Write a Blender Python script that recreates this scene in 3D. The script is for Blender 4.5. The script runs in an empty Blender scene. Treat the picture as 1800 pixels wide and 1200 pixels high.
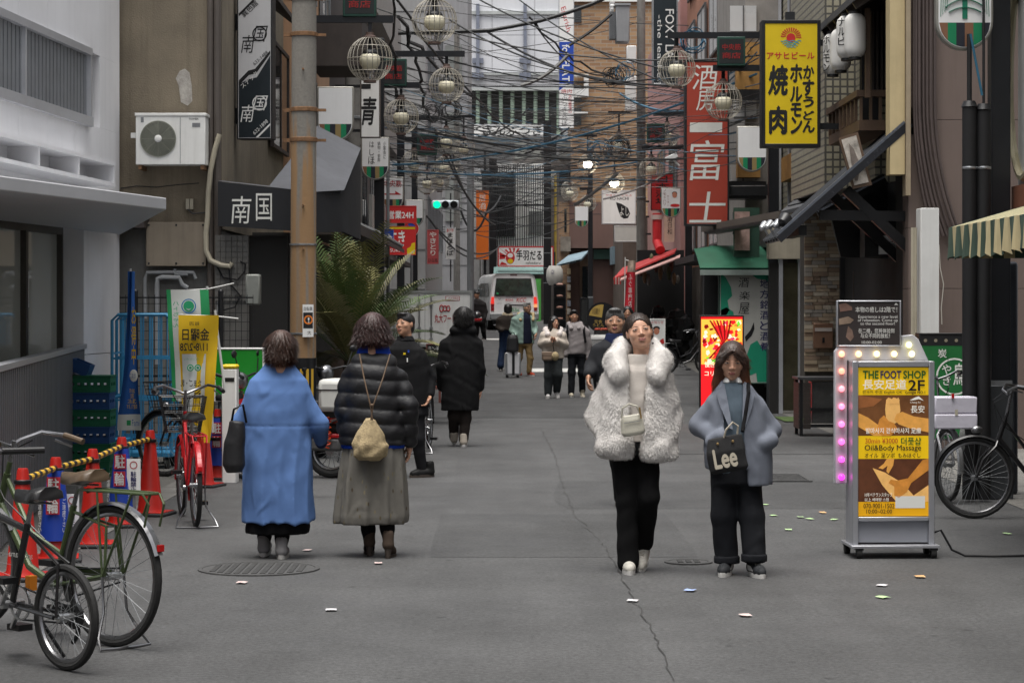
import bpy,math,random
import numpy as np
from mathutils import Vector,Matrix,Euler,Quaternion
random.seed(11)
RNG = np.random.default_rng(5)
SC = bpy.context.scene
COL = SC.collection
rad = math.radians
# ------------------------------------------------------------------ camera
F,CX,HY,CH = 4000.0,900.0,540.0,1.68      # focal length in photo pixels, vanishing point, eye height
cam = bpy.data.cameras.new('camera')
cam.sensor_width = 36.0
cam.lens = 80.0
cam.shift_y = -60.0 / 1800.0
cam.clip_start = 0.1
cam.clip_end = 600.0
cam.dof.use_dof = True
cam.dof.focus_distance = 15.0
cam.dof.aperture_fstop = 22.0
cam_ob = bpy.data.objects.new('camera',cam)
cam_ob.location = (0,0,CH)
cam_ob.rotation_euler = (rad(90),0,0)
COL.objects.link(cam_ob)
SC.camera = cam_ob
# ------------------------------------------------------------------ overcast daylight
SUN_EL,SUN_AZ = 78.0,205.0
world = bpy.data.worlds.new('World')
SC.world = world
world.use_nodes = True
wn = world.node_tree
bg = wn.nodes['Background']
sky = wn.nodes.new('ShaderNodeTexSky')
sky.sky_type = 'NISHITA'
sky.sun_disc = False
sky.sun_elevation = rad(SUN_EL)
sky.sun_rotation = rad(SUN_AZ)
sky.dust_density = 5.0
sky.air_density = 1.0
hs = wn.nodes.new('ShaderNodeHueSaturation')
hs.inputs['Saturation'].default_value = 0.22
wn.links.new(sky.outputs['Color'],hs.inputs['Color'])
wn.links.new(hs.outputs['Color'],bg.inputs['Color'])
bg.inputs['Strength'].default_value = 0.085
sun = bpy.data.lights.new('sun','SUN')
sun.energy = 1.5
sun.angle = rad(45)
sun.color = (1.0,0.96,0.9)
sun_ob = bpy.data.objects.new('sun',sun)
_az,_el = rad(SUN_AZ),rad(SUN_EL)
sd = Vector((math.sin(_az) * math.cos(_el),math.cos(_az) * math.cos(_el),math.sin(_el)))
sun_ob.rotation_euler = sd.to_track_quat('Z','Y').to_euler()
sun_ob.location = (0,0,30)
COL.objects.link(sun_ob)
vs = SC.view_settings
vs.view_transform = 'Standard'
vs.look = 'None'
vs.gamma = 1.0
vs.exposure = 1.27
vs.use_curve_mapping = False
SC.cycles.max_bounces = 6
SC.cycles.diffuse_bounces = 3
SC.cycles.glossy_bounces = 3
SC.cycles.transparent_max_bounces = 12
SC.cycles.use_denoising = True
# ------------------------------------------------------------------ helpers
def PX(px,Y): return (px - CX) * Y / F
def PZ(py,Y): return CH - (py - HY) * Y / F
def W(px,py,Y): return Vector((PX(px,Y),Y,PZ(py,Y)))
def zg(Y): return 0.0 if Y < 46 else min((Y - 46) * 0.028,1.15)
_mats = {}
def mat(name,col,rough=0.6,metal=0.0,var=0.12,scale=4.0,bump=0.0,bscale=60.0,emit=0.0,spec=0.5,
  streak=0.0,dirt=None,alpha=1.0,trans=0.0,coat=0.0):
 if name in _mats: return _mats[name]
 m = bpy.data.materials.new(name)
 m.use_nodes = True
 nt = m.node_tree
 b = nt.nodes['Principled BSDF']
 b.inputs['Roughness'].default_value = rough
 b.inputs['Metallic'].default_value = metal
 b.inputs['Specular IOR Level'].default_value = spec
 b.inputs['Coat Weight'].default_value = coat
 if trans: b.inputs['Transmission Weight'].default_value = trans
 if alpha < 1: b.inputs['Alpha'].default_value = alpha
 c4 = (col[0],col[1],col[2],1.0)
 b.inputs['Base Color'].default_value = c4
 if emit:
  b.inputs['Emission Color'].default_value = c4
  b.inputs['Emission Strength'].default_value = emit
 N,L = nt.nodes.new,nt.links.new
 if var or bump or streak or dirt:
  tc = N('ShaderNodeTexCoord')
  src = tc.outputs['Object']
 out = None
 if var:
  n = N('ShaderNodeTexNoise'); n.inputs['Scale'].default_value = scale; n.inputs['Detail'].default_value = 5; n.inputs['Roughness'].default_value = 0.65
  L(src,n.inputs['Vector'])
  mr = N('ShaderNodeMapRange'); mr.inputs['From Min'].default_value = 0.3; mr.inputs['From Max'].default_value = 0.7
  mr.inputs['To Min'].default_value = 1 - var; mr.inputs['To Max'].default_value = 1 + var
  L(n.outputs['Fac'],mr.inputs['Value'])
  vm = N('ShaderNodeVectorMath'); vm.operation = 'SCALE'; vm.inputs[0].default_value = col[:3]
  L(mr.outputs['Result'],vm.inputs['Scale'])
  out = vm.outputs['Vector']
  rr = N('ShaderNodeMapRange'); rr.inputs['To Min'].default_value = max(0.02,rough - 0.12); rr.inputs['To Max'].default_value = min(1,rough + 0.12)
  L(n.outputs['Fac'],rr.inputs['Value']); L(rr.outputs['Result'],b.inputs['Roughness'])
 if streak or dirt:
  mp = N('ShaderNodeMapping'); mp.inputs['Scale'].default_value = (9,9,0.5)
  L(src,mp.inputs['Vector'])
  n2 = N('ShaderNodeTexNoise'); n2.inputs['Scale'].default_value = 1.0; n2.inputs['Detail'].default_value = 6; n2.inputs['Roughness'].default_value = 0.7
  L(mp.outputs['Vector'],n2.inputs['Vector'])
  cr = N('ShaderNodeMapRange'); cr.inputs['From Min'].default_value = 0.48; cr.inputs['From Max'].default_value = 0.72
  cr.inputs['To Max'].default_value = streak or 0.6
  L(n2.outputs['Fac'],cr.inputs['Value'])
  mx = N('ShaderNodeMixRGB')
  L(cr.outputs['Result'],mx.inputs['Fac'])
  if out is not None: L(out,mx.inputs['Color1'])
  else: mx.inputs['Color1'].default_value = c4
  d = dirt or (col[0] * 0.45,col[1] * 0.42,col[2] * 0.38)
  mx.inputs['Color2'].default_value = (d[0],d[1],d[2],1)
  out = mx.outputs['Color']
 if out is not None:
  L(out,b.inputs['Base Color'])
 if bump:
  nb = N('ShaderNodeTexNoise'); nb.inputs['Scale'].default_value = bscale; nb.inputs['Detail'].default_value = 4
  L(src,nb.inputs['Vector'])
  bp = N('ShaderNodeBump'); bp.inputs['Strength'].default_value = bump; bp.inputs['Distance'].default_value = 0.01
  L(nb.outputs['Fac'],bp.inputs['Height']); L(bp.outputs['Normal'],b.inputs['Normal'])
 _mats[name] = m
 return m
class MB:
 """collects shapes; build() links them as one mesh object"""
 def __init__(s): s.v = []; s.f = []; s.m = []
 def add(s,vs,fs,mi=0):
  o = len(s.v); s.v.extend([tuple(q) for q in vs])
  s.f.extend([tuple(i + o for i in f) for f in fs]); s.m.extend([mi] * len(fs)); return s
 def box(s,x0,x1,y0,y1,z0,z1,M=None,mi=0):
  vs = [Vector(p) for p in ((x0,y0,z0),(x1,y0,z0),(x1,y1,z0),(x0,y1,z0),(x0,y0,z1),(x1,y0,z1),(x1,y1,z1),(x0,y1,z1))]
  if M is not None: vs = [M @ q for q in vs]
  return s.add(vs,[(0,3,2,1),(4,5,6,7),(0,1,5,4),(1,2,6,5),(2,3,7,6),(3,0,4,7)],mi)
 def beam(s,p,q,w,h,up=(0,0,1),mi=0):
  p,q = Vector(p),Vector(q); d = (q - p); L = d.length; d.normalize()
  u = Vector(up)
  if abs(d.dot(u)) > 0.97: u = Vector((0,1,0))
  sx = d.cross(u).normalized(); sz = sx.cross(d).normalized()
  M = Matrix(((sx.x,d.x,sz.x,p.x),(sx.y,d.y,sz.y,p.y),(sx.z,d.z,sz.z,p.z),(0,0,0,1)))
  return s.box(-w/2,w/2,0,L,-h/2,h/2,M,mi)
 def cyl(s,p,q,r0,r1=None,n=10,cap=True,mi=0):
  r1 = r0 if r1 is None else r1
  p,q = Vector(p),Vector(q); d = (q - p).normalized()
  a = d.orthogonal().normalized(); b = d.cross(a)
  vs = []
  for c,r in ((p,r0),(q,r1)):
   for i in range(n):
    t = 2*math.pi*i/n; vs.append(c + a*(r*math.cos(t)) + b*(r*math.sin(t)))
  fs = [(i,(i+1)%n,n+(i+1)%n,n+i) for i in range(n)]
  if cap: fs += [tuple(range(n-1,-1,-1)),tuple(range(n,2*n))]
  return s.add(vs,fs,mi)
 def tube(s,pts,r,n=6,closed=False,mi=0):
  pts = [Vector(p) for p in pts]; k = len(pts)
  rs = r if isinstance(r,(list,tuple)) else [r]*k
  vs = []; a = None
  for i in range(k):
   if closed: d = pts[(i+1)%k] - pts[i-1]
   else: d = pts[min(i+1,k-1)] - pts[max(i-1,0)]
   if d.length < 1e-9: d = Vector((0,0,1))
   d.normalize()
   if a is None: a = d.orthogonal().normalized()
   else:
    a = a - d*a.dot(d)
    a = d.orthogonal().normalized() if a.length < 1e-6 else a.normalized()
   b = d.cross(a)
   for j in range(n):
    t = 2*math.pi*j/n; vs.append(pts[i] + a*(rs[i]*math.cos(t)) + b*(rs[i]*math.sin(t)))
  fs = []
  for i in range(k if closed else k-1):
   i2 = (i+1) % k
   for j in range(n):
    fs.append((i*n+j,i*n+(j+1)%n,i2*n+(j+1)%n,i2*n+j))
  if not closed: fs += [tuple(range(n-1,-1,-1)),tuple((k-1)*n+j for j in range(n))]
  return s.add(vs,fs,mi)
 def lathe(s,prof,n=16,M=None,mi=0,a0=0.0,a1=2*math.pi):
  full = abs(a1-a0-2*math.pi) < 1e-6
  k = len(prof); vs = []; fs = []
  cnt = n if full else n+1
  for i in range(cnt):
   t = a0 + (a1-a0)*i/n
   for r,z in prof:
    v = Vector((r*math.cos(t),r*math.sin(t),z)); vs.append(M @ v if M is not None else v)
  for i in range(n):
   j = (i+1) % cnt
   for q in range(k-1):
    fs.append((i*k+q,j*k+q,j*k+q+1,i*k+q+1))
  return s.add(vs,fs,mi)
 def prism(s,poly,y0,y1,M=None,mi=0):
  """polygon in XZ (counter-clockwise seen from -Y), extruded from y0 to y1"""
  n = len(poly)
  vs = [Vector((x,y0,z)) for x,z in poly] + [Vector((x,y1,z)) for x,z in poly]
  if M is not None: vs = [M @ q for q in vs]
  fs = [tuple(range(n)),tuple(range(2*n-1,n-1,-1))] + [(i,n+i,n+(i+1)%n,(i+1)%n) for i in range(n)]
  return s.add(vs,fs,mi)
 def ball(s,c,r,n=10,M=None,mi=0):
  if not isinstance(r,(tuple,list)): r = (r,r,r)
  k = max(4,n//2+1); vs = []; fs = []
  for i in range(k+1):
   ph = math.pi*i/k
   for j in range(n):
    t = 2*math.pi*j/n
    v = Vector((c[0]+r[0]*math.sin(ph)*math.cos(t),c[1]+r[1]*math.sin(ph)*math.sin(t),c[2]+r[2]*math.cos(ph)))
    vs.append(M @ v if M is not None else v)
  for i in range(k):
   for j in range(n):
    fs.append((i*n+j,(i+1)*n+j,(i+1)*n+(j+1)%n,i*n+(j+1)%n))
  return s.add(vs,fs,mi)
 def mesh(s,name,mats,angle=35):
  me = bpy.data.meshes.new(name)
  me.from_pydata(s.v,[],s.f)
  for m in (mats if isinstance(mats,(list,tuple)) else [mats]): me.materials.append(m)
  if len(set(s.m)) > 1: me.polygons.foreach_set('material_index',s.m)
  if angle: me.shade_smooth(); me.set_sharp_from_angle(angle=rad(angle))
  me.update()
  return me
 def build(s,name,mats,parent=None,angle=35,bevel=0.0,seg=2):
  o = bpy.data.objects.new(name,s.mesh(name,mats,angle))
  COL.objects.link(o)
  if parent is not None: o.parent = parent
  if bevel:
   bm = o.modifiers.new('bevel','BEVEL'); bm.width = bevel; bm.segments = seg; bm.limit_method = 'ANGLE'; bm.angle_limit = rad(40)
  return o
def tag(o,label=None,cat=None,group=None,kind=None):
 if label: o['label'] = label
 if cat: o['category'] = cat
 if group: o['group'] = group
 if kind: o['kind'] = kind
 return o
def thing(name,label,cat,loc=(0,0,0),rz=0.0,group=None):
 o = bpy.data.objects.new(name,None); COL.objects.link(o)
 o.empty_display_size = 0.1
 o.location = loc; o.rotation_euler = (0,0,rz)
 return tag(o,label,cat,group)
KIDS = {}
def dup(root,label=None,loc=None,rz=None,scale=None):
 def cp(o,par):
  c = o.copy(); COL.objects.link(c)
  if par is not None: c.parent = par
  for ch in list(o.children): cp(ch,c)
  return c
 r = cp(root,None)
 if label: r['label'] = label
 if loc is not None: r.location = loc
 if rz is not None: r.rotation_euler = (0,0,rz)
 if scale is not None: r.scale = (scale,)*3 if not isinstance(scale,(tuple,list)) else scale
 return r
def glyphs(txt,box,y,m,parent,bold=0.0,mirror=False,shear=0.0,vertical=False,name='lettering',rot=0.0,keep=False,line=1.0):
 """text stretched into box=(x0,z0,x1,z1) of its parent, facing -Y at depth y"""
 c = bpy.data.curves.new('text','FONT')
 c.body = '\n'.join(txt) if vertical else txt
 c.size = 1; c.resolution_u = 3; c.shear = shear; c.fill_mode = 'FRONT'
 c.align_x = 'CENTER'
 c.space_line = line if not vertical else 1.0
 o = bpy.data.objects.new('text',c)
 me = bpy.data.meshes.new_from_object(o)
 bpy.data.objects.remove(o); bpy.data.curves.remove(c)
 n = len(me.vertices)
 a = np.zeros(n*3); me.vertices.foreach_get('co',a); a = a.reshape(-1,3)
 lo,hi = a.min(0),a.max(0)
 x0,z0,x1,z1 = box
 if rot:
  q = a[:,:2].copy(); ca,sa = math.cos(rot),math.sin(rot)
  a[:,0] = q[:,0]*ca - q[:,1]*sa; a[:,1] = q[:,0]*sa + q[:,1]*ca
  lo,hi = a.min(0),a.max(0)
 u = (a[:,0]-lo[0])/max(hi[0]-lo[0],1e-6); w = (a[:,1]-lo[1])/max(hi[1]-lo[1],1e-6)
 if mirror: u = 1-u
 b = np.stack([x0+u*(x1-x0),np.full(n,y),z0+w*(z1-z0)],1)
 me.vertices.foreach_set('co',b.ravel())
 if bold:                       # heavier strokes: shifted copies, each a hair in front of the other
  kx,kz = (x1-x0)/max(hi[0]-lo[0],1e-6)*bold*.6,(z1-z0)/max(hi[1]-lo[1],1e-6)*bold*.6
  fs = [tuple(p.vertices) for p in me.polygons]; V = []; Q = []
  for i,(dx,dz) in enumerate(((-kx,0),(kx,0),(0,-kz),(0,kz))):
   V.append(b+np.array([dx,-.0003*i,dz])); Q += [tuple(j+i*n for j in f) for f in fs]
  bpy.data.meshes.remove(me); me = bpy.data.meshes.new(name)
  me.from_pydata(np.concatenate(V).tolist(),[],Q)
 me.materials.clear(); me.materials.append(m)
 me.name = name
 me.update()
 ob = bpy.data.objects.new(name,me); COL.objects.link(ob); ob.parent = parent
 return ob
class Sign:
 """a board facing the camera side: photo rectangle at distance Y, real thickness"""
 def __init__(s,name,label,cat,rect,Y,frame,face,thick=0.12,fw=4,rz=0.0,group=None,outline=None,build=True):
  s.Y = Y; s.k = Y/F
  s.cx = (rect[0]+rect[2])/2; s.cy = (rect[1]+rect[3])/2; s.t = thick
  p = W(s.cx,s.cy,Y)
  s.root = thing(name,label,cat,p,rz,group)
  w = (rect[2]-rect[0])*s.k; h = (rect[3]-rect[1])*s.k; f = fw*s.k
  s.w,s.h = w,h
  if not build: return
  b = MB(); y0,y1 = -thick/2,thick/2
  b.box(-w/2,w/2,y0+0.012,y1,-h/2,h/2)
  if fw:
   b.box(-w/2,-w/2+f,y0-0.008,y0+0.0125,-h/2,h/2).box(w/2-f,w/2,y0-0.008,y0+0.0125,-h/2,h/2)
   b.box(-w/2+f+.0005,w/2-f-.0005,y0-0.008,y0+0.0125,-h/2,-h/2+f).box(-w/2+f+.0005,w/2-f-.0005,y0-0.008,y0+0.0125,h/2-f,h/2)
  b.build('frame',frame,s.root,bevel=0.004)
  MB().box(-w/2+f,w/2-f,y0,y0+0.0115,-h/2+f,h/2-f).build('face',face,s.root,angle=0)
 def xz(s,px,py): return ((px-s.cx)*s.k,(s.cy-py)*s.k)
 def text(s,txt,x0,y0,x1,y1,m,bold=0.0,d=0.003,**kw):
  a = s.xz(x0,y1); b = s.xz(x1,y0)
  return glyphs(txt,(a[0],a[1],b[0],b[1]),-s.t/2-d,m,s.root,bold=bold,**kw)
 def rect(s,x0,y0,x1,y1,m,d=0.0015,name='printed_panel'):
  a = s.xz(x0,y1); b = s.xz(x1,y0); y = -s.t/2-d
  return MB().add([(a[0],y,a[1]),(b[0],y,a[1]),(b[0],y,b[1]),(a[0],y,b[1])],[(0,1,2,3)]).build(name,m,s.root,angle=0)
 def poly(s,pts,m,d=0.0015,name='printed_shape'):
  y = -s.t/2-d; q = [s.xz(*p) for p in pts]
  if sum(q[i-1][0]*q[i][1]-q[i][0]*q[i-1][1] for i in range(len(q))) < 0: q.reverse()
  return MB().add([(x,y,z) for x,z in q],[tuple(range(len(q)))]).build(name,m,s.root,angle=0)
 def ell(s,cx,cy,rx,ry,m,d=0.002,n=20,name='printed_shape',a0=0,a1=360):
  return s.poly([(cx+rx*math.cos(rad(a0+(a1-a0)*i/n)),cy+ry*math.sin(rad(a0+(a1-a0)*i/n))) for i in range(n + (0 if a1-a0==360 else 1))],m,d,name)
 def ring(s,cx,cy,r,w,m,d=0.002,n=24,asp=1.0,name='printed_ring'):
  b = MB(); y = -s.t/2-d; vs = []
  for i in range(n):
   t = 2*math.pi*i/n
   for q in (r-w/2,r+w/2):
    x,z = s.xz(cx+q*math.cos(t)*asp,cy+q*math.sin(t)); vs.append((x,y,z))
  b.add(vs,[(2*i,2*((i+1)%n),2*((i+1)%n)+1,2*i+1) for i in range(n)])
  return b.build(name,m,s.root,angle=0)
# ------------------------------------------------------------------ common materials
WHITE = mat('white_paint',(0.78,0.78,0.78),0.5,var=0.06,scale=3,streak=0.25)
SIGNW = mat('sign_white',(0.82,0.82,0.80),0.35,var=0.05,scale=2,streak=0.12)
BLACK = mat('black_paint',(0.007,0.007,0.008),0.4,var=0.2)
INK = mat('black_ink',(0.008,0.008,0.009),0.5,var=0)
DARKM = mat('dark_steel',(0.02,0.021,0.023),0.45,metal=0.3,var=0.2)
STEEL = mat('bare_steel',(0.45,0.46,0.47),0.3,metal=0.9,var=0.1)
CHROME = mat('chrome',(0.3,0.3,0.31),0.3,metal=1.0,var=0.08,scale=8)
GREYM = mat('grey_metal',(0.22,0.23,0.24),0.5,metal=0.3,var=0.12,streak=0.3)
RUBBER = mat('tyre_rubber',(0.014,0.014,0.014),0.8,var=0.25,bump=0.2)
CONC = mat('concrete',(0.2,0.19,0.175),0.85,var=0.2,scale=6,bump=0.3,bscale=80,streak=0.45)
GLASSD = mat('dark_glass',(0.015,0.018,0.02),0.06,var=0,spec=0.8)
RED = mat('red_print',(0.55,0.02,0.02),0.5,var=0.05)
GREEN = mat('green_print',(0.005,0.22,0.07),0.45,var=0.05)
BLUE = mat('blue_print',(0.01,0.06,0.4),0.5,var=0.05)
YELLOW = mat('yellow_print',(0.72,0.52,0.004),0.45,var=0.04)
# ------------------------------------------------------------------ ground
def asphalt(name,base,coarse):
 m = bpy.data.materials.new(name); m.use_nodes = True
 nt = m.node_tree; N,L = nt.nodes.new,nt.links.new; b = nt.nodes['Principled BSDF']
 tc = N('ShaderNodeTexCoord')
 def noise(scale,det=4,rough=0.6,mp=None):
  n = N('ShaderNodeTexNoise'); n.inputs['Scale'].default_value = scale; n.inputs['Detail'].default_value = det; n.inputs['Roughness'].default_value = rough
  if mp:
   k = N('ShaderNodeMapping'); k.inputs['Scale'].default_value = mp; L(tc.outputs['Object'],k.inputs['Vector']); L(k.outputs['Vector'],n.inputs['Vector'])
  else: L(tc.outputs['Object'],n.inputs['Vector'])
  return n.outputs['Fac']
 def rng(v,a,b2,c,d):
  r = N('ShaderNodeMapRange'); r.inputs['From Min'].default_value = a; r.inputs['From Max'].default_value = b2
  r.inputs['To Min'].default_value = c; r.inputs['To Max'].default_value = d; L(v,r.inputs['Value']); return r.outputs['Result']
 def mul(a,c):
  k = N('ShaderNodeMath'); k.operation = 'MULTIPLY'; L(a,k.inputs[0]); L(c,k.inputs[1]); return k.outputs[0]
 big = rng(noise(0.7,7,0.7),0.32,0.68,0.78,1.18)
 wear = rng(noise(1.0,5,0.6,(1.6,0.22,1)),0.35,0.7,0.86,1.16)
 speck = rng(noise(30 if coarse else 34,5,0.95),0.34,0.66,0.25 if coarse else 0.4,1.85 if coarse else 1.65)
 spots = rng(noise(3.1,3,0.5),0.66,0.74,1.0,0.78)
 vo = N('ShaderNodeTexVoronoi'); vo.inputs['Scale'].default_value = 2.3; L(tc.outputs['Object'],vo.inputs['Vector'])
 f = mul(mul(mul(big,wear),mul(speck,spots)),rng(vo.outputs['Distance'],0.05,0.075,0.62,1.0))
 vm = N('ShaderNodeVectorMath'); vm.operation = 'SCALE'; vm.inputs[0].default_value = base; L(f,vm.inputs['Scale'])
 L(vm.outputs['Vector'],b.inputs['Base Color'])
 L(rng(noise(0.9,4),0.3,0.7,0.62,0.85),b.inputs['Roughness'])
 b.inputs['Specular IOR Level'].default_value = 0.4
 bp = N('ShaderNodeBump'); bp.inputs['Strength'].default_value = 0.55 if coarse else 0.3; bp.inputs['Distance'].default_value = 0.006
 L(noise(95,3,0.7),bp.inputs['Height']); L(bp.outputs['Normal'],b.inputs['Normal'])
 return m
ASPH = asphalt('asphalt',(0.064,0.0645,0.065),False)
ASPH2 = asphalt('patched_asphalt',(0.043,0.0435,0.044),True)
ASPH3 = asphalt('worn_asphalt',(0.053,0.0535,0.054),False); ASPH4 = asphalt('pale_asphalt',(0.071,0.0715,0.072),False)
PAVE = mat('gutter_concrete',(0.13,0.125,0.115),0.9,var=0.25,scale=2.5,bump=0.3,bscale=70)
def sheet(name,x0,x1,ys,dz,m,wob=0.0):
 b = MB(); ring = []
 for y in ys: ring.append(((x0 + (random.uniform(-wob,wob))),(x1 + random.uniform(-wob,wob)),y))
 for (a,c,y),(a2,c2,y2) in zip(ring[:-1],ring[1:]):
  b.add([(a,y,zg(y)+dz),(c,y,zg(y)+dz),(c2,y2,zg(y2)+dz),(a2,y2,zg(y2)+dz)],[(0,1,2,3)])
 return tag(b.build(name,m,angle=0),kind='structure')
sheet('street',-90,90,[-60,0,20,46,60,75,87,100,260],0,ASPH)
sheet('pavement',-9,-3.02,[9,46,60,75,85],0.004,PAVE)
sheet('pavement',4.25,9,[9,46,60,75,85],0.004,PAVE)
sheet('asphalt_patch',-2.6,1.9,[34.6,36,38,40,42,44.5],0.004,ASPH2,0.12)
sheet('asphalt_patch',1.95,4.1,[26,28,31,34,38,44],0.004,ASPH3,0.05)
sheet('asphalt_patch',0.42,3.2,[19,19.6,20.4,22],0.0015,ASPH3,0.06)
sheet('asphalt_patch',-0.55,1.25,[15.3,16,17,18.5],0.0015,ASPH3,0.03); sheet('asphalt_patch',-2.9,-0.6,[20.2,21,23,25],0.0015,ASPH4,0.05)
kb = MB()
for i in range(40):
 y = 10 + i*0.62
 kb.box(-3.24,-3.0,y,y+0.61,-0.1,0.012)
tag(kb.build('gutter',mat('gutter_slab',(0.16,0.155,0.145),0.9,var=0.25,scale=3,bump=0.3),None,bevel=0.006),kind='structure')
def gpt(px,py,dz=0.0):
 Y = CH*F/(py-HY); return Vector((PX(px,Y),Y,dz))
# crack in the asphalt
CRK = mat('crack_dark',(0.038,0.037,0.036),0.95,var=0.3,scale=30); CRK2 = mat('sealed_crack',(0.052,0.051,0.05),0.95,var=0.2,scale=30)  # plain dark colour of the open crack, paler for the sealed ones
def crack(pts,w,m=None):
 P = []
 for (a,b2) in zip(pts[:-1],pts[1:]):
  A,B = gpt(*a),gpt(*b2); n = max(2,int((B-A).length/0.12))
  for i in range(n): P.append(A.lerp(B,i/n) + Vector((random.gauss(0,0.007),0,0)))
 b = MB()
 vs = []
 for i,p in enumerate(P):
  k = w*random.uniform(0.35,1.2); vs += [p + Vector((-k,0,0.0075)),p + Vector((k,0,0.0075))]
 b.add(vs,[(2*i,2*i+1,2*i+3,2*i+2) for i in range(len(P)-1)])
 tag(b.build('asphalt_crack',m or CRK,angle=0),kind='structure')
crack([(1058,955),(1085,1000),(1117,1060),(1145,1110),(1190,1205)],0.003); crack([(950,752),(975,800),(988,850),(1010,905),(1058,955)],0.003,CRK2)
crack([(985,915),(1010,918),(1060,914)],0.004,CRK2)
crack([(640,905),(935,880),(1060,868)],0.002,CRK2)
crack([(955,760),(1010,745),(1100,742)],0.004,CRK2)
# manholes, drain
IRON = mat('cast_iron',(0.058,0.058,0.058),0.85,metal=0.0,var=0.3,scale=20,bump=0.4,bscale=60)
def manhole(px,py,d,label):
 p = gpt(px,py); t = thing('manhole_cover',label,'manhole cover',(p.x,p.y,0.004))
 b = MB(); b.lathe([(0.0,0.003),(d/2-0.03,0.003)],36); b.build('cover',IRON,t)
 b = MB(); b.lathe([(d/2-0.028,-0.01),(d/2-0.028,0.005),(d/2,0.005),(d/2,-0.01)],36); b.build('rim',IRON,t)
 b = MB()
 n = int(d/0.06)
 for i in range(-n//2,n//2+1):
  for j in range(-n//2,n//2+1):
   x,y = i*0.055,j*0.055
   if x*x+y*y < (d/2-0.06)**2: b.box(x-0.018,x+0.018,y-0.018,y+0.018,0.003,0.008)
 tag(b.build('stud',IRON,t),kind='stuff')
manhole(455,1000,0.78,'large round iron manhole cover behind the heels of the blue coat walker')
manhole(1210,988,0.32,'small round iron cover set between the two women walking towards the camera')
t = thing('drain_grate','square iron drain grating in the asphalt left of the lit massage sign','drain',gpt(1382,841,0.004))
b = MB(); b.box(-.2,.2,-.45,-.42,0,.012).box(-.2,.2,.42,.45,0,.012).box(-.2,-.17,-.419,.419,0,.012).box(.17,.2,-.419,.419,0,.012); b.build('grate_frame',IRON,t)
for i in range(9): MB().box(-.165,.165,-.38+i*.09,-.34+i*.09,0,.01).build('bar',IRON,t)
# paper flyers
FL = {'green': mat('flyer_green',(0.42,0.62,0.3),0.7,var=0.1),'white': mat('flyer_white',(0.62,0.6,0.62),0.7,var=0.1),
      'orange': mat('flyer_orange',(0.7,0.4,0.18),0.7,var=0.1),'blue': mat('flyer_blue',(0.32,0.42,0.72),0.7,var=0.1),'pink': mat('flyer_pink',(0.62,0.48,0.46),0.7,var=0.1)}
def flyer(px,py,c,w=0.06,l=0.09):
 p = gpt(px,py,0.008); b = MB(); r = random.uniform(-0.5,0.5); M = Matrix.Rotation(r,4,'Z')
 z = [random.uniform(0,0.005) for _ in range(6)]
 vs = [M @ Vector((x*w,y*l,z[i])) for i,(x,y) in enumerate(((-.5,-.5),(0,-.5),(.5,-.5),(.5,.5),(0,.5),(-.5,.5)))]
 b.add(vs,[(0,1,4,5),(1,2,3,4)])
 o = b.build('paper_flyer',FL[c],None,angle=0); o.location = p
 return tag(o,'small %s paper slip dropped flat on the asphalt' % c,'flyer','dropped %s paper slips' % c)
for px,py,c in [(582,1073,'white'),(1213,1039,'blue'),(1552,1051,'green'),(1617,1015,'orange'),(1550,1030,'white'),(1386,932,'green'),(1407,910,'green'),
                  (1423,913,'green'),(1446,902,'orange'),(1466,914,'green'),(1345,888,'green'),(1688,902,'green'),(1770,939,'green'),(1310,1083,'pink'),(425,1025,'pink'),
                  (1360,907,'green'),(1112,1057,'white'),(1222,662,'white'),(1246,668,'green'),(540,968,'pink'),(665,991,'pink')]:
 flyer(px,py,c,0.06 if py > 1000 else 0.05,0.08)
# road paint
PAINT = mat('road_paint',(0.5,0.5,0.48),0.8,var=0.3,scale=6)
def stripe(x0,x1,y0,y1):
 b = MB(); b.add([(x0,y0,zg(y0)+.009),(x1,y0,zg(y0)+.009),(x1,y1,zg(y1)+.009),(x0,y1,zg(y1)+.009)],[(0,1,2,3)]); tag(b.build('road_marking',PAINT,angle=0),kind='structure')
stripe(0.42,1.8,52.5,54); stripe(-0.3,0.3,66,66.6); stripe(-0.9,-0.4,70,71); stripe(2.9,4.2,74,74.6)
# ------------------------------------------------------------------ buildings
class Wall:
 """a vertical facade from plan point a to b, outward normal to the left of a->b"""
 def __init__(s,a,b):
  s.a = Vector((a[0],a[1],0)); s.u = (Vector((b[0],b[1],0)) - s.a).normalized()
  s.n = Vector((0,0,1)).cross(s.u); s.L = (Vector((b[0],b[1],0))-s.a).length
  s.M = Matrix(((s.u.x,s.n.x,0,s.a.x),(s.u.y,s.n.y,0,s.a.y),(0,0,1,0),(0,0,0,1)))
 def tY(s,px):
  k = (px-CX)/F       # (k*Y, Y) = a + u t
  t = (s.a.x - k*s.a.y)/(k*s.u.y - s.u.x)
  return t,s.a.y + s.u.y*t
 def t(s,px): return s.tY(px)[0]
 def z(s,px,py): return PZ(py,s.tY(px)[1])
def wpart(root,mb,name,m,bevel=0.0,angle=35,parent=None):
 o = mb.build(name,m,parent or root,angle=angle,bevel=bevel)
 o.matrix_parent_inverse = Matrix.Translation(-root.location) if not root.rotation_euler.z else (Matrix.Translation(root.location) @ Matrix.Rotation(root.rotation_euler.z,4,'Z')).inverted()
 return o
def subpart(root,par,mb,name,m):
 o = mb.build(name,m,par)
 o.matrix_parent_inverse = Matrix.Identity(4)
 return o
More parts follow.
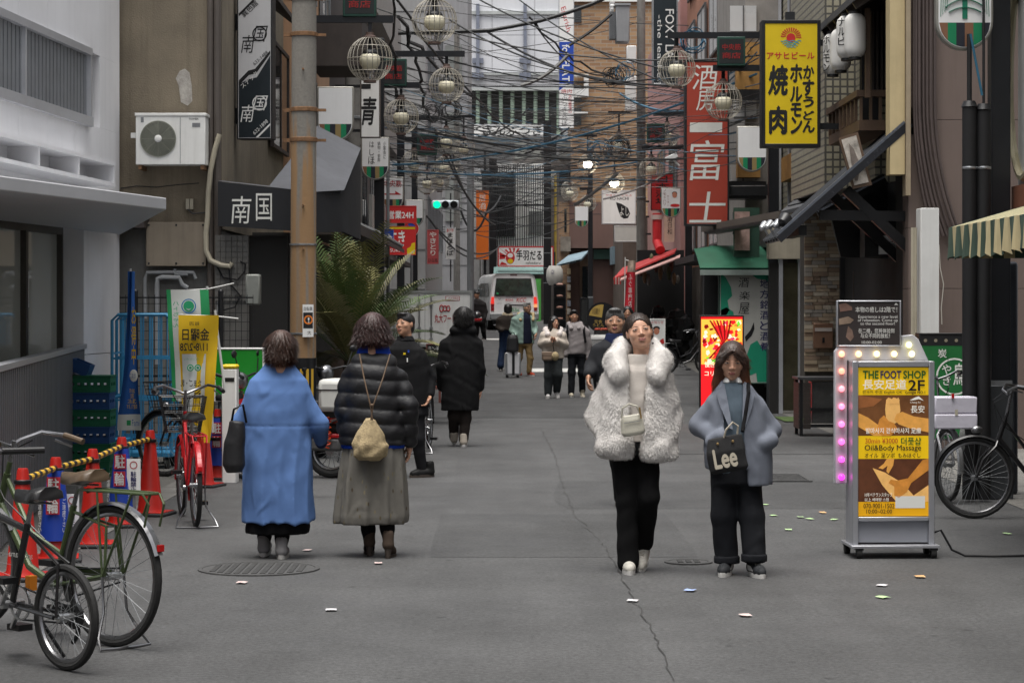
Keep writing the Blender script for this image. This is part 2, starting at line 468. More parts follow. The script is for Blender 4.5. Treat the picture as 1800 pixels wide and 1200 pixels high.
def window(root,w,t0,t1,z0,z1,glass=GLASSD,frame=GREYM,mull=1,fw=0.05,out=0.0,name='window'):
 b = MB(); o0,o1 = out-0.02,out+0.03
 b.box(t0,t1,o0,o1,z0,z0+fw,w.M).box(t0,t1,o0,o1,z1-fw,z1,w.M).box(t0,t0+fw,o0,o1,z0+fw,z1-fw,w.M).box(t1-fw,t1,o0,o1,z0+fw,z1-fw,w.M)
 for i in range(mull):
  c = t0+(t1-t0)*(i+1)/(mull+1); b.box(c-fw/2,c+fw/2,o0,o1-0.005,z0+fw,z1-fw,w.M)
 fr = wpart(root,b,name,frame)
 g = MB().box(t0+fw,t1-fw,out+0.002,out+0.012,z0+fw,z1-fw,w.M)
 subpart(root,fr,g,'pane',glass)
 return fr
GLASSG = mat('green_tinted_glass',(0.42,0.43,0.39),0.04,var=0,spec=1.0); GLASSG.node_tree.nodes['Principled BSDF'].inputs['IOR'].default_value = 2.1
GLASSL = mat('curtained_glass',(0.22,0.23,0.22),0.12,var=0.25,scale=2,spec=0.7)
LWHITE = mat('white_cladding',(0.83,0.83,0.85),0.55,var=0.05,scale=1.2,streak=0.18,dirt=(0.6,0.6,0.62))
# --- white building at the left edge
A = Wall((-4.45,25.8),(-4.76,21.2))
wb = thing('white_building','white clad modern building with ribbed window band and thin flat canopy','building',(-4.45,25.8,0))
T9 = 9.5
zc = 2.58
edges = [0,0.9,1.95,3.0,4.05,5.1,6.2,7.3,T9]
wt0,wt1 = A.t(155),T9
wz0,wz1 = A.z(155,215),A.z(155,93)
for i in range(len(edges)-1):
 a,c = edges[i]+0.003,edges[i+1]-0.003
 for z0,z1 in ((2.66,wz0-0.02),(wz1+0.02,9.5)) :
  wpart(wb,MB().box(a,c,-0.15,0.0,z0,z1,A.M),'wall_panel',LWHITE)
 if c <= wt0+0.1: wpart(wb,MB().box(a,min(c,wt0-0.01),-0.15,0.0,wz0-0.019,wz1+0.019,A.M),'wall_panel',LWHITE)
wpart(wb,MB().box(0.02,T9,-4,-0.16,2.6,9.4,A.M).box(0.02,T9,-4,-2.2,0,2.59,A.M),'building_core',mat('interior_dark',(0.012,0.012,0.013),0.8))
tc = A.t(147)
wpart(wb,MB().box(0,tc,-1.5,0.0,1.18,2.655,A.M),'corner_pier',LWHITE)
wpart(wb,MB().box(0.0,tc,-1.5,0.004,0.0,1.172,A.M),'corner_pier',LWHITE)
# window band with grey ribbed screens
b = MB(); b.box(wt0-0.02,wt1,-0.08,0.045,wz1-0.03,wz1+0.045,A.M).box(wt0-0.02,wt1,-0.08,0.055,wz0-0.05,wz0+0.05,A.M).box(wt0-0.02,wt0+0.03,-0.08,0.04,wz0+.05,wz1-.03,A.M)
tm = A.t(41); b.box(tm-.03,tm+.03,-.08,.03,wz0+.05,wz1-.03,A.M)
fr = wpart(wb,b,'window_frame',mat('pale_aluminium',(0.5,0.51,0.54),0.4,metal=0.4,var=0.06))
b = MB(); n = 60
for i in range(n):
 t0 = wt0+.03+(wt1-wt0-.03)*i/n; b.box(t0,t0+(wt1-wt0)/n*.7,-.05,-.01,wz0+.05,wz1-.03,A.M)
b.box(wt0,wt1,-.08,-.06,wz0,wz1,A.M)
tag(wpart(wb,b,'window_screen',mat('grey_screen',(0.2,0.21,0.225),0.5,var=0.1,streak=.2)),kind='stuff')
# white vent box over the canopy
va,vb = A.t(148),T9
vz0,vz1 = A.z(148,322),A.z(148,292)
b = MB(); b.box(va,vb,0.005,.34,vz0-.04,vz0,A.M).box(va,vb,.005,.34,vz1,vz1+.04,A.M)
k = 0
while va + k*1.45 < vb:
 b.box(va+k*1.45,va+k*1.45+.04,.005,.33,vz0,vz1,A.M); k += 1
b.box(va,vb,.003,.03,vz0,vz1,A.M)
wpart(wb,b,'vent_shelf',LWHITE)
# canopy
C0,C1 = (-3.95,14.2),(PX(292,19.2),19.2)
b = MB()
zt = PZ(348,19.2); zb = PZ(369,19.2)
poly = [C0,C1,(-4.42,25.7),(-5.6,14.2)]
vs = [(x,y,zb) for x,y in poly] + [(x,y,zt) for x,y in poly]
b.add(vs,[(0,3,2,1),(4,5,6,7)] + [(i,(i+1)%4,4+(i+1)%4,4+i) for i in range(4)])
wpart(wb,b,'canopy',mat('canopy_grey',(0.5,0.51,0.53),0.5,var=0.06,scale=2),bevel=0.008)
# glazed shopfront
b = MB(); g = MB()
gz1 = 2.45
for px in (147,86,18):
 t0 = A.t(px); b.box(t0-.04,t0+.04,-.35,-.22,0.0,gz1,A.M)
t0 = A.t(-60); b.box(t0,t0+.08,-.35,-.22,0,gz1,A.M)
b.box(tc,T9,-.35,-.22,gz1,2.58,A.M).box(tc,T9,-.35,-.22,0,.12,A.M)
fr = wpart(wb,b,'shopfront_frame',mat('bronze_frame',(0.09,0.085,0.075),0.4,metal=.5,var=.1))
g.box(tc,T9,-.29,-.28,.12,gz1,A.M)
subpart(wb,fr,g,'pane',GLASSG)
b = MB(); b.box(A.t(98),A.t(90),-.2785,-.2765,PZ(540,24),PZ(480,24),A.M)
wpart(wb,b,'notice_sticker',SIGNW)
# ribbed grey fence in front of the shop
f0,f1 = Vector((PX(147,24.5),24.5,0)),Vector((-3.33,14.0,0))
B = Wall(f0,f1)
fe = thing('ribbed_fence','grey ribbed metal fence in front of the shop glass','fence',f0)
b = MB(); n = 74
for i in range(n): b.box(B.L*i/n,B.L*(i+.62)/n,-.01,.028,.04,1.235,B.M)
tag(wpart(fe,b,'rib',mat('fence_grey',(0.15,0.16,0.175),0.5,metal=.2,var=.08,streak=.25)),kind='stuff')
wpart(fe,MB().box(0,B.L,-.04,-.012,.02,1.24,B.M),'back_sheet',mat('fence_grey2',(0.10,0.105,0.115),0.55,metal=.2,var=.08))
wpart(fe,MB().box(-.02,B.L,-.05,.045,1.242,1.29,B.M),'top_rail',mat('rail_grey',(0.36,0.37,0.39),0.45,metal=.3,var=.06),bevel=.004)
# --- brown stucco building facing the camera behind it
YS = 26.0; XS = PX(390,YS)
STUC = mat('brown_stucco',(0.205,0.172,0.125),0.95,var=0.2,scale=1.6,bump=0.6,bscale=55,streak=0.5,dirt=(0.085,0.07,0.05))
sb = thing('stucco_building','old brown stucco building with an air conditioner hung on its side wall','building',(XS,YS,0))
zs = PZ(402,YS)
wpart(sb,MB().box(-7.5,XS,YS,33,zs,9.5),'upper_wall',STUC)
wpart(sb,MB().box(-7.5,XS-.02,YS+.05,33,0,zs-.002),'lower_wall',mat('grey_render',(0.21,0.205,0.19),.9,var=.15,bump=.4,streak=.5))
wpart(sb,MB().box(PX(205,YS),PX(262,YS),YS-.35,YS-.002,PZ(402,YS),PZ(378,YS)),'eave',mat('brown_eave',(0.04,0.03,0.028),.6))
# bare patch where the stucco has fallen
pp = [(316,125),(325,121),(333,128),(337,150),(338,178),(330,186),(318,180),(314,150),(309,138)]
b = MB(); q = [(PX(x,YS),PZ(y,YS)) for x,y in pp][::-1]
b.prism(q,YS-.004,YS+.02); wpart(sb,b,'bare_patch',mat('bare_render',(0.36,0.34,0.31),.95,var=.3,scale=14,bump=.5))
b = MB(); b.tube([(PX(x,YS),YS-.002,PZ(y,YS)) for x,y in ((212,331),(240,327),(275,329),(310,325),(350,322))],.006,5); wpart(sb,b,'wall_crack',CRK)
BRPIPE = mat('brown_pipe',(0.09,0.075,0.065),.5,var=.1)
wpart(sb,MB().tube([(PX(371,YS),YS-.07,z) for z in (0.1,3,6,9)],.036,10),'drainpipe',BRPIPE)
wpart(sb,MB().tube([(PX(383,YS),YS-.05,z) for z in (0.1,3,6,9)],.045,10),'drainpipe',BRPIPE)
# tan service panel
wpart(sb,MB().box(PX(259,YS),PX(364,YS),YS-.10,YS+.051,PZ(468,YS),PZ(391,YS)),'service_panel',mat('tan_panel',(0.27,0.225,0.17),.7,var=.1,streak=.3),bevel=.006)
b = MB()
for x,y in ((264,396),(359,396),(264,463),(359,463),(312,463),(312,396)): b.ball((PX(x,YS),YS-.102,PZ(y,YS)),.012,8)
wpart(sb,b,'screw',DARKM)
GPIPE = mat('grey_pipe',(0.33,0.34,0.35),.5,metal=.2,var=.1)
def pipe(pts,r,m=GPIPE,Yo=YS-.05,name='pipe'):
 return wpart(sb,MB().tube([(PX(x,Yo),Yo,PZ(y,Yo)) for x,y in pts],r,8),name,m)
pipe([(255,560),(255,490),(258,479),(300,478),(340,479),(344,490)],.022)
pipe([(276,640),(276,500),(277,490),(285,487),(315,488),(320,500),(330,506)],.028)
pipe([(308,472),(308,482),(330,482)],.02)
pipe([(385,700),(385,520),(386,455)],.055)
pipe([(405,700),(405,480),(408,462)],.03)
BEIGE = mat('beige_conduit',(0.42,0.38,0.29),.6,var=.1)
pipe([(386,236),(378,262),(370,300),(366,340),(365,380),(362,410),(362,440),(370,458),(388,466),(404,468),(408,462)],.03,BEIGE,YS-.16,'conduit')
b = MB();
for x in (331,338): b.box(PX(x-3,YS),PX(x+3,YS),YS-.06,YS-.002,PZ(368,YS),PZ(350,YS))
wpart(sb,b,'junction_box',BEIGE)
wpart(sb,MB().tube([(PX(x,YS),YS-.05,PZ(y,YS)) for x,y in ((331,368),(340,376),(362,374),(380,372))],.008,5),'cable',BLACK)
# grid tiled wall section and meter box
TILE = mat('dark_wall_tile',(0.14,0.135,0.125),.4,var=.2,scale=3)
b = MB(); x0,x1 = PX(378,YS-.1),PX(437,YS-.1)
for i in range(6):
 for j in range(12):
  w = (x1-x0)/6
  b.box(x0+w*i+.004,x0+w*(i+1)-.004,YS-.12,YS-.085,1.75+j*.062+.003,1.75+(j+1)*.062-.003)
b.box(x0,x1,YS-.10,YS+.05,.0,2.5)
tag(wpart(sb,b,'wall_tile',TILE),kind='stuff')
mb_ = MB().box(PX(433,25.5),PX(458,25.5),25.42,25.6,PZ(536,25.5),PZ(482,25.5)); wpart(sb,mb_,'meter_box',mat('meter_grey',(0.23,0.24,0.22),.5,var=.1),bevel=.02)
wpart(sb,MB().box(PX(437,YS)+.004,PX(505,YS),YS-.02,YS+.04,0,2.5),'side_wall',mat('dark_recess',(0.022,0.021,0.02),.8,var=.2))
wpart(sb,MB().tube([(PX(x,YS),YS-.14,PZ(y,YS)) for x,y in ((385,470),(395,488),(420,492),(432,478),(434,465),(425,460))],.009,5)
      .tube([(PX(x,YS),YS-.14,PZ(y,YS)) for x,y in ((405,470),(408,500),(425,520),(415,540),(395,545))],.009,5),'cable',BLACK)
# small window bay on the street side
Ws = Wall((XS,33),(XS,26))
window(sb,Ws,Ws.t(498),Ws.t(470),PZ(250,30),PZ(55,30),frame=mat('dark_wood',(0.04,0.03,0.025),.6,var=.3),out=.06)
b2 = MB(); zz = PZ(15,29)
b2.add([(XS,28,zz+.3),(XS+.45,28,zz-.05),(XS+.45,31,zz-.05),(XS,31,zz+.3),(XS,28,zz+.36),(XS+.45,28,zz+.01),(XS+.45,31,zz+.01),(XS,31,zz+.36)],[(0,3,2,1),(4,5,6,7),(0,1,5,4),(1,2,6,5),(2,3,7,6),(3,0,4,7)])
wpart(sb,b2,'window_hood',mat('dark_wood',()))
# dark shop awning with brush lettering
aw = thing('shop_awning','black canvas shop awning with white brush characters and grey sloping top','awning',W(470,405,25.7))
y0,y1 = 25.7,29.2
xa,xb = PX(383,y0),PX(552,y0); xc = PX(598,y0)
za,zb1,zb2 = PZ(405,y0),PZ(319,y0),PZ(338,y0)
zback = PZ(262,y1)
CANV = mat('black_canvas',(0.010,0.011,0.014),.75,var=.25,scale=3,bump=.3,bscale=8)
GCANV = mat('grey_canvas',(0.075,0.078,0.088),.6,var=.2,scale=2,bump=.3,bscale=6,streak=.4)
b = MB()
vs = [(xa,y0,za+.05),(xb,y0,za-.02),(xb,y0,zb2),(xa,y0,zb1),(xa,y0+.03,za+.05),(xb,y0+.03,za-.02),(xb,y0+.03,zb2),(xa,y0+.03,zb1)]
b.add(vs,[(0,1,2,3),(7,6,5,4),(0,4,5,1),(1,5,6,2),(2,6,7,3),(3,7,4,0)])
wpart(aw,b,'front_valance',CANV)
b = MB()
b.add([(xb+.001,y0,za-.02),(xc,y0+.55,za),(xc,y1,za),(xc,y1,zback),(xc-.05,y0+.6,zb2+.05),(xb+.001,y0,zb2)],[(0,1,4,5),(1,2,3,4)])
b.add([(xb,y0+.04,za-.02),(xc-.04,y0+.56,za),(xc-.04,y1,za),(xc-.04,y1,zback),(xc-.09,y0+.6,zb2+.05),(xb,y0+.04,zb2)],[(5,4,1,0),(4,3,2,1)])
wpart(aw,b,'side_valance',CANV)
b = MB()
xm = PX(472,y0); zm_ = zb1+(zb2-zb1)*(xm-xa)/(xb-xa)
b.add([(xm,y0,zm_+.005),(xb,y0,zb2+.005),(xc,y0+.6,zb2+.055),(xc,y1,zback+.01),(xm+.25,y1,zback+.3)],[(0,1,2,3,4)])
b.add([(xm,y0+.03,zm_-.03),(xb,y0+.03,zb2-.03),(xc-.03,y0+.6,zb2+.02),(xc-.03,y1,zback-.03),(xm+.25,y1,zback+.27)],[(4,3,2,1,0)])
b.add([(xa,y0,zb1+.005),(xm-.004,y0,zm_+.005),(xm-.004,y0+.35,zm_+.03),(xa,y0+.35,zb1+.03)],[(0,1,2,3)])
wpart(aw,b,'top_sheet',GCANV)
CHALK = mat('white_brush',(0.7,0.7,0.66),.7,var=.1)
gl = lambda txt,r,Y,par,m,**k: glyphs(txt,(PX(r[0],Y)-par.location.x,PZ(r[3],Y)-par.location.z,PX(r[2],Y)-par.location.x,PZ(r[1],Y)-par.location.z),Y-.004-par.location.y,m,par,**k)
gl('南',(407,345,442,393),y0,aw,CHALK,bold=0.0,shear=.1); gl('国',(450,340,478,388),y0,aw,CHALK)
wpart(aw,MB().box(PX(440,26.2),PX(505,26.2),26.4,29,0,za),'shopfront',mat('dark_recess',()))
# --- further buildings on the left side
def block(name,label,x0,x1,y0,y1,z1,m,cat='building',z0=0):
 r = thing(name,label,cat,(x1 if x0 < 0 else x0,y0,z0))
 wpart(r,MB().box(x0,x1,y0,y1,z0,z1),'wall',m)
 return r
PEACH = mat('peach_render',(0.42,0.25,0.15),.9,var=.1,streak=.25)
l3 = block('peach_building','narrow peach rendered building behind the rusty concrete pole',-8,PX(523,33.2),33.1,39,9.5,PEACH)
w3 = Wall((PX(523,33.2),39),(PX(523,33.2),33.1))
DKBR = mat('dark_brown_siding',(0.045,0.036,0.032),.7,var=.25,streak=.3)
for i in range(2):
 window(l3,w3,.6+2.6*i,2.2+2.6*i,3.6,5.2,out=.04); window(l3,w3,.6+2.6*i,2.2+2.6*i,6.4,8,out=.04)
wpart(l3,MB().box(.2,5.5,.03,.9,2.75,2.9,w3.M),'shop_canopy',DKBR)
wpart(l3,MB().box(.3,5.6,.01,.06,.05,2.7,w3.M),'shopfront',mat('dark_recess',()))
wpart(l3,MB().box(2.6,4.4,.06,.85,5.35,6.1,w3.M),'balcony_box',DKBR)
l4 = block('dark_timber_house','dark timber fronted house with tiled eaves left of the shield signs',-8,-3.25,39.2,48,8.6,DKBR)
w4 = Wall((-3.25,48),(-3.25,39.2))
for i in range(3):
 window(l4,w4,.5+2.9*i,2.3+2.9*i,3.7,5.3,frame=mat('wood_trim',(0.12,0.075,0.05),.6,var=.25),out=.03,mull=2)
b = MB()
for i in range(30):
 b.cyl(w4.M @ Vector((.15+.29*i,.05,3.35)),w4.M @ Vector((.15+.29*i,.95,2.95)),.05,n=6)
b.add([w4.M @ Vector(p) for p in ((0,.02,3.33),(8.8,.02,3.33),(8.8,.98,2.9),(0,.98,2.9),(0,.02,3.25),(8.8,.02,3.25),(8.8,.98,2.82),(0,.98,2.82))],[(0,1,2,3),(7,6,5,4),(0,3,7,4),(1,5,6,2),(3,2,6,7),(0,4,5,1)])
ROOFT = mat('roof_tile',(0.055,0.056,0.06),.45,var=.25,scale=6)
tag(wpart(l4,b,'tile_canopy',ROOFT),kind='stuff')
wpart(l4,MB().box(.2,8.6,.005,.08,.05,2.75,w4.M),'shopfront',mat('brown_shop',(0.10,0.055,0.035),.6,var=.3,scale=2))
l5 = block('grey_concrete_building','grey concrete building with stacked balconies on the left of the street',-9,-3.5,48.4,62,13,mat('grey_concrete',(0.25,0.245,0.235),.85,var=.12,streak=.35))
w5 = Wall((-3.5,62),(-3.5,48.4))
for j in range(4):
 z = 3.4 + 2.6*j
 wpart(l5,MB().box(.4,13.2,.005,.5,z-.35,z-.2,w5.M).box(.4,13.2,.43,.5,z-.2,z+.7,w5.M),'balcony',mat('balcony_grey',(0.3,0.29,0.27),.8,var=.1,streak=.4))
 for i in range(4): window(l5,w5,1+3.2*i,2.7+3.2*i,z-.1,z+1.6,mull=1)
for i in range(4): wpart(l5,MB().box(.6+3.2*i,3.4+3.2*i,.005,.06,zg(52),2.7,w5.M),'shopfront',mat('dim_shopfront',(0.07,0.06,0.05),.4,var=.5,scale=1.5))
wpart(l5,MB().box(.5,13,.06,.8,2.75,2.85,w5.M),'shop_canopy',DKBR)
l6 = block('pale_tile_building','pale grey tiled building beyond the traffic light',-9,PX(748,66),66,82,15,mat('pale_tile',(0.33,0.33,0.33),.6,var=.08,streak=.25))
w6 = Wall((PX(748,66),82),(PX(748,66),66))
l6f = Wall((PX(748,66),66),(-9,66))
for j in range(5):
 for i in range(5): window(l6,w6,.8+3*i,2.4+3*i,3.6+2.3*j,5+2.3*j,out=.02)
b = MB()
for j in range(9): b.box(-5,PX(747,66),65.985,65.999,2.2+j*1.15,2.215+j*1.15)
wpart(l6,b,'joint',mat('joint_grey',(0.15,0.15,0.15),.8))
g1 = block('grey_slab_building','grey tower with plain joints between the green traffic light and the white wall',PX(745,88),PX(822,88),88,97,18,mat('slab_grey',(0.3,0.3,0.31),.75,var=.1,scale=1,streak=.3),z0=.8)
b = MB()
for j in range(10): b.box(PX(746,88),PX(821,88),87.985,87.999,2+j*1.3,2.02+j*1.3)
wpart(g1,b,'joint',mat('joint_grey',()))
for j in range(3):
 wpart(g1,MB().box(PX(783,88),PX(812,88),87.94,87.998,5+j*2.6,6.6+j*2.6),'window',GLASSL)
g2 = block('white_tower','bright white narrow tower beside the orange vertical sign',PX(819,96),PX(843,96),96,104,7.6,mat('bright_white',(0.8,0.79,0.78),.5,var=.03),z0=.9)
# --- far end: white panelled building with green columns
YW = 112.0
ww = thing('white_panel_building','large white panelled building with pale green columns closing the street','building',W(860,560,YW))
WPAN = mat('white_panel',(0.68,0.69,0.72),.5,var=.05,scale=.6,streak=.2,dirt=(.45,.45,.46))
xs = [PX(p,YW) for p in (640,715,790,865,940,988)]
zsx = [PZ(p,YW) for p in (128,62,24,-8,-40)]
for i in range(5):
 for j in range(4):
  wpart(ww,MB().box(xs[i]+.012,xs[i+1]-.012,YW,YW+.4,zsx[j]+.012,zsx[j+1]-.012),'wall_panel',WPAN)
wpart(ww,MB().box(xs[0],xs[-1],YW+.1,YW+3,PZ(156,YW),PZ(-60,YW)),'backing_wall',mat('soiled_panel',(0.5,0.5,0.52),.7,var=.12,scale=1.2,streak=.4))
wpart(ww,MB().box(xs[0],xs[-1],YW-.12,YW-.002,PZ(26,YW),PZ(20,YW)).box(xs[0],xs[-1],YW-.06,YW-.001,PZ(132,YW),PZ(129,YW)).box(xs[0],xs[-1],YW-.25,YW+.1,PZ(160,YW),PZ(155,YW)),'cornice',mat('panel_trim',(0.45,0.47,0.46),.6))
for px in (760,840,923):
 wpart(ww,MB().box(PX(px-3,YW),PX(px+3,YW),YW-.22,YW-.05,PZ(142,YW),PZ(8,YW)).box(PX(px-10,YW),PX(px+10,YW),YW-.15,YW-.03,PZ(112,YW),PZ(103,YW)).box(PX(px-10,YW),PX(px+10,YW),YW-.15,YW-.03,PZ(138,YW),PZ(129,YW)),'steel_post',mat('blue_grey_steel',(0.22,0.24,0.3),.5,metal=.3))
GCOL = mat('pale_green_column',(0.36,0.46,0.36),.6,var=.08)
for k in range(14):
 px = 718 + k*20.3
 wpart(ww,MB().cyl((PX(px,YW),YW+.2,PZ(236,YW)),(PX(px,YW),YW+.2,PZ(160,YW)),.1,n=10),'column',GCOL)
wpart(ww,MB().box(xs[0],xs[-1],YW+1.2,YW+2,2,PZ(156,YW)),'recessed_wall',mat('recess_grey',(0.09,0.088,0.085),.7,var=.2))
wpart(ww,MB().box(xs[0],xs[-1],YW+1.0,YW+1.18,PZ(195,YW),PZ(188,YW)),'inner_beam',mat('recess_beam',(0.16,0.16,0.155),.7))
wpart(ww,MB().box(xs[0],xs[-1],YW-.1,YW+1.1,PZ(300,YW),PZ(237,YW)),'base_wall',mat('base_grey',(0.22,0.22,0.22),.8,var=.15,streak=.3))
s = Sign('shop_signboard','long white signboard with black brush lettering under the green columns','sign',(735,219,955,240),YW-.6,WPAN,SIGNW,.2,1)
s.text('かばはるとさんふつき',737,222,952,238,INK,bold=.02)
# slatted building behind the van
YB = 94.0
sl = thing('slatted_building','dark building screened by tall black vertical slats behind the van','building',(PX(912,YB),YB,1.1))
wpart(sl,MB().box(PX(860,YB),PX(958,YB),YB+.9,YB+6,1.1,PZ(285,YB)),'wall',mat('light_inner',(0.78,0.78,0.75),.7,var=.1))
wpart(sl,MB().box(PX(873,YB),PX(905,YB),YB+.8,YB+.89,PZ(415,YB),PZ(300,YB)),'window',GLASSD)
wpart(sl,MB().box(PX(930,YB),PX(955,YB),YB+.8,YB+.89,PZ(410,YB),PZ(370,YB)),'window',GLASSL)
for k in range(21):
 px = 874.5 + k*3.95
 wpart(sl,MB().box(PX(px-.75,YB),PX(px+.75,YB),YB+.02,YB+.16,PZ(433,YB),PZ(290,YB)),'slat',BLACK)
wpart(sl,MB().box(PX(872,YB),PX(956,YB),YB-.01,YB+.18,PZ(436,YB),PZ(433,YB)).box(PX(872,YB),PX(956,YB),YB-.01,YB+.18,PZ(362,YB),PZ(359,YB)).box(PX(860,YB),PX(873,YB),YB-.02,YB+.5,1.1,PZ(278,YB)),'slat_frame',BLACK)
wpart(sl,MB().box(PX(872,YB),PX(958,YB),YB+.3,YB+.5,1.1,PZ(468,YB)),'shopfront',mat('dim_shopfront',()))
b = MB(); b.add([(PX(868,YB),YB-1.2,PZ(480,YB-1.2)),(PX(955,YB),YB-1.2,PZ(480,YB-1.2)),(PX(955,YB),YB+.2,PZ(467,YB)),(PX(868,YB),YB+.2,PZ(467,YB)),(PX(868,YB),YB-1.2,PZ(482,YB-1.2)),(PX(955,YB),YB-1.2,PZ(482,YB-1.2)),(PX(955,YB),YB+.2,PZ(470,YB)),(PX(868,YB),YB+.2,PZ(470,YB))],[(0,1,2,3),(7,6,5,4),(0,4,5,1),(3,2,6,7),(1,5,6,2),(0,3,7,4)])
wpart(sl,b,'awning',mat('teal_awning',(0.25,0.4,0.38),.6,var=.1))
wpart(sl,MB().box(PX(944,80),PX(956,80),88,88.1,1.0,PZ(490,88)),'side_shutter',mat('bright_green_shutter',(0.08,0.35,0.07),.5,var=.1))
# --- brick building
YK = 96.0
def brick_mat(name,c1,c2,mort,sx,sy):
 m = bpy.data.materials.new(name); m.use_nodes = True; nt = m.node_tree; N,L = nt.nodes.new,nt.links.new; b = nt.nodes['Principled BSDF']
 tc = N('ShaderNodeTexCoord'); sep = N('ShaderNodeSeparateXYZ'); L(tc.outputs['Object'],sep.inputs[0])
 ad = N('ShaderNodeMath'); ad.operation = 'ADD'; L(sep.outputs['X'],ad.inputs[0]); L(sep.outputs['Y'],ad.inputs[1])
 cb = N('ShaderNodeCombineXYZ'); L(ad.outputs[0],cb.inputs['X']); L(sep.outputs['Z'],cb.inputs['Y'])
 br = N('ShaderNodeTexBrick'); br.inputs['Scale'].default_value = 1; br.inputs['Brick Width'].default_value = sx; br.inputs['Row Height'].default_value = sy
 br.inputs['Mortar Size'].default_value = sy*.09; br.inputs['Color1'].default_value = (*c1,1); br.inputs['Color2'].default_value = (*c2,1); br.inputs['Mortar'].default_value = (*mort,1)
 L(cb.outputs[0],br.inputs['Vector']); L(br.outputs['Color'],b.inputs['Base Color']); b.inputs['Roughness'].default_value = .85
 return m
BRICK = brick_mat('tan_brick',(0.42,0.26,0.14),(0.28,0.16,0.09),(0.35,0.3,0.24),.5,.16)
bb = thing('brick_building','tall tan brick building with white balconies right of the vertical sign','building',(PX(1070,YK),YK,1.1))
wpart(bb,MB().box(PX(1006,YK),PX(1160,YK),YK,YK+8,1.1,16),'brick_wall',BRICK)
for py in (10,150,190):
 wpart(bb,MB().box(PX(1009,YK),PX(1022,YK),YK-.05,YK-.001,PZ(py+30,YK),PZ(py,YK)),'window',GLASSD)
wpart(bb,MB().box(PX(1009,YK),PX(1034,YK),YK-.5,YK-.06,PZ(172,YK),PZ(158,YK)),'balcony',SIGNW)
wpart(bb,MB().box(PX(1026,YK),PX(1034,YK),YK-.5,YK-.06,PZ(158,YK),PZ(136,YK)),'balcony_post',SIGNW); wpart(bb,MB().box(PX(1008,YK),PX(1034,YK),YK-.5,YK-.06,PZ(136,YK),PZ(133,YK)),'balcony_roof',SIGNW); wpart(bb,MB().box(PX(1009,YK),PX(1033,YK),YK-.4,YK-.06,PZ(201,YK),PZ(198,YK)),'window_ledge',SIGNW)
wpart(bb,MB().box(PX(1006,YK),PX(1160,YK),YK-.15,YK-.001,PZ(4,YK),PZ(-3,YK)),'cornice',SIGNW)
# --- brown building at the bend
YR = 86.0
rb = thing('brown_building','brown fronted building with brick pier and blue grey awning at the bend','building',(PX(1045,YR),YR,1.1))
BRN = mat('brown_render',(0.15,0.085,0.07),.8,var=.08,scale=1.2,streak=.15)
wpart(rb,MB().box(PX(1001,YR),PX(1092,YR),YR,YR+5,PZ(436,YR),PZ(355,YR)),'upper_wall',BRN)
wpart(rb,MB().box(PX(983,YR),PX(1001,YR)-.004,YR+.02,YR+5,1.1,PZ(355,YR)),'brick_pier',brick_mat('small_brick',(0.33,0.2,0.11),(0.2,0.12,0.07),(0.25,0.2,0.16),.22,.075))
wpart(rb,MB().box(PX(1001,YR),PX(1092,YR),YR+.4,YR+5,1.1,PZ(438,YR)),'lower_wall',mat('maroon_wall',(0.1,0.055,0.045),.7,var=.1))
wpart(rb,MB().box(PX(1044,YR),PX(1080,YR),YR+.3,YR+.39,PZ(455,YR),PZ(438,YR)),'fascia',mat('green_fascia',(0.06,0.13,0.1),.6))
wpart(rb,MB().box(PX(1020,YR),PX(1036,YR),YR+.3,YR+.39,1.1,PZ(455,YR)),'door',mat('timber_door',(0.10,0.06,0.035),.5,var=.3))
wpart(rb,MB().box(PX(1024,YR),PX(1034,YR),YR+.25,YR+.299,PZ(540,YR),PZ(468,YR)),'door_glass',GLASSD)
wpart(rb,MB().box(PX(992,YR),PX(996,YR),YR+.01,YR+.019,PZ(408,YR),PZ(367,YR)),'slit_window',GLASSD)
wpart(rb,MB().box(PX(985,YR),PX(1003,YR),YR-.1,YR+.01,PZ(442,YR),PZ(416,YR)),'notice_case',mat('notice_case',(0.2,0.17,0.14),.6,var=.4,scale=4))
for k in range(6):
 wpart(rb,MB().box(PX(997,YR),PX(1003,YR),YR-.02,YR+.018,PZ(482+k*14,YR),PZ(472+k*14,YR)),'menu_card',mat('menu_card%d' % (k%3),[(0.45,0.35,0.22),(0.3,0.32,0.36),(0.5,0.46,0.4)][k%3],.5,var=.5,scale=9))
b = MB(); b.add([(PX(975,84),84,PZ(467,84)),(PX(1022,84),84,PZ(455,84)),(PX(1035,YR),YR,PZ(440,YR)),(PX(1000,YR),YR,PZ(448,YR))],[(0,1,2,3)])
b.add([(PX(975,84),84,PZ(470,84)),(PX(1022,84),84,PZ(458,84)),(PX(1035,YR),YR,PZ(443,YR)),(PX(1000,YR),YR,PZ(451,YR))],[(3,2,1,0)])
wpart(rb,b,'awning',mat('blue_grey_awning',(0.2,0.28,0.33),.6,var=.1))
wpart(rb,MB().box(PX(1076,84),PX(1100,84),84,YR-.01,PZ(464,84),PZ(433,84)),'blue_awning',mat('blue_grey_awning',()))
mid = block('stacked_balcony_block','dim apartment block with cables in front, between brick building and slats',PX(900,90),PX(1120,90),99,104,8.3,mat('dim_block',(0.17,0.16,0.155),.8,var=.15,streak=.3),z0=1.0)
for j in range(2):
 for i in range(7): wpart(mid,MB().box(PX(905+i*26,99),PX(926+i*26,99),98.9,98.999,PZ(330-j*50,99),PZ(300-j*50,99)),'window',GLASSL if (i+j)%3 else GLASSD)
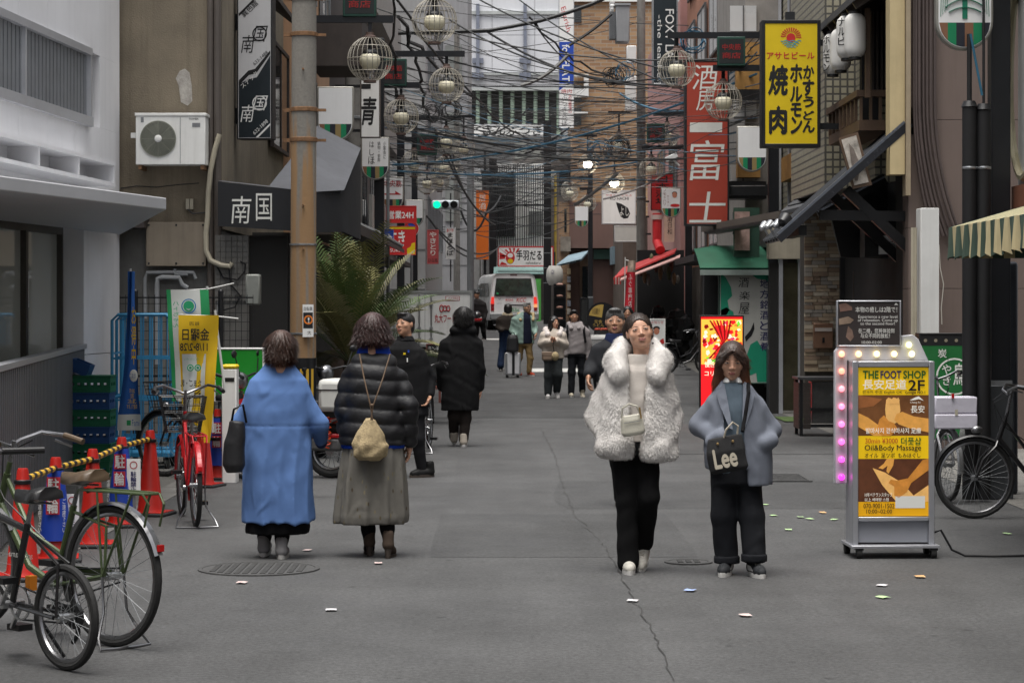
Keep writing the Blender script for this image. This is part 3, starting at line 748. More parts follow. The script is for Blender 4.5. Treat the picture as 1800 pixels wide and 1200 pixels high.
# unseen street behind the camera: plain buildings added to cut frontal fill light
bh = block('unseen_side_building','unseen grey rendered building added on the left of the street behind the viewer',-12,-5.2,-45,11.5,9,mat('grey_render',()))
bk = block('unseen_side_building','unseen brown rendered building added on the right of the street behind the viewer',5.0,12,-45,8.5,9,BRN)
be = block('unseen_end_building','unseen pale building added to close the street far behind the viewer',-14,14,-62,-52,8,mat('pale_tile',()))
for w_,r_ in ((Wall((-5.2,11.5),(-5.2,-45)),bh),(Wall((5.0,-45),(5.0,8.5)),bk)):
 for i in range(10): window(r_,w_,2+5*i,4+5*i,3.6,5.2); window(r_,w_,2+5*i,4+5*i,6.4,8)
# ================================================================== right side buildings
DWOOD = mat('dark_wood',())
CREAM = mat('cream_post',(0.5,0.4,0.22),.7,var=.08,streak=.25)
BROWNW = mat('brown_panel_wall',(0.135,0.10,0.085),.75,var=.1,scale=1.2,streak=.25)
r1 = thing('brown_panel_building','brown panelled building wall with bundled cables running down it','building',(4.75,27,0))
for i,(z0,z1) in enumerate(((0,1.9),(1.906,2.62),(2.626,3.9),(3.906,9.5))):
 wpart(r1,MB().box(PX(1597,27),9,27,27.4,z0,z1),'wall_panel',BROWNW)
wpart(r1,MB().box(PX(1597,27)+.02,9,27.05,28,0,9.4),'building_core',mat('interior_dark',()))
CAB = mat('brown_cable',(0.075,0.055,0.05),.6,var=.15)
for k in range(7):
 x = 1606 + k*6 + random.uniform(-2,2); xe = 1640 + k*8
 pts = [(PX(x + (xe-x)*max(0,(py-180)/230.)**2,26.9),26.93-.012*(k%3),PZ(py,26.9)) for py in range(-40,420,35)]
 wpart(r1,MB().tube(pts,.018,6),'cable',CAB)
wpart(r1,MB().box(PX(1613,26.4),PX(1645,26.4),26.2,26.5,0,PZ(367,26.4)),'white_pillar',mat('white_pillar',(0.62,0.62,0.6),.6,var=.04,streak=.15),bevel=.006)
b = MB();
for x in (1604,1609): b.tube([(PX(x,26.3),26.3,z) for z in (.1,1.4,2.2,2.6)],.02,7)
wpart(r1,b,'conduit',BEIGE)
wpart(r1,MB().tube([(PX(x,26.9),26.95,PZ(y,26.9)) for x,y in ((1652,430),(1654,470),(1660,500),(1656,540),(1657,570))],.006,5),'thin_cable',mat('pale_cable',(0.5,0.48,0.42),.6,var=0))
# near right building
r0 = thing('cornerside_shop','shop with brown slatted shutters and pale upper wall at the right edge','building',(4.47,18.5,0))
wpart(r0,MB().box(4.47,10,9,20.1,2.75,8),'upper_wall',mat('pale_wall',(0.42,0.42,0.4),.7,var=.1,streak=.35))
wpart(r0,MB().box(4.55,10,9,20.0,0,2.745),'lower_wall',mat('interior_dark',()))
for k in range(26): wpart(r0,MB().box(4.49,4.548,12,19.9,.15+.1*k,.235+.1*k),'shutter_slat',mat('brown_slat',(0.06,0.05,0.042),.5,var=.15))
wpart(r0,MB().box(4.40,4.469,19.0,20.05,2.3,2.74),'wood_sign',mat('red_wood',(0.2,0.075,0.04),.6,var=.2))
b = MB(); b.tube([(4.44,19.75+.55*math.cos(t),3.7+.9*math.sin(t)) for t in [2*math.pi*i/28 for i in range(28)]],.035,6,closed=True)
wpart(r0,b,'oval_sign_rim',mat('aged_gold',(0.3,0.27,0.18),.5,metal=.4))
# striped awning
sa = thing('striped_awning','green and cream striped shop awning with scalloped edge','awning',(3.3,15.6,2.02))
AGR = mat('awning_green',(0.05,0.085,0.06),.8,var=.2,streak=.2); ACR = mat('awning_cream',(0.55,0.46,0.26),.8,var=.12,streak=.25)
bg_,bc_ = MB(),MB()
sw = .05; k = 0; y = 17.2
def wob(y): return .02*math.sin(y*23)
while y > 13.6:
 b = bg_ if (k//3) % 2 == 0 else bc_
 ya,yb = y,y - sw
 xa,xb = 3.3+wob(ya),3.3+wob(yb)
 za = 2.03+.03*abs(math.sin((17.2-ya)*math.pi/.3)); zb_ = 2.03+.03*abs(math.sin((17.2-yb)*math.pi/.3))
 b.add([(xa,ya,za),(xb,yb,zb_),(3.3,yb,2.28),(3.3,ya,2.28),(4.48,yb,2.62),(4.48,ya,2.62)],[(0,1,2,3),(3,2,4,5)])
 b.add([(xa+.006,ya,za),(xb+.006,yb,zb_),(3.306,yb,2.27),(3.306,ya,2.27),(4.48,yb,2.61),(4.48,ya,2.61)],[(3,2,1,0),(5,4,2,3)])
 y -= sw; k += 1
n = 14
for i in range(n):      # far end valance
 xa,xb = 3.3+1.17*i/n,3.3+1.17*(i+1)/n
 b = bg_ if i % 2 == 0 else bc_
 b.add([(xa,17.2,2.05),(xb,17.2,2.05),(xb,17.2,2.28+.34*(i+1)/n),(xa,17.2,2.28+.34*i/n)],[(0,1,2,3)])
tag(wpart(sa,bg_,'green_stripe',AGR),kind='stuff'); tag(wpart(sa,bc_,'cream_stripe',ACR),kind='stuff')
b = MB()
for y in (17.15,15.4,13.7): b.beam((3.32,y,2.26),(4.46,y,2.59),.025,.025)
b.beam((3.33,13.7,2.26),(3.33,17.15,2.26),.025,.025); wpart(sa,b,'awning_frame',STEEL)
# wooden balcony house
r2 = thing('wooden_balcony_house','tiled wall house with timber balcony and black pent roof over its entrance','building',(4.6,27,0))
def tile_mat(name,c,mort,s):
 m = bpy.data.materials.new(name); m.use_nodes = True; nt = m.node_tree; N,L = nt.nodes.new,nt.links.new; b = nt.nodes['Principled BSDF']
 tc = N('ShaderNodeTexCoord'); sep = N('ShaderNodeSeparateXYZ'); L(tc.outputs['Object'],sep.inputs[0])
 ad = N('ShaderNodeMath'); ad.operation = 'ADD'; L(sep.outputs['X'],ad.inputs[0]); L(sep.outputs['Y'],ad.inputs[1])
 cb = N('ShaderNodeCombineXYZ'); L(ad.outputs[0],cb.inputs['X']); L(sep.outputs['Z'],cb.inputs['Y'])
 br = N('ShaderNodeTexBrick'); br.offset = 0; br.inputs['Scale'].default_value = 1; br.inputs['Brick Width'].default_value = s; br.inputs['Row Height'].default_value = s
 br.inputs['Mortar Size'].default_value = s*.14; br.inputs['Color1'].default_value = (*c,1); br.inputs['Color2'].default_value = (c[0]*.8,c[1]*.8,c[2]*.75,1); br.inputs['Mortar'].default_value = (*mort,1)
 L(cb.outputs[0],br.inputs['Vector']); L(br.outputs['Color'],b.inputs['Base Color']); b.inputs['Roughness'].default_value = .4
 bp = N('ShaderNodeBump'); bp.inputs['Strength'].default_value = .5; bp.inputs['Distance'].default_value = .005; bp.invert = True; L(br.outputs['Fac'],bp.inputs['Height']); L(bp.outputs['Normal'],b.inputs['Normal'])
 return m
TILEW = tile_mat('mosaic_tile',(0.40,0.37,0.28),(0.10,0.095,0.085),.1)
wpart(r2,MB().box(4.72,9,29.6,35,3.3,9.5),'tiled_wall',TILEW)
wpart(r2,MB().box(PX(1449,31.2),4.72,31.2,34.9,3.3,9.5),'tiled_bay',TILEW)
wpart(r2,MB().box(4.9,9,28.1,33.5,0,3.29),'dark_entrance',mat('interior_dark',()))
wpart(r2,MB().box(4.73,9,27.5,29.5,4.4,9.5),'upper_wall',DWOOD)
wpart(r2,MB().box(PX(1562,27),PX(1588,27),26.9,27.2,3.25,9.5),'cream_post',CREAM)
wpart(r2,MB().box(PX(1589,27),PX(1597,27),26.85,27.1,3.0,9.5),'trim_post',mat('tan_trim',(0.3,0.24,0.16),.7,streak=.3))
# eave at the top
def slab(pts,t,):
 b = MB(); n = len(pts); vs = [Vector(p) for p in pts] + [Vector(p)-Vector((0,0,t)) for p in pts]
 return b.add(vs,[tuple(range(n)),tuple(range(2*n-1,n-1,-1))] + [(i,n+i,n+(i+1)%n,(i+1)%n) for i in range(n)])
ez0,ez1 = 5.46,5.85
wpart(r2,slab([(4.12,27.4,ez0),(4.72,27.4,ez1),(4.72,30.6,ez1),(4.12,30.6,ez0)],.09),'eave_roof',ROOFT)
for k in range(6): wpart(r2,MB().beam((4.15,27.6+.55*k,ez0-.13),(4.7,27.6+.55*k,ez1-.16),.06,.09),'rafter',DWOOD)
WBR = mat('brown_timber',(0.10,0.06,0.035),.6,var=.25,scale=3,bump=.2,bscale=30)
wpart(r2,MB().beam((PX(1525,28),28,PZ(15,28)),(PX(1525,28),28,PZ(172,28)),.06,.06),'post',WBR)
wpart(r2,MB().box(4.3,4.72,28.2,30.9,3.87,4.0),'balcony_floor',WBR)
wpart(r2,MB().box(4.27,4.72,28.18,28.26,4.29,4.37),'balcony_rail',WBR); wpart(r2,MB().box(4.27,4.35,28.262,30.95,4.29,4.37),'balcony_rail',WBR)
for k in range(4): wpart(r2,MB().box(4.31+.12*k,4.345+.12*k,28.2,28.24,4.001,4.289),'baluster',WBR)
for k in range(8): wpart(r2,MB().box(4.29,4.33,28.5+.33*k,28.55+.33*k,4.001,4.289),'baluster',WBR)
for k in range(4):
 px = 1532+k*8; wpart(r2,MB().box(PX(px,28.9),PX(px+4,28.9),28.9,29,PZ(172,28.9),PZ(20,28.9)),'shutter_slat',DWOOD)
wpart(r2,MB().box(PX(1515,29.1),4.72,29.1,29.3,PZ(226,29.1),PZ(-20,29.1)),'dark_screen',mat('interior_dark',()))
# slanting picture board under the balcony
b = MB(); q = [(1474,243),(1508,232),(1533,325),(1500,332)]
vs = [W(x,y,26.99 if i in (0,3) else 27.0) for i,(x,y) in enumerate(q)]; vs2 = [v+Vector((0,.06,0)) for v in vs]
b.add(vs+vs2,[(3,2,1,0),(4,5,6,7),(0,1,5,4),(1,2,6,5),(2,3,7,6),(3,0,4,7)]); wpart(r2,b,'picture_board',WBR)
b = MB(); q = [(1479,246),(1505,238),(1527,320),(1502,326)]
b.add([W(x,y,26.98) for x,y in q],[(3,2,1,0)]); wpart(r2,b,'picture',mat('old_photo',(0.42,0.38,0.33),.5,var=.6,scale=7))
b = MB(); q = [(1492,252),(1501,262),(1512,290),(1508,318),(1503,318),(1496,282)]
b.add([W(x,y,26.97) for x,y in q],[tuple(range(5,-1,-1))]); wpart(r2,b,'picture_figure',mat('old_photo_dark',(0.16,0.13,0.11),.5,var=.4,scale=9))
# black pent roof
PY0,PY1 = 27.12,28.6
ridge,eave = Vector((4.68,0,PZ(222,27))),Vector((PX(1372,27),0,PZ(418,27)))
BLKT = mat('black_roof_tile',(0.009,0.010,0.012),.32,var=.3,scale=5)
dirv = (eave-ridge)
def rp(t,y,h=0): p = ridge + dirv*t; nrm = Vector((-dirv.z,0,dirv.x)).normalized(); nrm = nrm if nrm.z > 0 else -nrm; return Vector((p.x,y,p.z)) + nrm*h
b = MB(); n = 1
b.add([rp(0,PY0),rp(1,PY0),rp(1,PY1),rp(0,PY1),rp(0,PY0,-.04),rp(1,PY0,-.04),rp(1,PY1,-.04),rp(0,PY1,-.04)],[(3,2,1,0),(4,5,6,7),(0,1,5,4),(1,2,6,5),(2,3,7,6),(3,0,4,7)])
wpart(r2,b,'roof_deck',BLKT)
for k in range(6):
 y = PY0+.02+.28*k
 wpart(r2,MB().cyl(rp(0,y,.012),rp(1.01,y,.012),.034,n=8),'roof_tile',BLKT)
wpart(r2,MB().beam(rp(-.02,PY0-.2,.0),rp(1.02,PY0-.2,.0),.05,.085),'bargeboard',mat('gloss_black_board',(0.02,0.021,0.025),.25,var=.2))
wpart(r2,MB().beam(rp(0,PY0-.2,.06),rp(1.0,PY0-.2,.06),.05,.03),'roof_edge_trim',mat('pale_edge',(0.2,0.22,0.26),.3,metal=.7,var=.1))
wpart(r2,MB().box(4.5,4.78,PY0-.12,PY0+.3,ridge.z-.1,ridge.z+.22),'ridge_block',BLKT)
wpart(r2,MB().beam(rp(.86,PY0+.1,-.12),rp(.86,PY1,-.12),.1,.12),'purlin',BLACK)
for y in (PY0+.15,PY1-.1):
 wpart(r2,MB().beam(rp(.5,y,-.1),(4.85,y,PZ(450,27)),.11,.12),'brace',BLACK)
wpart(r2,MB().beam(rp(.72,PY0+.15,-.12),(4.75,PY0+.15,rp(.72,0,-.14).z),.1,.12),'tie_beam',BLACK)
wpart(r2,MB().beam(W(1556,314,28.9),W(1437,376,28.9),.06,.14),'inner_board',BLACK); wpart(r2,MB().beam(W(1555,311,28.86),W(1438,372,28.86),.03,.025),'inner_board_lit_edge',mat('pale_edge',()))  # pale strip puts the board's lit edge into colour
b = MB(); b.add([W(1556,320,28.95),W(1440,381,28.95),W(1445,384,30.5),W(1540,330,30.5)],[(0,1,2,3)]); wpart(r2,b,'roof_soffit',BLACK)
b = MB(); q = [(1592,262),(1606,262),(1606,456),(1478,452),(1462,384)]; b.prism([(PX(x,29.7),PZ(y,29.7)) for x,y in reversed(q)],29.7,29.8); wpart(r2,b,'under_roof_shade',BLACK)  # black board standing in for the shade under the roof
wpart(r2,MB().box(PX(1520,28.6),4.9,28.6,29,PZ(452,28.6),PZ(385,28.6)),'lintel_panel',BLACK)
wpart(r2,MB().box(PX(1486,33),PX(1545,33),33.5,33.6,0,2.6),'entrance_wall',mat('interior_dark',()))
for k in range(9): wpart(r2,MB().box(PX(1500+k*6,32.6),PX(1503+k*6,32.6),32.6,32.66,.1,2.2),'lattice_slat',DWOOD)
# second small dark roof behind
b = MB(); q=[(1378,365,33),(1490,330,33),(1490,322,36),(1440,318,36)]
wpart(r2,slab([W(1372,372,33),W(1452,352,33),W(1492,318,36),W(1430,322,36)],.05),'lower_roof',mat('slate_roof',(0.07,0.072,0.078),.5,var=.2,streak=.3))
for k in range(3):
 wpart(r2,MB().beam(W(1385+k*10,366-k*11,33.1+k*.8)+Vector((0,0,.03)),W(1462+k*8,348-k*9,33.1+k*.8)+Vector((0,0,.03)),.02,.02),'roof_seam',BLACK)
# floodlights on roof edge
for i,(x,y) in enumerate(((1378,388),(1366,394),(1352,396),(1342,398))):
 t = thing('floodlight',('round black floodlight on the black roof edge beside the yellow sign' if i==0 else 'small silver floodlight in the row clipped along the black roof edge'),'floodlight',W(x,y,27.3),0,None if i==0 else 'silver floodlights on the roof edge')
 r = .085 if i==0 else .05; m = BLACK if i==0 else STEEL
 b = MB(); M = Matrix.Rotation(rad(-60),4,'X') @ Matrix.Rotation(rad(30),4,'Y')
 b.lathe([(0,-.09),(r*.6,-.07),(r,.02),(r*1.05,.05),(r*.9,.045),(0,.03)],14,M); b.build('lamp_head',m,t)
 MB().beam((0,0,0),(.06,.02,-.12),.02,.02).build('bracket',STEEL,t)
# paper lanterns
LANT = mat('lantern_paper',(0.66,0.65,0.62),.6,var=.04,streak=.12)
LCAP = mat('lantern_cap',(0.02,0.02,0.02),.5)
def lantern(px,py,Y,label,chars,side):
 t = thing('paper_lantern',label,'lantern',W(px,py,Y),0,'white paper lanterns under the eave')
 R_,H_ = .135,.265
 prof = []
 n = 24
 for i in range(n+1):
  u = i/n; z = -H_+2*H_*u
  r = R_*min(1,(1-abs(2*u-1)**6))**.35 if 0<i<n else R_*.55
  prof.append((max(r,R_*.55)*(1-.012*(i%2)),z))
 MB().lathe(prof,20).build('paper_shade',LANT,t)
 MB().lathe([(0,H_-.005),(R_*.57,H_-.005),(R_*.57,H_+.03),(0,H_+.03)],16).lathe([(0,-H_-.03),(R_*.57,-H_-.03),(R_*.57,-H_+.005),(0,-H_+.005)],16).cyl((0,0,H_),(0,0,H_+.16),.006,n=5).build('cap',LCAP,t)
 for i,c in enumerate(chars):
  o = glyphs(c,(-.05,.13-.12*i,.05,.23-.12*i),-R_-.003,INK,t,bold=.02); o.rotation_euler = (0,0,rad(side))
  o['label'] = 'black brush character on the paper'
lantern(1503,63,27.9,'front white paper lantern nearest the cream post',[],0)
lantern(1489,66,28.5,'lettered white paper lantern half hidden behind the front one','ナルビ',-38)
lantern(1478,88,29.2,'third white paper lantern hanging lower in the row',[],0)
lantern(1464,96,29.9,'lettered white paper lantern at the far end of the row','ホルモン'[:4],-45)
# stone wall with individual stones
sw_ = thing('stone_pier','stacked ledge stone pier beside the entrance with a copper mailbox','stone wall',(PX(1448,34),34,0))
x0,x1 = PX(1414,34),PX(1482,34)
wpart(sw_,MB().box(x0+.01,x1-.01,34.03,34.6,0,3.27),'core',mat('stone_joint',(0.06,0.052,0.045),.9))
SM = [mat('ledge_stone_%s' % nm,c,.85,var=.25,scale=14,bump=.5,bscale=40) for nm,c in (('tan',(0.42,0.33,0.23)),('grey',(0.33,0.30,0.26)),('pale',(0.52,0.45,0.35)),('brown',(0.28,0.20,0.14)))]
cubes = {}
zc_ = 0.72; cnt = 0
while zc_ < 3.24:
 h = random.uniform(.04,.068); xx = x0
 while xx < x1-.02:
  w = min(random.uniform(.09,.24),x1-xx)
  if cnt < 298:
   key = random.randrange(4)
   if key not in cubes:
    cubes[key] = MB().box(0,1,0,1,0,1).mesh('stone',SM[key],0)
   o = bpy.data.objects.new('stone',cubes[key]); COL.objects.link(o); o.parent = sw_
   o.matrix_parent_inverse = Matrix.Translation(-sw_.location)
   d = random.uniform(.0,.035)
   o.location = (xx+.003,34-d,zc_+.002); o.scale = (w-.006,.06,h-.005); o.rotation_euler = (0,random.gauss(0,.006),0)
   cnt += 1
  xx += w
 zc_ += h
mbx = thing('mailbox','copper coloured mailbox on the stacked stone pier','mailbox',W(1446,590,33.93))
s_ = 33.9/F
MB().box(-17*s_,17*s_,-.09,.02,-22*s_,22*s_).build('box',mat('copper_box',(0.25,0.14,0.09),.4,metal=.4,var=.12),mbx,bevel=.01)
MB().box(-15*s_,15*s_,-.104,-.089,8*s_,14*s_).build('flap',mat('pale_plate',(0.5,0.44,0.4),.4,var=.1),mbx)
MB().box(-2*s_,2*s_,-.098,-.089,-12*s_,-3*s_).build('keyhole',BLACK,mbx)
# doorway between stone pier and sake sign
dr = thing('shop_entrance','narrow glass door with aluminium frame left of the stone pier','door',(PX(1392,36),36,0))
for px in (1372,1406): wpart(dr,MB().box(PX(px-3.5,36),PX(px+3.5,36),35.95,36.05,0,PZ(455,36)),'door_frame',mat('pale_aluminium',()))
wpart(dr,MB().box(PX(1376,36),PX(1402,36),35.98,36,0.05,PZ(462,36)),'door_glass',mat('olive_glass',(0.06,0.055,0.035),.1,var=.4,scale=2))
wpart(dr,MB().box(PX(1350,36),PX(1416,36),35.9,36.2,PZ(455,36),PZ(400,36)),'transom_panel',mat('cream_panel',(0.4,0.36,0.28),.6,streak=.3))
wpart(dr,MB().box(PX(1352,36),PX(1368,36),35.98,36.05,0,PZ(462,36)),'side_panel',mat('dark_recess',()))
gm = sheet('entrance_mat',PX(1368,34),PX(1414,34),[33.2,34.6],.02,mat('green_mat',(0.06,0.1,0.025),.95,var=.3,scale=40))
# buildings continuing on the right
r3 = block('mosaic_front_building','pale tiled building with bay windows behind the yellow signboard',4.8,11,36.2,47,11,TILEW)
w3r = Wall((4.8,36.2),(4.8,47))
for j in range(2):
 for i in range(3): window(r3,w3r,.8+3.3*i,2.8+3.3*i,3.4+2.6*j,5+2.6*j,out=.05,mull=1,glass=GLASSL if i==1 else GLASSD,frame=mat('pale_aluminium',()))
OR = mat('orange_bay',(0.38,0.2,0.055),.6,var=.15)
for j,(a,c) in enumerate(((70,165),(268,312))):
 wpart(r3,MB().box(PX(1392,37.5),4.79,37.5,39,PZ(c,37.5),PZ(a,37.5)),'timber_bay',OR)
wpart(r3,MB().box(4.3,4.79,36.4,46.8,2.7,2.82),'shop_canopy',BLACK)
wpart(r3,MB().box(4.74,4.79,36.3,46.9,.02,2.68),'shopfront',mat('dim_shopfront',()))
r4 = block('salmon_building','salmon rendered building with white framed windows behind the tall red sign',4.7,11,47.3,61,12,mat('salmon_render',(0.42,0.2,0.13),.8,var=.08,streak=.25))
w4r = Wall((4.7,47.3),(4.7,61))
for j in range(4):
 for i in range(4): window(r4,w4r,.7+3.3*i,2.9+3.3*i,3.1+2.2*j,4.6+2.2*j,out=.05,mull=1,glass=mat('white_blind',(0.6,0.6,0.6),.3,var=.08,scale=1),frame=mat('dark_frame',(0.1,0.1,0.1),.5))
r4f = Wall((4.7,47.3),(11,47.3))
wpart(r4,MB().box(4.66,4.699,47.4,60.9,.02,2.7),'shopfront',mat('dim_shopfront',()))
wpart(r4,MB().box(4.0,4.69,50,56,2.7,2.85),'shop_canopy',DARKM)
# corner piece visible between red and yellow signs
rw = block('white_window_house','house with white framed windows and orange timber box between the red and yellow signs',4.15,4.79,40.5,46,10,mat('grey_beige',(0.27,0.25,0.23),.8,var=.15,streak=.3))
for (a,c,d,e) in ((1285,290,1328,318),(1288,372,1330,408),(1284,10,1330,55),(1290,150,1330,205)):
 wpart(rw,MB().box(PX(a,40.4),PX(d,40.4),40.44,40.49,PZ(e,40.4),PZ(c,40.4)),'window',mat('white_blind',()))
 wpart(rw,MB().box(PX((a+d)/2-1,40.4),PX((a+d)/2+1,40.4),40.41,40.438,PZ(e,40.4),PZ(c,40.4)).box(PX(a,40.4),PX(d,40.4),40.41,40.438,PZ(e,40.4)-.04,PZ(e,40.4)),'window_bar',mat('dark_frame',()))
for (a,c,d,e) in ((1294,75,1336,165),(1296,255,1336,312)):
 wpart(rw,MB().box(PX(a,40.2),PX(d,40.2),40.15,40.43,PZ(e,40.2),PZ(c,40.2)),'timber_bay',OR)
wpart(rw,MB().box(PX(1278,40),PX(1345,40),39.8,40.4,PZ(350,40),PZ(320,40)),'dark_beam',BLACK)
# green shop canopy over sake sign
gc = thing('green_canopy','dark green curved shop canopy above the sake signboard','awning',W(1300,470,38))
b = MB(); pts = []
for i in range(7):
 t = i/6; pts.append((39.6-1.9*t,PZ(425,38)-.02-.42*t**1.6))
xL,xR = PX(1228,38),PX(1372,38)
vs = []
for y,z in pts: vs += [(xL if y<39 else xL+.3,y,z),(xR,y,z),(xL if y<39 else xL+.3,y,z-.03),(xR,y,z-.03)]
fs = []
for i in range(6):
 a = 4*i; c = a+4
 fs += [(a,c,c+1,a+1),(a+2,a+3,c+3,c+2),(a,a+2,c+2,c),(a+1,c+1,c+3,a+3)]
b.add(vs,fs)
wpart(gc,b,'canopy_shell',mat('green_canvas',(0.012,0.09,0.05),.5,var=.15))
wpart(gc,MB().box(xL,xR,37.68,37.72,pts[-1][1]-.12,pts[-1][1]-.031),'valance',mat('silver_valance',(0.2,0.24,0.22),.5,var=.15))
wpart(gc,MB().box(xL+.2,xR,39.3,39.6,0,pts[0][1]-.1),'dark_recess',mat('interior_dark',()))
# brown pitched edge of the next canopy
cn = thing('flat_black_canopy','thin black canopy edge with pale fascia below the tall red sign','awning',W(1320,400,35))
wpart(cn,MB().beam(W(1236,402,41),W(1372,378,34),.06,.12),'fascia',mat('brown_fascia',(0.12,0.10,0.085),.6))
wpart(cn,MB().beam(W(1250,409,40.5),W(1372,388,33.9),.25,.05),'soffit',BLACK)
wpart(cn,MB().box(PX(1290,38.3),PX(1335,38.3),38.3,38.4,PZ(470,38.3),PZ(365,38.3)),'poster_board',mat('green_poster',(0.035,0.09,0.06),.6,var=.3,scale=3))
wpart(cn,MB().box(PX(1292,38.2),PX(1318,38.2),38.22,38.29,PZ(440,38.2),PZ(372,38.2)),'pink_poster',mat('faded_poster',(0.42,0.28,0.24),.6,var=.5,scale=5))
# dark shop row with red awning further on
r5 = block('pink_building','pink rendered building above the red awning shop',PX(1196,66)-.35,11,61.3,76,10,mat('pink_render',(0.5,0.27,0.25),.8,var=.08,streak=.2))
w5r = Wall((PX(1196,66)-.35,61.3),(PX(1196,66)-.35,76))
wpart(r5,MB().box(PX(1140,77.0),PX(1210,77.0),76.2,77.5,2,PZ(150,76.2)),'rear_wing',mat('pink_render',()))
for j in range(2): window(r5,w5r,1+5*j,3.6+5*j,4.6,6.4,out=.04)
wpart(r5,MB().box(.2,14,.005,.06,.4,3.0,w5r.M),'open_shopfront',mat('interior_dark',()))
r6 = block('cafe_block','dim shop block with hanging lamps beyond the red banner',PX(1090,80),PX(1150,80)+4,78,85.5,4.8,mat('dim_brown',(0.1,0.075,0.06),.8,var=.3,scale=2),z0=.8)
ra = thing('red_awning','red and white retractable awning over the dark stall','awning',W(1140,480,60))
b = MB(); q = [W(1080,487,58.5),W(1150,462,58.5),W(1185,437,62),W(1120,462,62)]
RAW = mat('red_awning',(0.42,0.03,0.03),.6,var=.15); PAW = mat('pink_awning',(0.55,0.33,0.3),.6,var=.15)
wpart(ra,slab([W(1078,489,57),W(1186,443,57),W(1190,436,60),W(1095,470,60)],.04),'upper_sheet',RAW)
wpart(ra,slab([W(1090,492,56),W(1195,452,56),W(1196,447,57.5),W(1092,487,57.5)],.03),'lower_sheet',PAW)
for k in range(5): wpart(ra,MB().box(PX(1079+k*2.6,56.9),PX(1081+k*2.6,56.9),56.9,56.93,PZ(500,57),PZ(487,57)),'valance_strip',PAW if k%2 else RAW)
st_ = thing('covered_stall','dark stall goods covered with black plastic sheet under the red awning','stall',(PX(1170,57),57,zg(57)))
b = MB()
for k in range(40): b.ball((PX(1150+random.uniform(0,55),57),57+random.uniform(0,.6),zg(57)+random.uniform(.1,1.5)*(.4+.6*random.random())),random.uniform(.12,.3),7)
wpart(st_,b,'plastic_cover',mat('black_plastic',(0.01,0.01,0.011),.25,var=.3,bump=.8,bscale=7))
b = MB(); b.box(PX(1122,60),PX(1205,60),60.5,60.6,zg(60),3.2); wpart(st_,b,'dark_back',mat('interior_dark',()))
# hanging goods
for k in range(12):
 wpart(st_,MB().ball((PX(1128+k*6.5,59),58.5+random.random(),PZ(random.uniform(455,500),59)),(.06,.06,random.uniform(.1,.22)),8),'hanging_goods',mat('goods_%d' % (k%4),[(0.16,0.05,0.03),(0.3,0.18,0.1),(0.25,0.24,0.22),(0.09,0.1,0.05)][k%4],.5,var=.4,scale=9))
rp_ = thing('red_duct','fat red exhaust duct with bent end above the stall','duct',W(1155,410,60))
wpart(rp_,MB().tube([W(1155,375,60),W(1155,400,60),W(1155,425,60),W(1161,440,59.6)],.125,14),'duct_pipe',mat('red_duct',(0.5,0.03,0.035),.4,var=.1))
wpart(rp_,MB().cyl(W(1155,378,60),W(1155,386,60),.15,n=14),'collar',mat('pale_plate',()))
# ================================================================== signs
SG = mat('sign_grey_white',(0.6,0.6,0.61),.4,var=.04,streak=.1)
SB = mat('sign_black',(0.012,0.02,0.026),.35,var=.15)
s = Sign('snack_bar_sign','tall two tone snack bar sign with black lower half and brush lettering','sign',(420,-30,482,246),27.2,DARKM,SG,.22,2,rad(-6))
s.poly([(423,150),(440,141),(455,138),(479,100),(479,243),(423,243)],SB,.002)
s.poly([(423,143),(440,126),(452,123),(479,91),(479,97),(454,131),(441,134),(423,152)],INK,.0035)
s.poly([(423,26),(450,0),(450,5),(423,31)],INK,.003)
s.text('異色館',427,3,458,33,INK,rot=.75,bold=.01)
s.text('南',427,64,452,95,INK,shear=.2); s.text('国',447,48,475,76,INK,shear=.3)
s.ring(460,62,12,2.2,INK,.003)
s.text('633-1488',449,92,475,117,INK,rot=.7)
s.text('スナック',426,128,455,157,SIGNW,rot=.75,d=.005)
s.text('南',426,186,452,216,SIGNW,shear=.2,d=.005); s.text('国',447,170,475,196,SIGNW,shear=.3,d=.005)
s.ring(460,183,12,2.2,SIGNW,.005)
s.text('632-1898',449,212,475,238,SIGNW,rot=.7,d=.005)
s.poly([(453,243),(479,218),(479,222),(458,243)],SIGNW,.004)
b = MB()
for py in (40,205): b.box(PX(390,27.3)-s.root.location.x,-.2,.02,.1,PZ(py+14,27.3)-s.root.location.z,PZ(py-14,27.3)-s.root.location.z)
b.build('wall_bracket',DARKM,s.root)
s = Sign('beer_hall_sign','bright yellow lit signboard with red beer crest and black grilled meat lettering','sign',(1337,38,1440,260),30,BLACK,YELLOW,.28,6)
for i in range(13):
 a0 = rad(182+ i*14.6); a1 = a0 + rad(8)
 s.poly([(1388+9*math.cos(a0),68+9*math.sin(a0)),(1388+18*math.cos(a0),68+17*math.sin(a0)),(1388+18*math.cos(a1),68+17*math.sin(a1)),(1388+9*math.cos(a1),68+9*math.sin(a1))],RED,.003)
s.ell(1388,69,8,8,RED,.004)
for k in range(4):
 w = 18-k*3.2
 b_ = [(1388-w+2*w*i/12,74+k*3.4 + 1.2*math.sin(i*1.6+k)) for i in range(13)]
 s.poly(b_ + [(x,y+1.5) for x,y in reversed(b_)],mat('wave_teal',(0.02,0.3,0.4),.5,var=0),.005)
s.text('アサヒビール',1346,94,1429,106,RED,bold=.035)
s.text('焼',1349,118,1382,168,INK,bold=.06,shear=.08); s.text('肉',1351,190,1380,236,INK,bold=.07)
for c,(x0,y0,x1,y1) in zip('ホルモン',((1387,116,1407,146),(1387,155,1407,180),(1388,184,1406,206),(1388,208,1407,236))): s.text(c,x0,y0,x1,y1,INK,bold=.07,shear=.06)
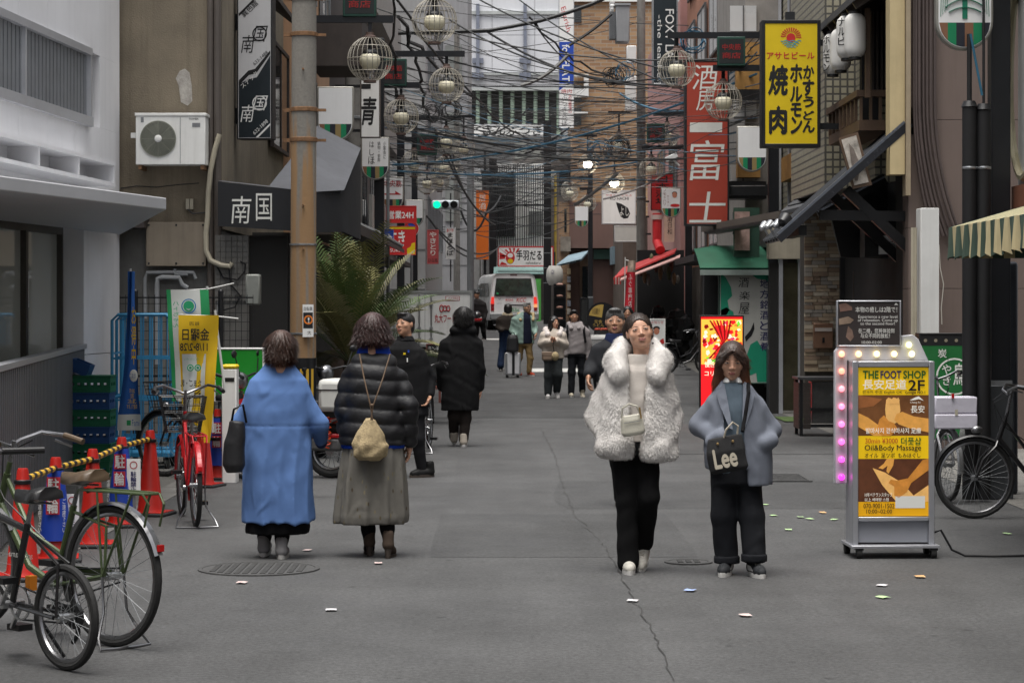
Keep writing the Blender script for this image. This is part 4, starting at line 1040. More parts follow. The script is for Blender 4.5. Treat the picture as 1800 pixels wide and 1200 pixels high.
for c,(x0,y0,x1,y1) in zip('かすうどん',((1410,118,1428,140),(1409,143,1428,170),(1410,172,1427,190),(1410,197,1428,212),(1409,214,1429,234))): s.text(c,x0,y0,x1,y1,INK,bold=.07,shear=.06)
b = MB()
for pz in (.55,-.55): b.box(s.w/2,s.w/2+.55,-.03,.03,pz-.04,pz+.04)
b.box(-.06,.06,-.05,.05,s.h/2,s.h/2+.12)
b.build('wall_bracket',DARKM,s.root)
RSIGN = mat('red_sign_face',(0.37,0.05,0.028),.45,var=.05)
s = Sign('tall_red_sign','tall red signboard with white brush strokes reading down its length','sign',(1203,108,1280,397),39.6,DARKM,RSIGN,.35,3)
for c,r in zip('酒房一富士',((1216,116,1262,160),(1222,158,1254,196),(1211,217,1268,234),(1211,248,1272,318),(1210,338,1274,392))): s.text(c,*r,CHALK,shear=.12)
s.poly([(1211,226),(1240,218),(1268,219),(1266,225),(1240,226),(1212,233)],CHALK,.004)
b = MB()
[MB().box(s.w/2,s.w/2+.7,-.04,.04,z,z+.19).build('wall_bracket',DARKM,s.root) for z in (.75,-.9)]
s = Sign('black_vertical_sign','black vertical signboard with white capital letters turned sideways','sign',(1146,-60,1191,150),60.5,STEEL,SB,.3,2.5)
s.text('FOXY LA',1169,18,1184,104,SIGNW,rot=-math.pi/2,bold=.01); s.text('-the leather',1155,28,1163,150,SIGNW,rot=-math.pi/2)
s = Sign('tall_shop_strip_sign','narrow white and blue strip sign stacked beside the brick building','sign',(982,-40,1009,226),93,STEEL,SIGNW,.4,1)
s.rect(983,75,1008,148,BLUE)
s.text('Eparish',985,12,1003,58,RED,rot=-1.25); s.text('for FLAT',988,80,1001,145,SIGNW,rot=-math.pi/2,d=.004,bold=.03)
s.poly([(983,152),(994,152),(983,160)],BLUE); s.text('焼肉',986,158,1005,165,RED)
s.text('ぶっきらぼ',987,167,997,222,INK,vertical=True); s.text('大阪最強の',999,167,1005,200,RED,vertical=True)
s = Sign('red_service_sign','red board with white text and number over the yellow bordered board','sign',(679,362,732,392),50,RED,RED,.2,1)
s.text('営業24H',683,371,727,385,SIGNW,bold=.03)
s = Sign('yellow_bordered_sign','red board with yellow band and big white lettering below the red board','sign',(682,398,731,448),50,RED,RED,.2,1)
s.rect(683,399,730,403,YELLOW); s.text('すき',684,406,712,433,SIGNW,bold=.03); s.text('SUKI',686,437,703,443,SIGNW)
s.poly([(716,447),(716,437),(722,434),(724,428),(730,426),(730,447)],YELLOW)
# no parking disc and plate
t = thing('no_parking_sign','round blue no parking sign with red rim and white plate beneath','traffic sign',W(722,402,58))
k = 58/F
def disc(r0,r1,y,m,nm): MB().add(sum([[(r*k*math.cos(2*math.pi*i/32),y,r*k*math.sin(2*math.pi*i/32)) for i in range(32)] for r in (r0,r1)],[]),[(i,(i+1)%32,32+(i+1)%32,32+i) for i in range(32)] if r0 else [tuple(range(32,64))]).build(nm,m,t,angle=0)
MB().cyl((0,0,0),(0,.02,0),14.6*k,n=32).build('back_plate',SIGNW,t)
disc(0,10,-.003,BLUE,'blue_disc'); disc(9.6,13.8,-.005,RED,'red_rim')
M = Matrix.Rotation(rad(45),4,'Y'); MB().box(-11*k,11*k,-.008,-.0055,-1.1*k,1.1*k,M).build('slash',RED,t)
MB().box(-11*k,8*k,0,.015,-31*k,-17*k).build('plate',SIGNW,t); glyphs('自動車',(-9.5*k,-28*k,6.5*k,-20*k),-.003,INK,t,bold=.02)
MB().cyl((.02,.05,-3.4),(.02,.05,.3),.035,n=8).build('post',GREYM,t)
s = Sign('one_way_sign','small blue one way plate with white arrow on a post','traffic sign',(675,403,692,431),47,BLUE,BLUE,.02,.5)
s.poly([(677,415),(683,415),(683,411),(690,417),(683,423),(683,419),(677,419)],SIGNW)
s.rect(676,434,683,447,SIGNW); MB().cyl((-.02,.05,-2.6),(-.02,.05,1.6),.035,n=8).build('post',GREYM,s.root)
# traffic light
t = thing('traffic_light','horizontal traffic light showing green on an arm over the street','traffic light',W(783,360,64)); k = 64/F
MB().box(-24*k,24*k,-.06,.1,-8*k,8*k).build('housing',mat('light_housing',(0.5,0.54,0.58),.4,var=.05),t,bevel=.05)
for i,(m,nm) in enumerate(((mat('green_lit',(0.0,0.5,0.22),.4,var=0,emit=1.2),'green_lens'),(mat('dark_lens',(0.02,0.02,0.02),.2),'amber_lens'),(mat('dark_lens',()),'red_lens'))):
 MB().cyl(((-15+15*i)*k,-.1,0),((-15+15*i)*k,-.06,0),6.3*k,n=20).build(nm,m,t)
 MB().lathe([(6.6*k,-.02),(6.6*k,.13)],16,Matrix.Translation(((-15+15*i)*k,-.07,0)) @ Matrix.Rotation(rad(90),4,'X'),a0=0,a1=math.pi).build('visor',mat('light_housing',()),t)
MB().beam((24*k,.02,2*k),(44*k,.02,2*k),.05,.05).build('arm',GREYM,t)
MB().cyl((44*k,.02,-3.9),(44*k,.02,2.4),.1,n=10).build('pole',GREYM,t)
s = Sign('skewer_banner','dusty red vertical banner with pale hiragana lettering','banner',(751,404,771,464),66,mat('faded_red',(0.38,0.06,0.06),.7,var=.1),mat('faded_red',()),.08,1)
s.text('やきとり',755,408,767,449,CHALK,vertical=True,bold=.02); s.text('ひな鳥',753,454,769,461,INK)
MB().cyl((-.22,.05,-.5),(-.22,.05,1.1),.03,n=8).build('hanging_pole',GREYM,s.root)
s = Sign('white_vertical_sign','white vertical shop sign with bold black hiragana beside the grey building','sign',(783,400,801,456),72,SG,SIGNW,.2,1)
s.text('まほろば',786,409,797,449,INK,vertical=True,bold=.03); s.text('創作',785,402,798,408,RED)
MB().box(-.02,.02,.1,.13,-1.2,1.6).build('wall_bracket',DARKM,s.root)
ORG = mat('orange_sign',(0.75,0.16,0.01),.5,var=.04)
s = Sign('orange_vertical_sign','tall bright orange vertical sign against the white tower','sign',(837,335,859,456),92,ORG,ORG,.4,1)
s.text('居酒屋',842,342,854,382,CHALK,vertical=True)
MB().beam((.1,.3,-.9),(.1,.3,3.0),.1,.1).build('bracket',DARKM,s.root)
MB().beam((.1,.3,-3.5),(.1,.3,-.8),.1,.1).build('post',DARKM,s.root)
s = Sign('chicken_shop_sign','red framed white sign with rising sun rays and black lettering above the van','sign',(875,433,973,469),93,RED,SIGNW,.2,2)
for i in range(6):
 a0 = rad(-178+i*22); a1 = a0+rad(10)
 e = lambda a,r: (max(878,min(970,902+r*math.cos(a)*1.3)),max(436,min(466,452+r*math.sin(a))))
 s.poly([e(a0,8),e(a0,44 if i<2 else 17),e(a1,44 if i<2 else 17),e(a1,8)],RED,.002)
s.poly([(878,450),(888,448),(888,455),(878,456)],RED,.002); s.poly([(878,466),(882,460),(889,463),(892,466)],RED,.002)
s.ell(897,453,8,11,RED,.003); s.ell(897,449,5,4,SIGNW,.005); s.ell(897,459,5,4,YELLOW,.005)
s.text('手羽だる',908,440,952,457,INK,bold=.03,d=.006); s.text('tebadaru',924,460,950,464,INK,d=.006)
s = Sign('rounded_white_sign','rounded white cube sign with a black leaf emblem and small capitals','sign',(1058,335,1117,394),75,SG,SIGNW,.5,2)
s.text('KO HACHI',1072,347,1104,352,INK,bold=.02); s.text('やきとり しゃぶ',1064,342,1110,346,RED)
s.poly([(1082,356),(1092,359),(1103,366),(1107,376),(1103,384),(1096,385),(1090,381),(1086,370)],INK,.003); s.text('よし',1089,364,1105,380,CHALK,d=.005)
MB().beam((.5,.1,.2),(1.1,.2,.2),.06,.06).beam((.5,.1,-.3),(1.1,.2,-.3),.06,.06).build('wall_bracket',DARKM,s.root)
s = Sign('blank_white_sign','blank off white sign box below the rounded white sign','sign',(1080,397,1119,425),74,SG,mat('aged_white',(0.5,0.5,0.47),.5,var=.06),.4,1)
MB().beam((.3,.1,0),(.9,.2,0),.06,.06).build('wall_bracket',DARKM,s.root)
s = Sign('red_vertical_sign','red sign with black lettering half hidden behind the portrait shield','sign',(1144,306,1183,370),63,DARKM,RED,.2,1)
s.text('日本酒場',1152,310,1176,360,INK,vertical=True,bold=.02)
s = Sign('paper_poster','long cream paper poster with brush writing beneath the portrait shield','poster',(1167,370,1186,425),59,mat('cream_paper',(0.55,0.43,0.33),.8,var=.12),mat('cream_paper',()),.02,.5,rad(-15))
s.text('酒日和',1173,380,1182,412,INK,vertical=True)
s = Sign('white_vertical_board','tall white board with one brushed kanji left of the street poles','sign',(634,138,669,243),38.5,BRPIPE,SIGNW,.15,2)
s.text('青',636,172,662,220,INK,bold=.03,shear=.2); s.text('一',636,150,652,156,INK,bold=.03)
MB().box(-.6,-.18,.02,.05,.35,.4).box(-.6,-.18,.02,.05,-.4,-.35).build('wall_bracket',DARKM,s.root)
s = Sign('entrance_name_sign','white square sign with crest and two kanji on the black entrance lintel','sign',(1545,414,1591,447),28.5,SG,SIGNW,.06,.5)
s.text('烏勘',1561,424,1588,437,INK,bold=.01); s.ring(1552,431,5,1,INK); s.text('勘',1549,428,1555,434,INK)
# sake board
SAKE = mat('sake_board_green',(0.01,0.3,0.17),.5,var=.05)
s = Sign('sake_signboard','standing white and green sake signboard with two columns of brush kanji','signboard',(1263,477,1356,674),38,mat('dark_green_frame',(0.02,0.07,0.05),.5),mat('board_white',(0.5,0.5,0.46),.6,var=.05,streak=.1),.2,2)
s.poly([(1266,480),(1275,488),(1284,505),(1286,520),(1278,528),(1281,545),(1272,560),(1266,556)],SAKE)
s.poly([(1266,545),(1276,540),(1288,548),(1290,562),(1280,570),(1266,566)],SAKE)
s.poly([(1316,480),(1353,480),(1353,500),(1345,492),(1330,490)],SAKE)
s.poly([(1306,640),(1318,605),(1330,598),(1340,615),(1353,610),(1353,671),(1330,671),(1328,655),(1316,660)],SAKE)
s.poly([(1266,640),(1290,630),(1300,655),(1310,671),(1266,671)],SAKE)
for c,r in zip('酒楽屋',((1297,488,1316,505),(1298,512,1317,527),(1297,532,1316,552))): s.text(c,*r,INK,shear=.1)
NAVY = mat('navy_ink',(0.015,0.015,0.1),.5,var=0)
for i,c in enumerate('地方銘酒と酒肴'): s.text(c,1335,491+18.4*i,1350,506+18.4*i,NAVY,bold=.02)
s.poly([(1308,592),(1318,580),(1324,566),(1325,578),(1320,590),(1310,600)],INK,.004)
MB().box(-.44,-.36,-.1,.3,-1.0,-.94).box(.36,.44,-.1,.3,-1.0,-.94).box(-.44,-.38,-.05,.05,-1.3,-.94).box(.38,.44,-.05,.05,-1.3,-.94).build('legs_frame',DARKM,s.root)
# led screen
s = Sign('led_screen','upright advertising screen glowing red and yellow behind the grey jacket woman','screen',(1229,554,1307,735),33,BLACK,mat('screen_red',(0.75,0.01,0.015),.4,var=0,emit=.36),.12,2.5)
EM = lambda n,c,e=.42: mat('screen_'+n,c,.4,var=0,emit=e)
s.rect(1232,561,1304,640,EM('yellow',(0.8,0.45,0.05)),.001)
for i in range(110):
 a = random.uniform(1233,1298); c = random.uniform(563,632); w = random.uniform(3,9); h = random.uniform(2,10)
 s.poly([(a,c),(a+w*.7,c-1),(min(1304,a+w*.6+3),c+h*.5),(a+w*.3,c+h),(a-.5,c+h*.6)],EM(*random.choice((('green',(0.15,0.6,0.02)),('red',(0.75,0.01,0.01)),('white',(0.8,0.75,0.55)),('magenta',(0.6,0.03,0.12)),('dark',(0.2,0.0,0.0)),('orange',(0.8,0.2,0.02)),('red',())))),.0012+.00005*i)
for dx in range(7):
 x = 1246+dx*6; s.poly([(x,563),(x+3,563),(1268+dx*2,592),(1290-dx*7,630),(1286-dx*7,630),(1264+dx*2,594)],EM('red' if dx%2 else 'dark',()),.009+.0004*dx)
s.text('慢性的な',1238,635,1275,645,EM('white',()),d=.004,bold=.02); s.text('コリに',1238,652,1265,660,EM('white',()),d=.004,bold=.02)
MB().box(-.33,.33,-.22,.22,-s.root.location.z,-s.h/2-.002).build('base',BLACK,s.root)
# green yakitori lightbox
GY = mat('green_lightbox',(0.01,0.13,0.03),.5,var=.06,streak=.2)
s = Sign('green_grill_sign','black framed green grill shop lightbox with round white crest','signboard',(1612,585,1722,772),25,BLACK,GY,.25,3)
s.rect(1615,588,1719,607,INK);
for i in range(6): s.ell(1623+i*18,598,3,3,mat('dull_bulb',(0.25,0.22,0.16),.3),.004,10)
s.text('炭',1645,613,1660,628,CHALK,bold=.02); s.text('焼',1688,613,1703,628,CHALK,bold=.02)
s.ring(1674,661,31,3,CHALK); s.text('やき',1652,640,1668,676,CHALK,vertical=True,bold=.02); s.text('鳥',1672,638,1692,676,CHALK,bold=.02)
s.rect(1662,612,1663,770,mat('dark_green_line',(0.005,0.08,0.02),.5),.0025)
MB().box(-.3,-.22,-.2,.2,-s.root.location.z,-s.h/2-.002).box(.22,.3,-.2,.2,-s.root.location.z,-s.h/2-.002).build('feet',BLACK,s.root)
# ---------------------------------------------------------------- massage shop lightbox
Yf = 15.4
fs = thing('massage_lightbox','lit yellow massage shop sign on castors with a bulb studded grey surround','signboard',(PX(1563,Yf),Yf,0),rad(2))
k = Yf/F; cx = 1563
X = lambda p: (p-cx)*k
Z = lambda p: PZ(p,Yf)
ALU = mat('aluminium',(0.42,0.43,0.46),.35,metal=.6,var=.06)
PGREY = mat('panel_grey',(0.24,0.25,0.28),.5,var=.05)
y0,y1 = -.13,.13
b = MB(); b.box(X(1492),X(1502),y0,y1,Z(955),Z(634)).box(X(1626),X(1636),y0,y1,Z(955),Z(634)).box(X(1502)+.001,X(1626)-.001,y0,y1,Z(644),Z(634)).box(X(1502)+.001,X(1626)-.001,y0,y1,Z(912),Z(905))
b.box(X(1502)+.001,X(1626)-.001,y0+.02,y1-.02,Z(904),Z(645)).build('cabinet',ALU,fs,bevel=.004)
MB().box(X(1502)+.002,X(1626)-.002,y0+.03,y1-.03,Z(950),Z(913)).build('kick_panel',PGREY,fs)
MB().box(X(1487),X(1642),-.2,.2,Z(958),Z(953)).build('base_plate',ALU,fs,bevel=.003)
for px,yy in ((1502,-.16),(1632,-.16),(1496,.16),(1638,.16)):
 o = MB().cyl((X(px)-.018,yy,.035),(X(px)+.018,yy,.035),.035,n=14).build('castor',RUBBER,fs)
 MB().box(X(px)-.025,X(px)+.025,yy-.03,yy+.03,.055,Z(958)-.001).build('fork',DARKM,o)
YL = mat('lit_yellow',(0.78,0.5,0.005),.4,var=0,emit=.12)
YO = mat('lit_amber',(0.72,0.36,0.005),.4,var=0,emit=.12)
def frect(x0_,py0,x1_,py1,m,d,nm='printed_panel',pts=None):
 y = y0+.02-d
 q = pts or [(x0_,py1),(x1_,py1),(x1_,py0),(x0_,py0)]
 q = [(X(a),Z(c)) for a,c in q]
 if sum(q[i-1][0]*q[i][1]-q[i][0]*q[i-1][1] for i in range(len(q))) < 0: q.reverse()
 return MB().add([(a,y,c) for a,c in q],[tuple(range(len(q)))]).build(nm,m,fs,angle=0)
def ftext(t,a,c,d,e,m,bold=0.02,dd=.006,**kw): return glyphs(t,(X(a),Z(e),X(d),Z(c)),y0+.02-dd,m,fs,bold=bold,**kw)
frect(1503,645,1626,693,YL,.001); frect(1503,693,1626,764,mat('lit_brown',(0.13,0.05,0.015),.4,var=.5,scale=6,emit=.12),.001)
frect(1503,764,1626,804,YL,.001); frect(1503,804,1626,879,mat('lit_brown2',(0.09,0.03,0.012),.4,var=.5,scale=6,emit=.12),.001); frect(1503,879,1626,904,YO,.001)
SK1 = mat('lit_skin',(0.72,0.34,0.07),.4,var=.25,scale=9,emit=.1); SK2 = mat('lit_skin_deep',(0.55,0.22,0.035),.4,var=.3,scale=11,emit=.1); SK3 = mat('lit_skin_light',(0.8,0.45,0.14),.4,var=.2,scale=9,emit=.1)
frect(0,0,0,0,SK1,.002,'printed_leg',[(1503,724),(1520,732),(1545,750),(1550,764),(1530,764),(1503,748)])
frect(0,0,0,0,SK3,.0025,'printed_foot',[(1552,701),(1556,697),(1561,700),(1565,697),(1570,699),(1575,703),(1577,720),(1572,740),(1560,746),(1552,738),(1550,718)])
frect(0,0,0,0,SK1,.003,'printed_hand',[(1626,734),(1600,730),(1580,722),(1570,726),(1566,736),(1574,744),(1590,750),(1626,758)])
frect(0,0,0,0,SK2,.0035,'printed_hand',[(1540,735),(1548,728),(1556,738),(1566,742),(1572,752),(1560,764),(1544,764),(1536,750)])
for i in range(5): frect(0,0,0,0,SK3,.004+.0001*i,'printed_toe',[(1552.5+i*4.6,702-abs(i-1)),(1555+i*4.6,698-abs(i-1)*.3),(1557+i*4.6,702),(1556+i*4.6,708),(1553+i*4.6,708)])
frect(0,0,0,0,mat('lit_brown3',(0.28,0.10,0.03),.4,var=.4,scale=5,emit=.1),.0015,'printed_cloth',[(1503,693),(1545,700),(1530,712),(1503,716)])
frect(0,0,0,0,SK3,.002,'printed_back',[(1528,820),(1550,828),(1580,846),(1600,868),(1626,850),(1626,879),(1570,879),(1545,850)])
frect(0,0,0,0,SK2,.003,'printed_arm',[(1626,804),(1616,806),(1590,838),(1570,842),(1560,840),(1556,846),(1566,852),(1566,868),(1574,872),(1588,862),(1596,846),(1626,824)])
frect(0,0,0,0,SK1,.003,'printed_hand',[(1553,804),(1566,804),(1564,816),(1556,830),(1552,826),(1554,816),(1546,822),(1538,820),(1548,812)])
GT = mat('deep_green_ink',(0.01,0.13,0.02),.5,var=0); NB = mat('deep_navy_ink',(0.01,0.02,0.12),.5,var=0)
ftext('THE',1511,651,1538,664,GT,.05); ftext('FOOT',1542,651,1578,664,NB,.05); ftext('SHOP',1582,651,1621,664,GT,.05)
ftext('長安足道',1511,666,1587,683,mat('lit_white',(0.8,0.78,0.7),.4,var=0,emit=.1)); ftext('2F',1591,667,1619,685,INK,.03)
ftext('한국어 中文 English OK',1510,685,1580,691,INK,.01); ftext('Google NO.1',1585,686,1620,692,INK,.03)
LW = mat('lit_white',())
ftext('長安',1595,711,1619,724,LW); frect(0,0,0,0,LW,.004,'printed_shape',[(1593,702),(1603,697),(1609,695),(1618,703),(1609,700),(1600,702)])
ftext('Chang An',1594,704,1612,708,LW,0); ftext('발마사지 걷식마사지 足療',1516,750,1613,760,LW)
ftext('30min ¥3000',1515,768,1572,777,mat('red_orange_ink',(0.55,0.1,0.02),.5,var=0),.01); ftext('더풋샵',1578,767,1613,780,GT,.03)
ftext('Oil&Body Massage',1514,780,1613,792,INK,.02); ftext('オイル  足ツボ  もみほぐし',1514,794,1612,802,INK,.02)
ftext('10年ベテランスタッフ',1514,863,1562,870,LW,.01); ftext('以上 베테랑 스탭',1514,872,1556,878,LW,.01)
frect(1568,869,1620,890,mat('lit_white_panel',(0.6,0.6,0.56),.4,var=0,emit=.1),.003)
ftext('070-9001-1502',1512,882,1566,890,INK,.01); ftext('10:00~02:00',1517,892,1562,899,INK,.01)
# bulb surround
SUR = mat('surround_grey',(0.45,0.45,0.48),.45,var=.04)
b = MB(); q = [(1468,850),(1468,618),(1474,610),(1586,608),(1588,590),(1606,588),(1616,596),(1634,634),(1490,634),(1490,850)]
b.prism([(X(a),Z(c)) for a,c in reversed(q)],.02,.08); b.build('bulb_surround',SUR,fs,bevel=.005)
bulbs = [(1479,622),(1509,622),(1541,622),(1572,622),(1603,622),(1598,606),(1479,652),(1479,683),(1479,714),(1479,745),(1479,776),(1479,807),(1479,838)]
for i,(a,c) in enumerate(bulbs):
 if i < 6: col = [(1,.35,.2),(1,.6,.25),(1,.75,.3),(1,.72,.3),(1,.85,.4),(.95,.9,.35)][i]
 else: t_ = (i-6)/6; col = (1,.22*(1-t_)+.03,.16+.55*t_)
 MB().ball((X(a),.0,Z(c)),(.021,.02,.021),10).build('bulb',mat('bulb_%02d' % i,col,.3,var=0,emit=1.1),fs)
cb = MB(); cp = gpt(1800,985)
pts = [Vector((X(1637),-.05,Z(935))),Vector((X(1650),-.08,.18)),Vector((X(1668),-.1,.05)),Vector((X(1690),-.12,.012)),Vector((X(1740),-.16,.012)),Vector((X(1850),-.1,.012))]
cb.tube(pts,.008,6); cb.build('power_cable',BLACK,fs)
BB = mat('dark_board',(0.035,0.028,0.027),.4,var=.15)
s = Sign('relaxation_notice','framed dark notice in three languages standing on top of the massage lightbox','notice',(1470,528,1583,609),15.43,ALU,BB,.04,2.5)
s.text('本物の癒しは2階で！',1503,539,1576,549,CHALK,bold=.01)
s.text('Experience a new level\nof relaxation. Come up\nto the second floor!',1507,554,1577,571,CHALK,line=.85)
s.text('在二楼，您将体验到\n与众不同的放松！',1508,577,1571,594,CHALK,bold=.01); s.text('10:00-02:00',1514,599,1549,604,CHALK)
for q,m in (([(1474,535),(1486,532),(1497,540),(1497,545),(1476,548)],(0.16,0.09,0.07)),([(1474,560),(1490,556),(1500,562),(1494,568),(1474,571)],(0.25,0.18,0.13)),([(1490,573),(1497,580),(1500,592),(1494,600),(1486,592)],(0.2,0.13,0.1))):
 s.poly(q,mat('photo_%.2f' % m[0],m,.5,var=.4,scale=12),.002)
s.poly([(1571,536),(1574,532),(1578,536)],CHALK)
# ================================================================== street posts, shields, caged lamps
POSTM = mat('post_black',(0.012,0.013,0.016),.4,metal=.2,var=.15,streak=.2)
CREAMB = mat('lamp_globe',(0.72,0.68,0.52),.4,var=.05)
LITB = mat('lamp_globe_lit',(1.0,0.92,0.72),.4,var=0,emit=6)
WIREM = mat('cage_wire',(0.45,0.42,0.36),.5,metal=.3,var=.15)
CAPM = mat('cage_cap',(0.09,0.055,0.045),.6,var=.2)
R_ = .31
def cage_lamp_proto():
 t = thing('cage_lamp','x','street lamp',(0,0,0),0,'spherical wire cage lamps over the street')
 b = MB(); n = 26
 for i in range(n):
  a = 2*math.pi*i/n
  pts = []
  for j in range(11):
   ph = rad(16 + 146*j/10); pts.append((R_*math.sin(ph)*math.cos(a),R_*math.sin(ph)*math.sin(a),R_*math.cos(ph)))
  b.tube(pts,.0048,3)
 for z in (.0,.17,-.17):
  r = math.sqrt(R_*R_-z*z); b.tube([(r*math.cos(2*math.pi*i/28),r*math.sin(2*math.pi*i/28),z) for i in range(28)],.006,4,closed=True)
 tag(b.build('wire_cage',WIREM,t),kind='stuff')
 MB().lathe([(0,R_+.06),(.055,R_+.06),(.06,R_+.02),(.095,R_-.0),(.1,R_-.03),(0,R_-.03)],14).build('top_cap',CAPM,t)
 MB().lathe([(0,-R_+.02),(.085,-R_+.02),(.09,-R_-.015),(0,-R_-.015)],14).build('bottom_ring',CAPM,t)
 MB().cyl((0,0,.14),(0,0,R_),.03,n=8).lathe([(.03,.15),(.09,.12),(.115,.085),(.115,.06)],14).build('socket',DARKM,t)
 MB().ball((0,0,-.02),(.145,.145,.14),16).build('globe',CREAMB,t)
 return t
proto_lamp = cage_lamp_proto(); used = [False]
def cage_lamp(X_,Y,Z_,label,lit=False,sc=1.0):
 if not used[0]: t = proto_lamp; used[0] = True; t.location = (X_,Y,Z_); t['label'] = label; t.scale = (sc,)*3
 else: t = dup(proto_lamp,label,(X_,Y,Z_),scale=sc)
 t.rotation_euler = (0,0,random.uniform(0,.24))
 if lit:
  for c in t.children:
   if c.name.startswith('globe'): c.data = c.data.copy(); c.data.materials[0] = LITB
 return t
LEDM = mat('led_case_green',(0.008,0.05,0.035),.5,var=.1); LEDR = mat('led_text_red',(0.28,0.012,0.012),.5,var=0)
def led_box(X_,Y,Z_,label):
 t = thing('hanging_name_box',label,'sign box',(X_,Y,Z_),0,'dark green name boxes hung from the post arms')
 MB().box(-.23,.23,-.06,.06,-.24,.24).build('case',LEDM,t,bevel=.01)
 MB().box(-.2,.2,-.064,-.061,-.2,.2).build('panel',mat('led_panel',(0.01,0.014,0.014),.5),t)
 glyphs('中央筋',(-.15,.02,.15,.12),-.067,LEDR,t,bold=.03); glyphs('商店',(-.15,-.12,.15,-.02),-.067,LEDR,t,bold=.03)
 return t
STRB = mat('stripe_brown',(0.2,0.095,0.05),.5,var=0); STRT = mat('stripe_tan',(0.25,0.18,0.07),.5,var=0); STRN = mat('stripe_navy',(0.01,0.012,0.022),.5,var=0); STRG = mat('stripe_green',(0.0,0.19,0.075),.5,var=0)
SHF = mat('shield_face',(0.76,0.76,0.76),.4,var=.03,streak=.08); SHR = mat('shield_rim',(0.3,0.29,0.26),.4,metal=.5,var=.08)
def shield(X_,Y,zc,label,tanfirst=False,order=None):
 """hanging shield: 0.5 wide, straight top, round bottom; returns root"""
 t = thing('shield_sign',label,'shield sign',(X_,Y,zc),0,'shield shaped signs on the street posts')
 w = .25; top = .38; flat = -.12
 def outl(w_,tp,n=18):
  return [(-w_,tp),] + [(w_*math.cos(math.pi+math.pi*i/n),flat+ (w_*1.0)*math.sin(math.pi+math.pi*i/n)) for i in range(n+1)] + [(w_,tp)]
 MB().prism(outl(w,top),-.045,.05).build('case',SHR,t,bevel=.012)
 MB().prism(outl(w-.022,top-.02),-.049,-.046).build('face',SHF,t,angle=0)
 zs_ = flat - .012
 cols = order or [STRB,STRG,STRN,STRT,STRG,STRN]
 ri = w-.028
 n = 6
 for i in range(n):
  xa,xb = -ri+2*ri*i/n,-ri+2*ri*(i+1)/n
  xs_ = [xa + (xb-xa)*j/4 for j in range(5)]
  low = [(x,flat - math.sqrt(max(0,ri*ri-x*x))) for x in xs_]
  q = low + [(xb,zs_),(xa,zs_)]
  q = [(x,min(z,zs_)) for x,z in q]
  MB().add([(x,-.0515,z) for x,z in q],[tuple(range(len(q)))]).build('stripe',cols[i],t,angle=0)
 return t
def stext(t,s_,x0_,z0_,x1_,z1_,m=INK,**kw): return glyphs(s_,(x0_,z0_,x1_,z1_),-.053,m,t,**kw)
def post(X_,Y,label,side,arms,zt_=6.4,w=.17):
 """square black post with arms towards the street; side=+1 for left posts"""
 z0_ = zg(Y)
 t = thing('street_post',label,'street post',(X_,Y,z0_))
 MB().box(-w/2,w/2,-w/2,w/2,0,zt_).build('shaft',POSTM,t,bevel=.01)
 MB().box(-w/2-.02,w/2+.02,-w/2-.02,w/2+.02,0,1.0).build('base_sleeve',mat('post_sleeve',(0.055,0.06,0.065),.45,metal=.3,var=.12,streak=.2),t,bevel=.01)
 MB().box(-w/2-.012,w/2+.012,-w/2-.012,w/2+.012,1.001,1.04).build('collar',GREYM,t)
 for z,L_ in arms: MB().box(min(side*w/2,side*L_),max(side*w/2,side*L_),-.04,.04,z-.05-z0_,z+.05-z0_).build('arm',POSTM,t)
 return t
def lamps_on(X_,Y,side,off,where):
 for k,(o,z) in enumerate(off):
  cage_lamp(X_+side*o,Y,z-.55,'round wire cage lamp with cream globe, %s lamp of the %s post' % (('inner','outer')[k],where))
  MB_ = MB().box(-.025,.025,-.025,.025,.36,.5)
  lam = [c for c in SC.collection.objects if c.name.startswith('cage_lamp')][-1]
  MB_.build('hanger',POSTM,lam)
ORD = ('first','second','third','fourth')
def full_post(X_,Y,side,where,off,arms,dz=0):
 p = post(X_,Y,'black square lamp post with two arms, the %s post' % where,side,arms)
 lamps_on(X_,Y,side,off,where)
 return p
full_post(-2.88,31.4,1,'first left hand',((.92,5.65),(1.81,6.18)),((5.65,1.25),(6.18,2.1)))
led_box(-2.1,31.4,5.92,'dark green name box at the upper frame edge beside the concrete pole')
s1 = shield(-2.41,31.1,4.31,'blank white shield sign next to the rusty concrete pole')
full_post(-2.33,40,1,'second left hand',((.38,5.58),(1.18,6.13)),((5.58,.7),(6.13,1.5)))
led_box(-2.08,40,5.8,'dark green name box on the second left post')
s2 = shield(-2.39,39.8,4.27,'white shield sign with columns of handwritten script below the kanji board')
for c,r in zip('はしほ',((-.1,.2,-.02,.3),(-.1,.06,-.02,.17),(-.12,-.09,-.01,.04))): stext(s2,c,*r)
stext(s2,'鍋物・会席',.04,-.05,.09,.3,vertical=True); stext(s2,'小宴会に',.14,.0,.19,.3,vertical=True)
full_post(-2.57,52.6,1,'third left hand',((.3,5.55),(1.05,6.05)),((5.55,.7),(6.05,1.4)))
led_box(-1.95,52.4,5.42,'dark green name box on the third left post')
s3 = shield(-2.74,52.3,4.29,'white shield sign with red characters and a red arrow')
RT = mat('deep_red_ink',(0.4,0.01,0.015),.5,var=0)
stext(s3,'中央筋',-.2,.15,.2,.3,RT,bold=.02)
MB().add([(x,-.053,z) for x,z in ((-.2,-.03),(-.2,-.0),(.06,-.0),(.06,.06),(.2,-.03))][::1],[(0,4,3,2,1)]).build('arrow',RT,s3,angle=0)
full_post(-2.76,64.5,1,'fourth left hand',((.35,5.75),(.85,6.2)),((5.75,.6),(6.2,1.2)))
s4 = shield(-2.74,64.0,4.32,'plain white shield sign left of the traffic light')
s5 = shield(-2.92,75,4.45,'plain white shield sign peeking out behind another shield')
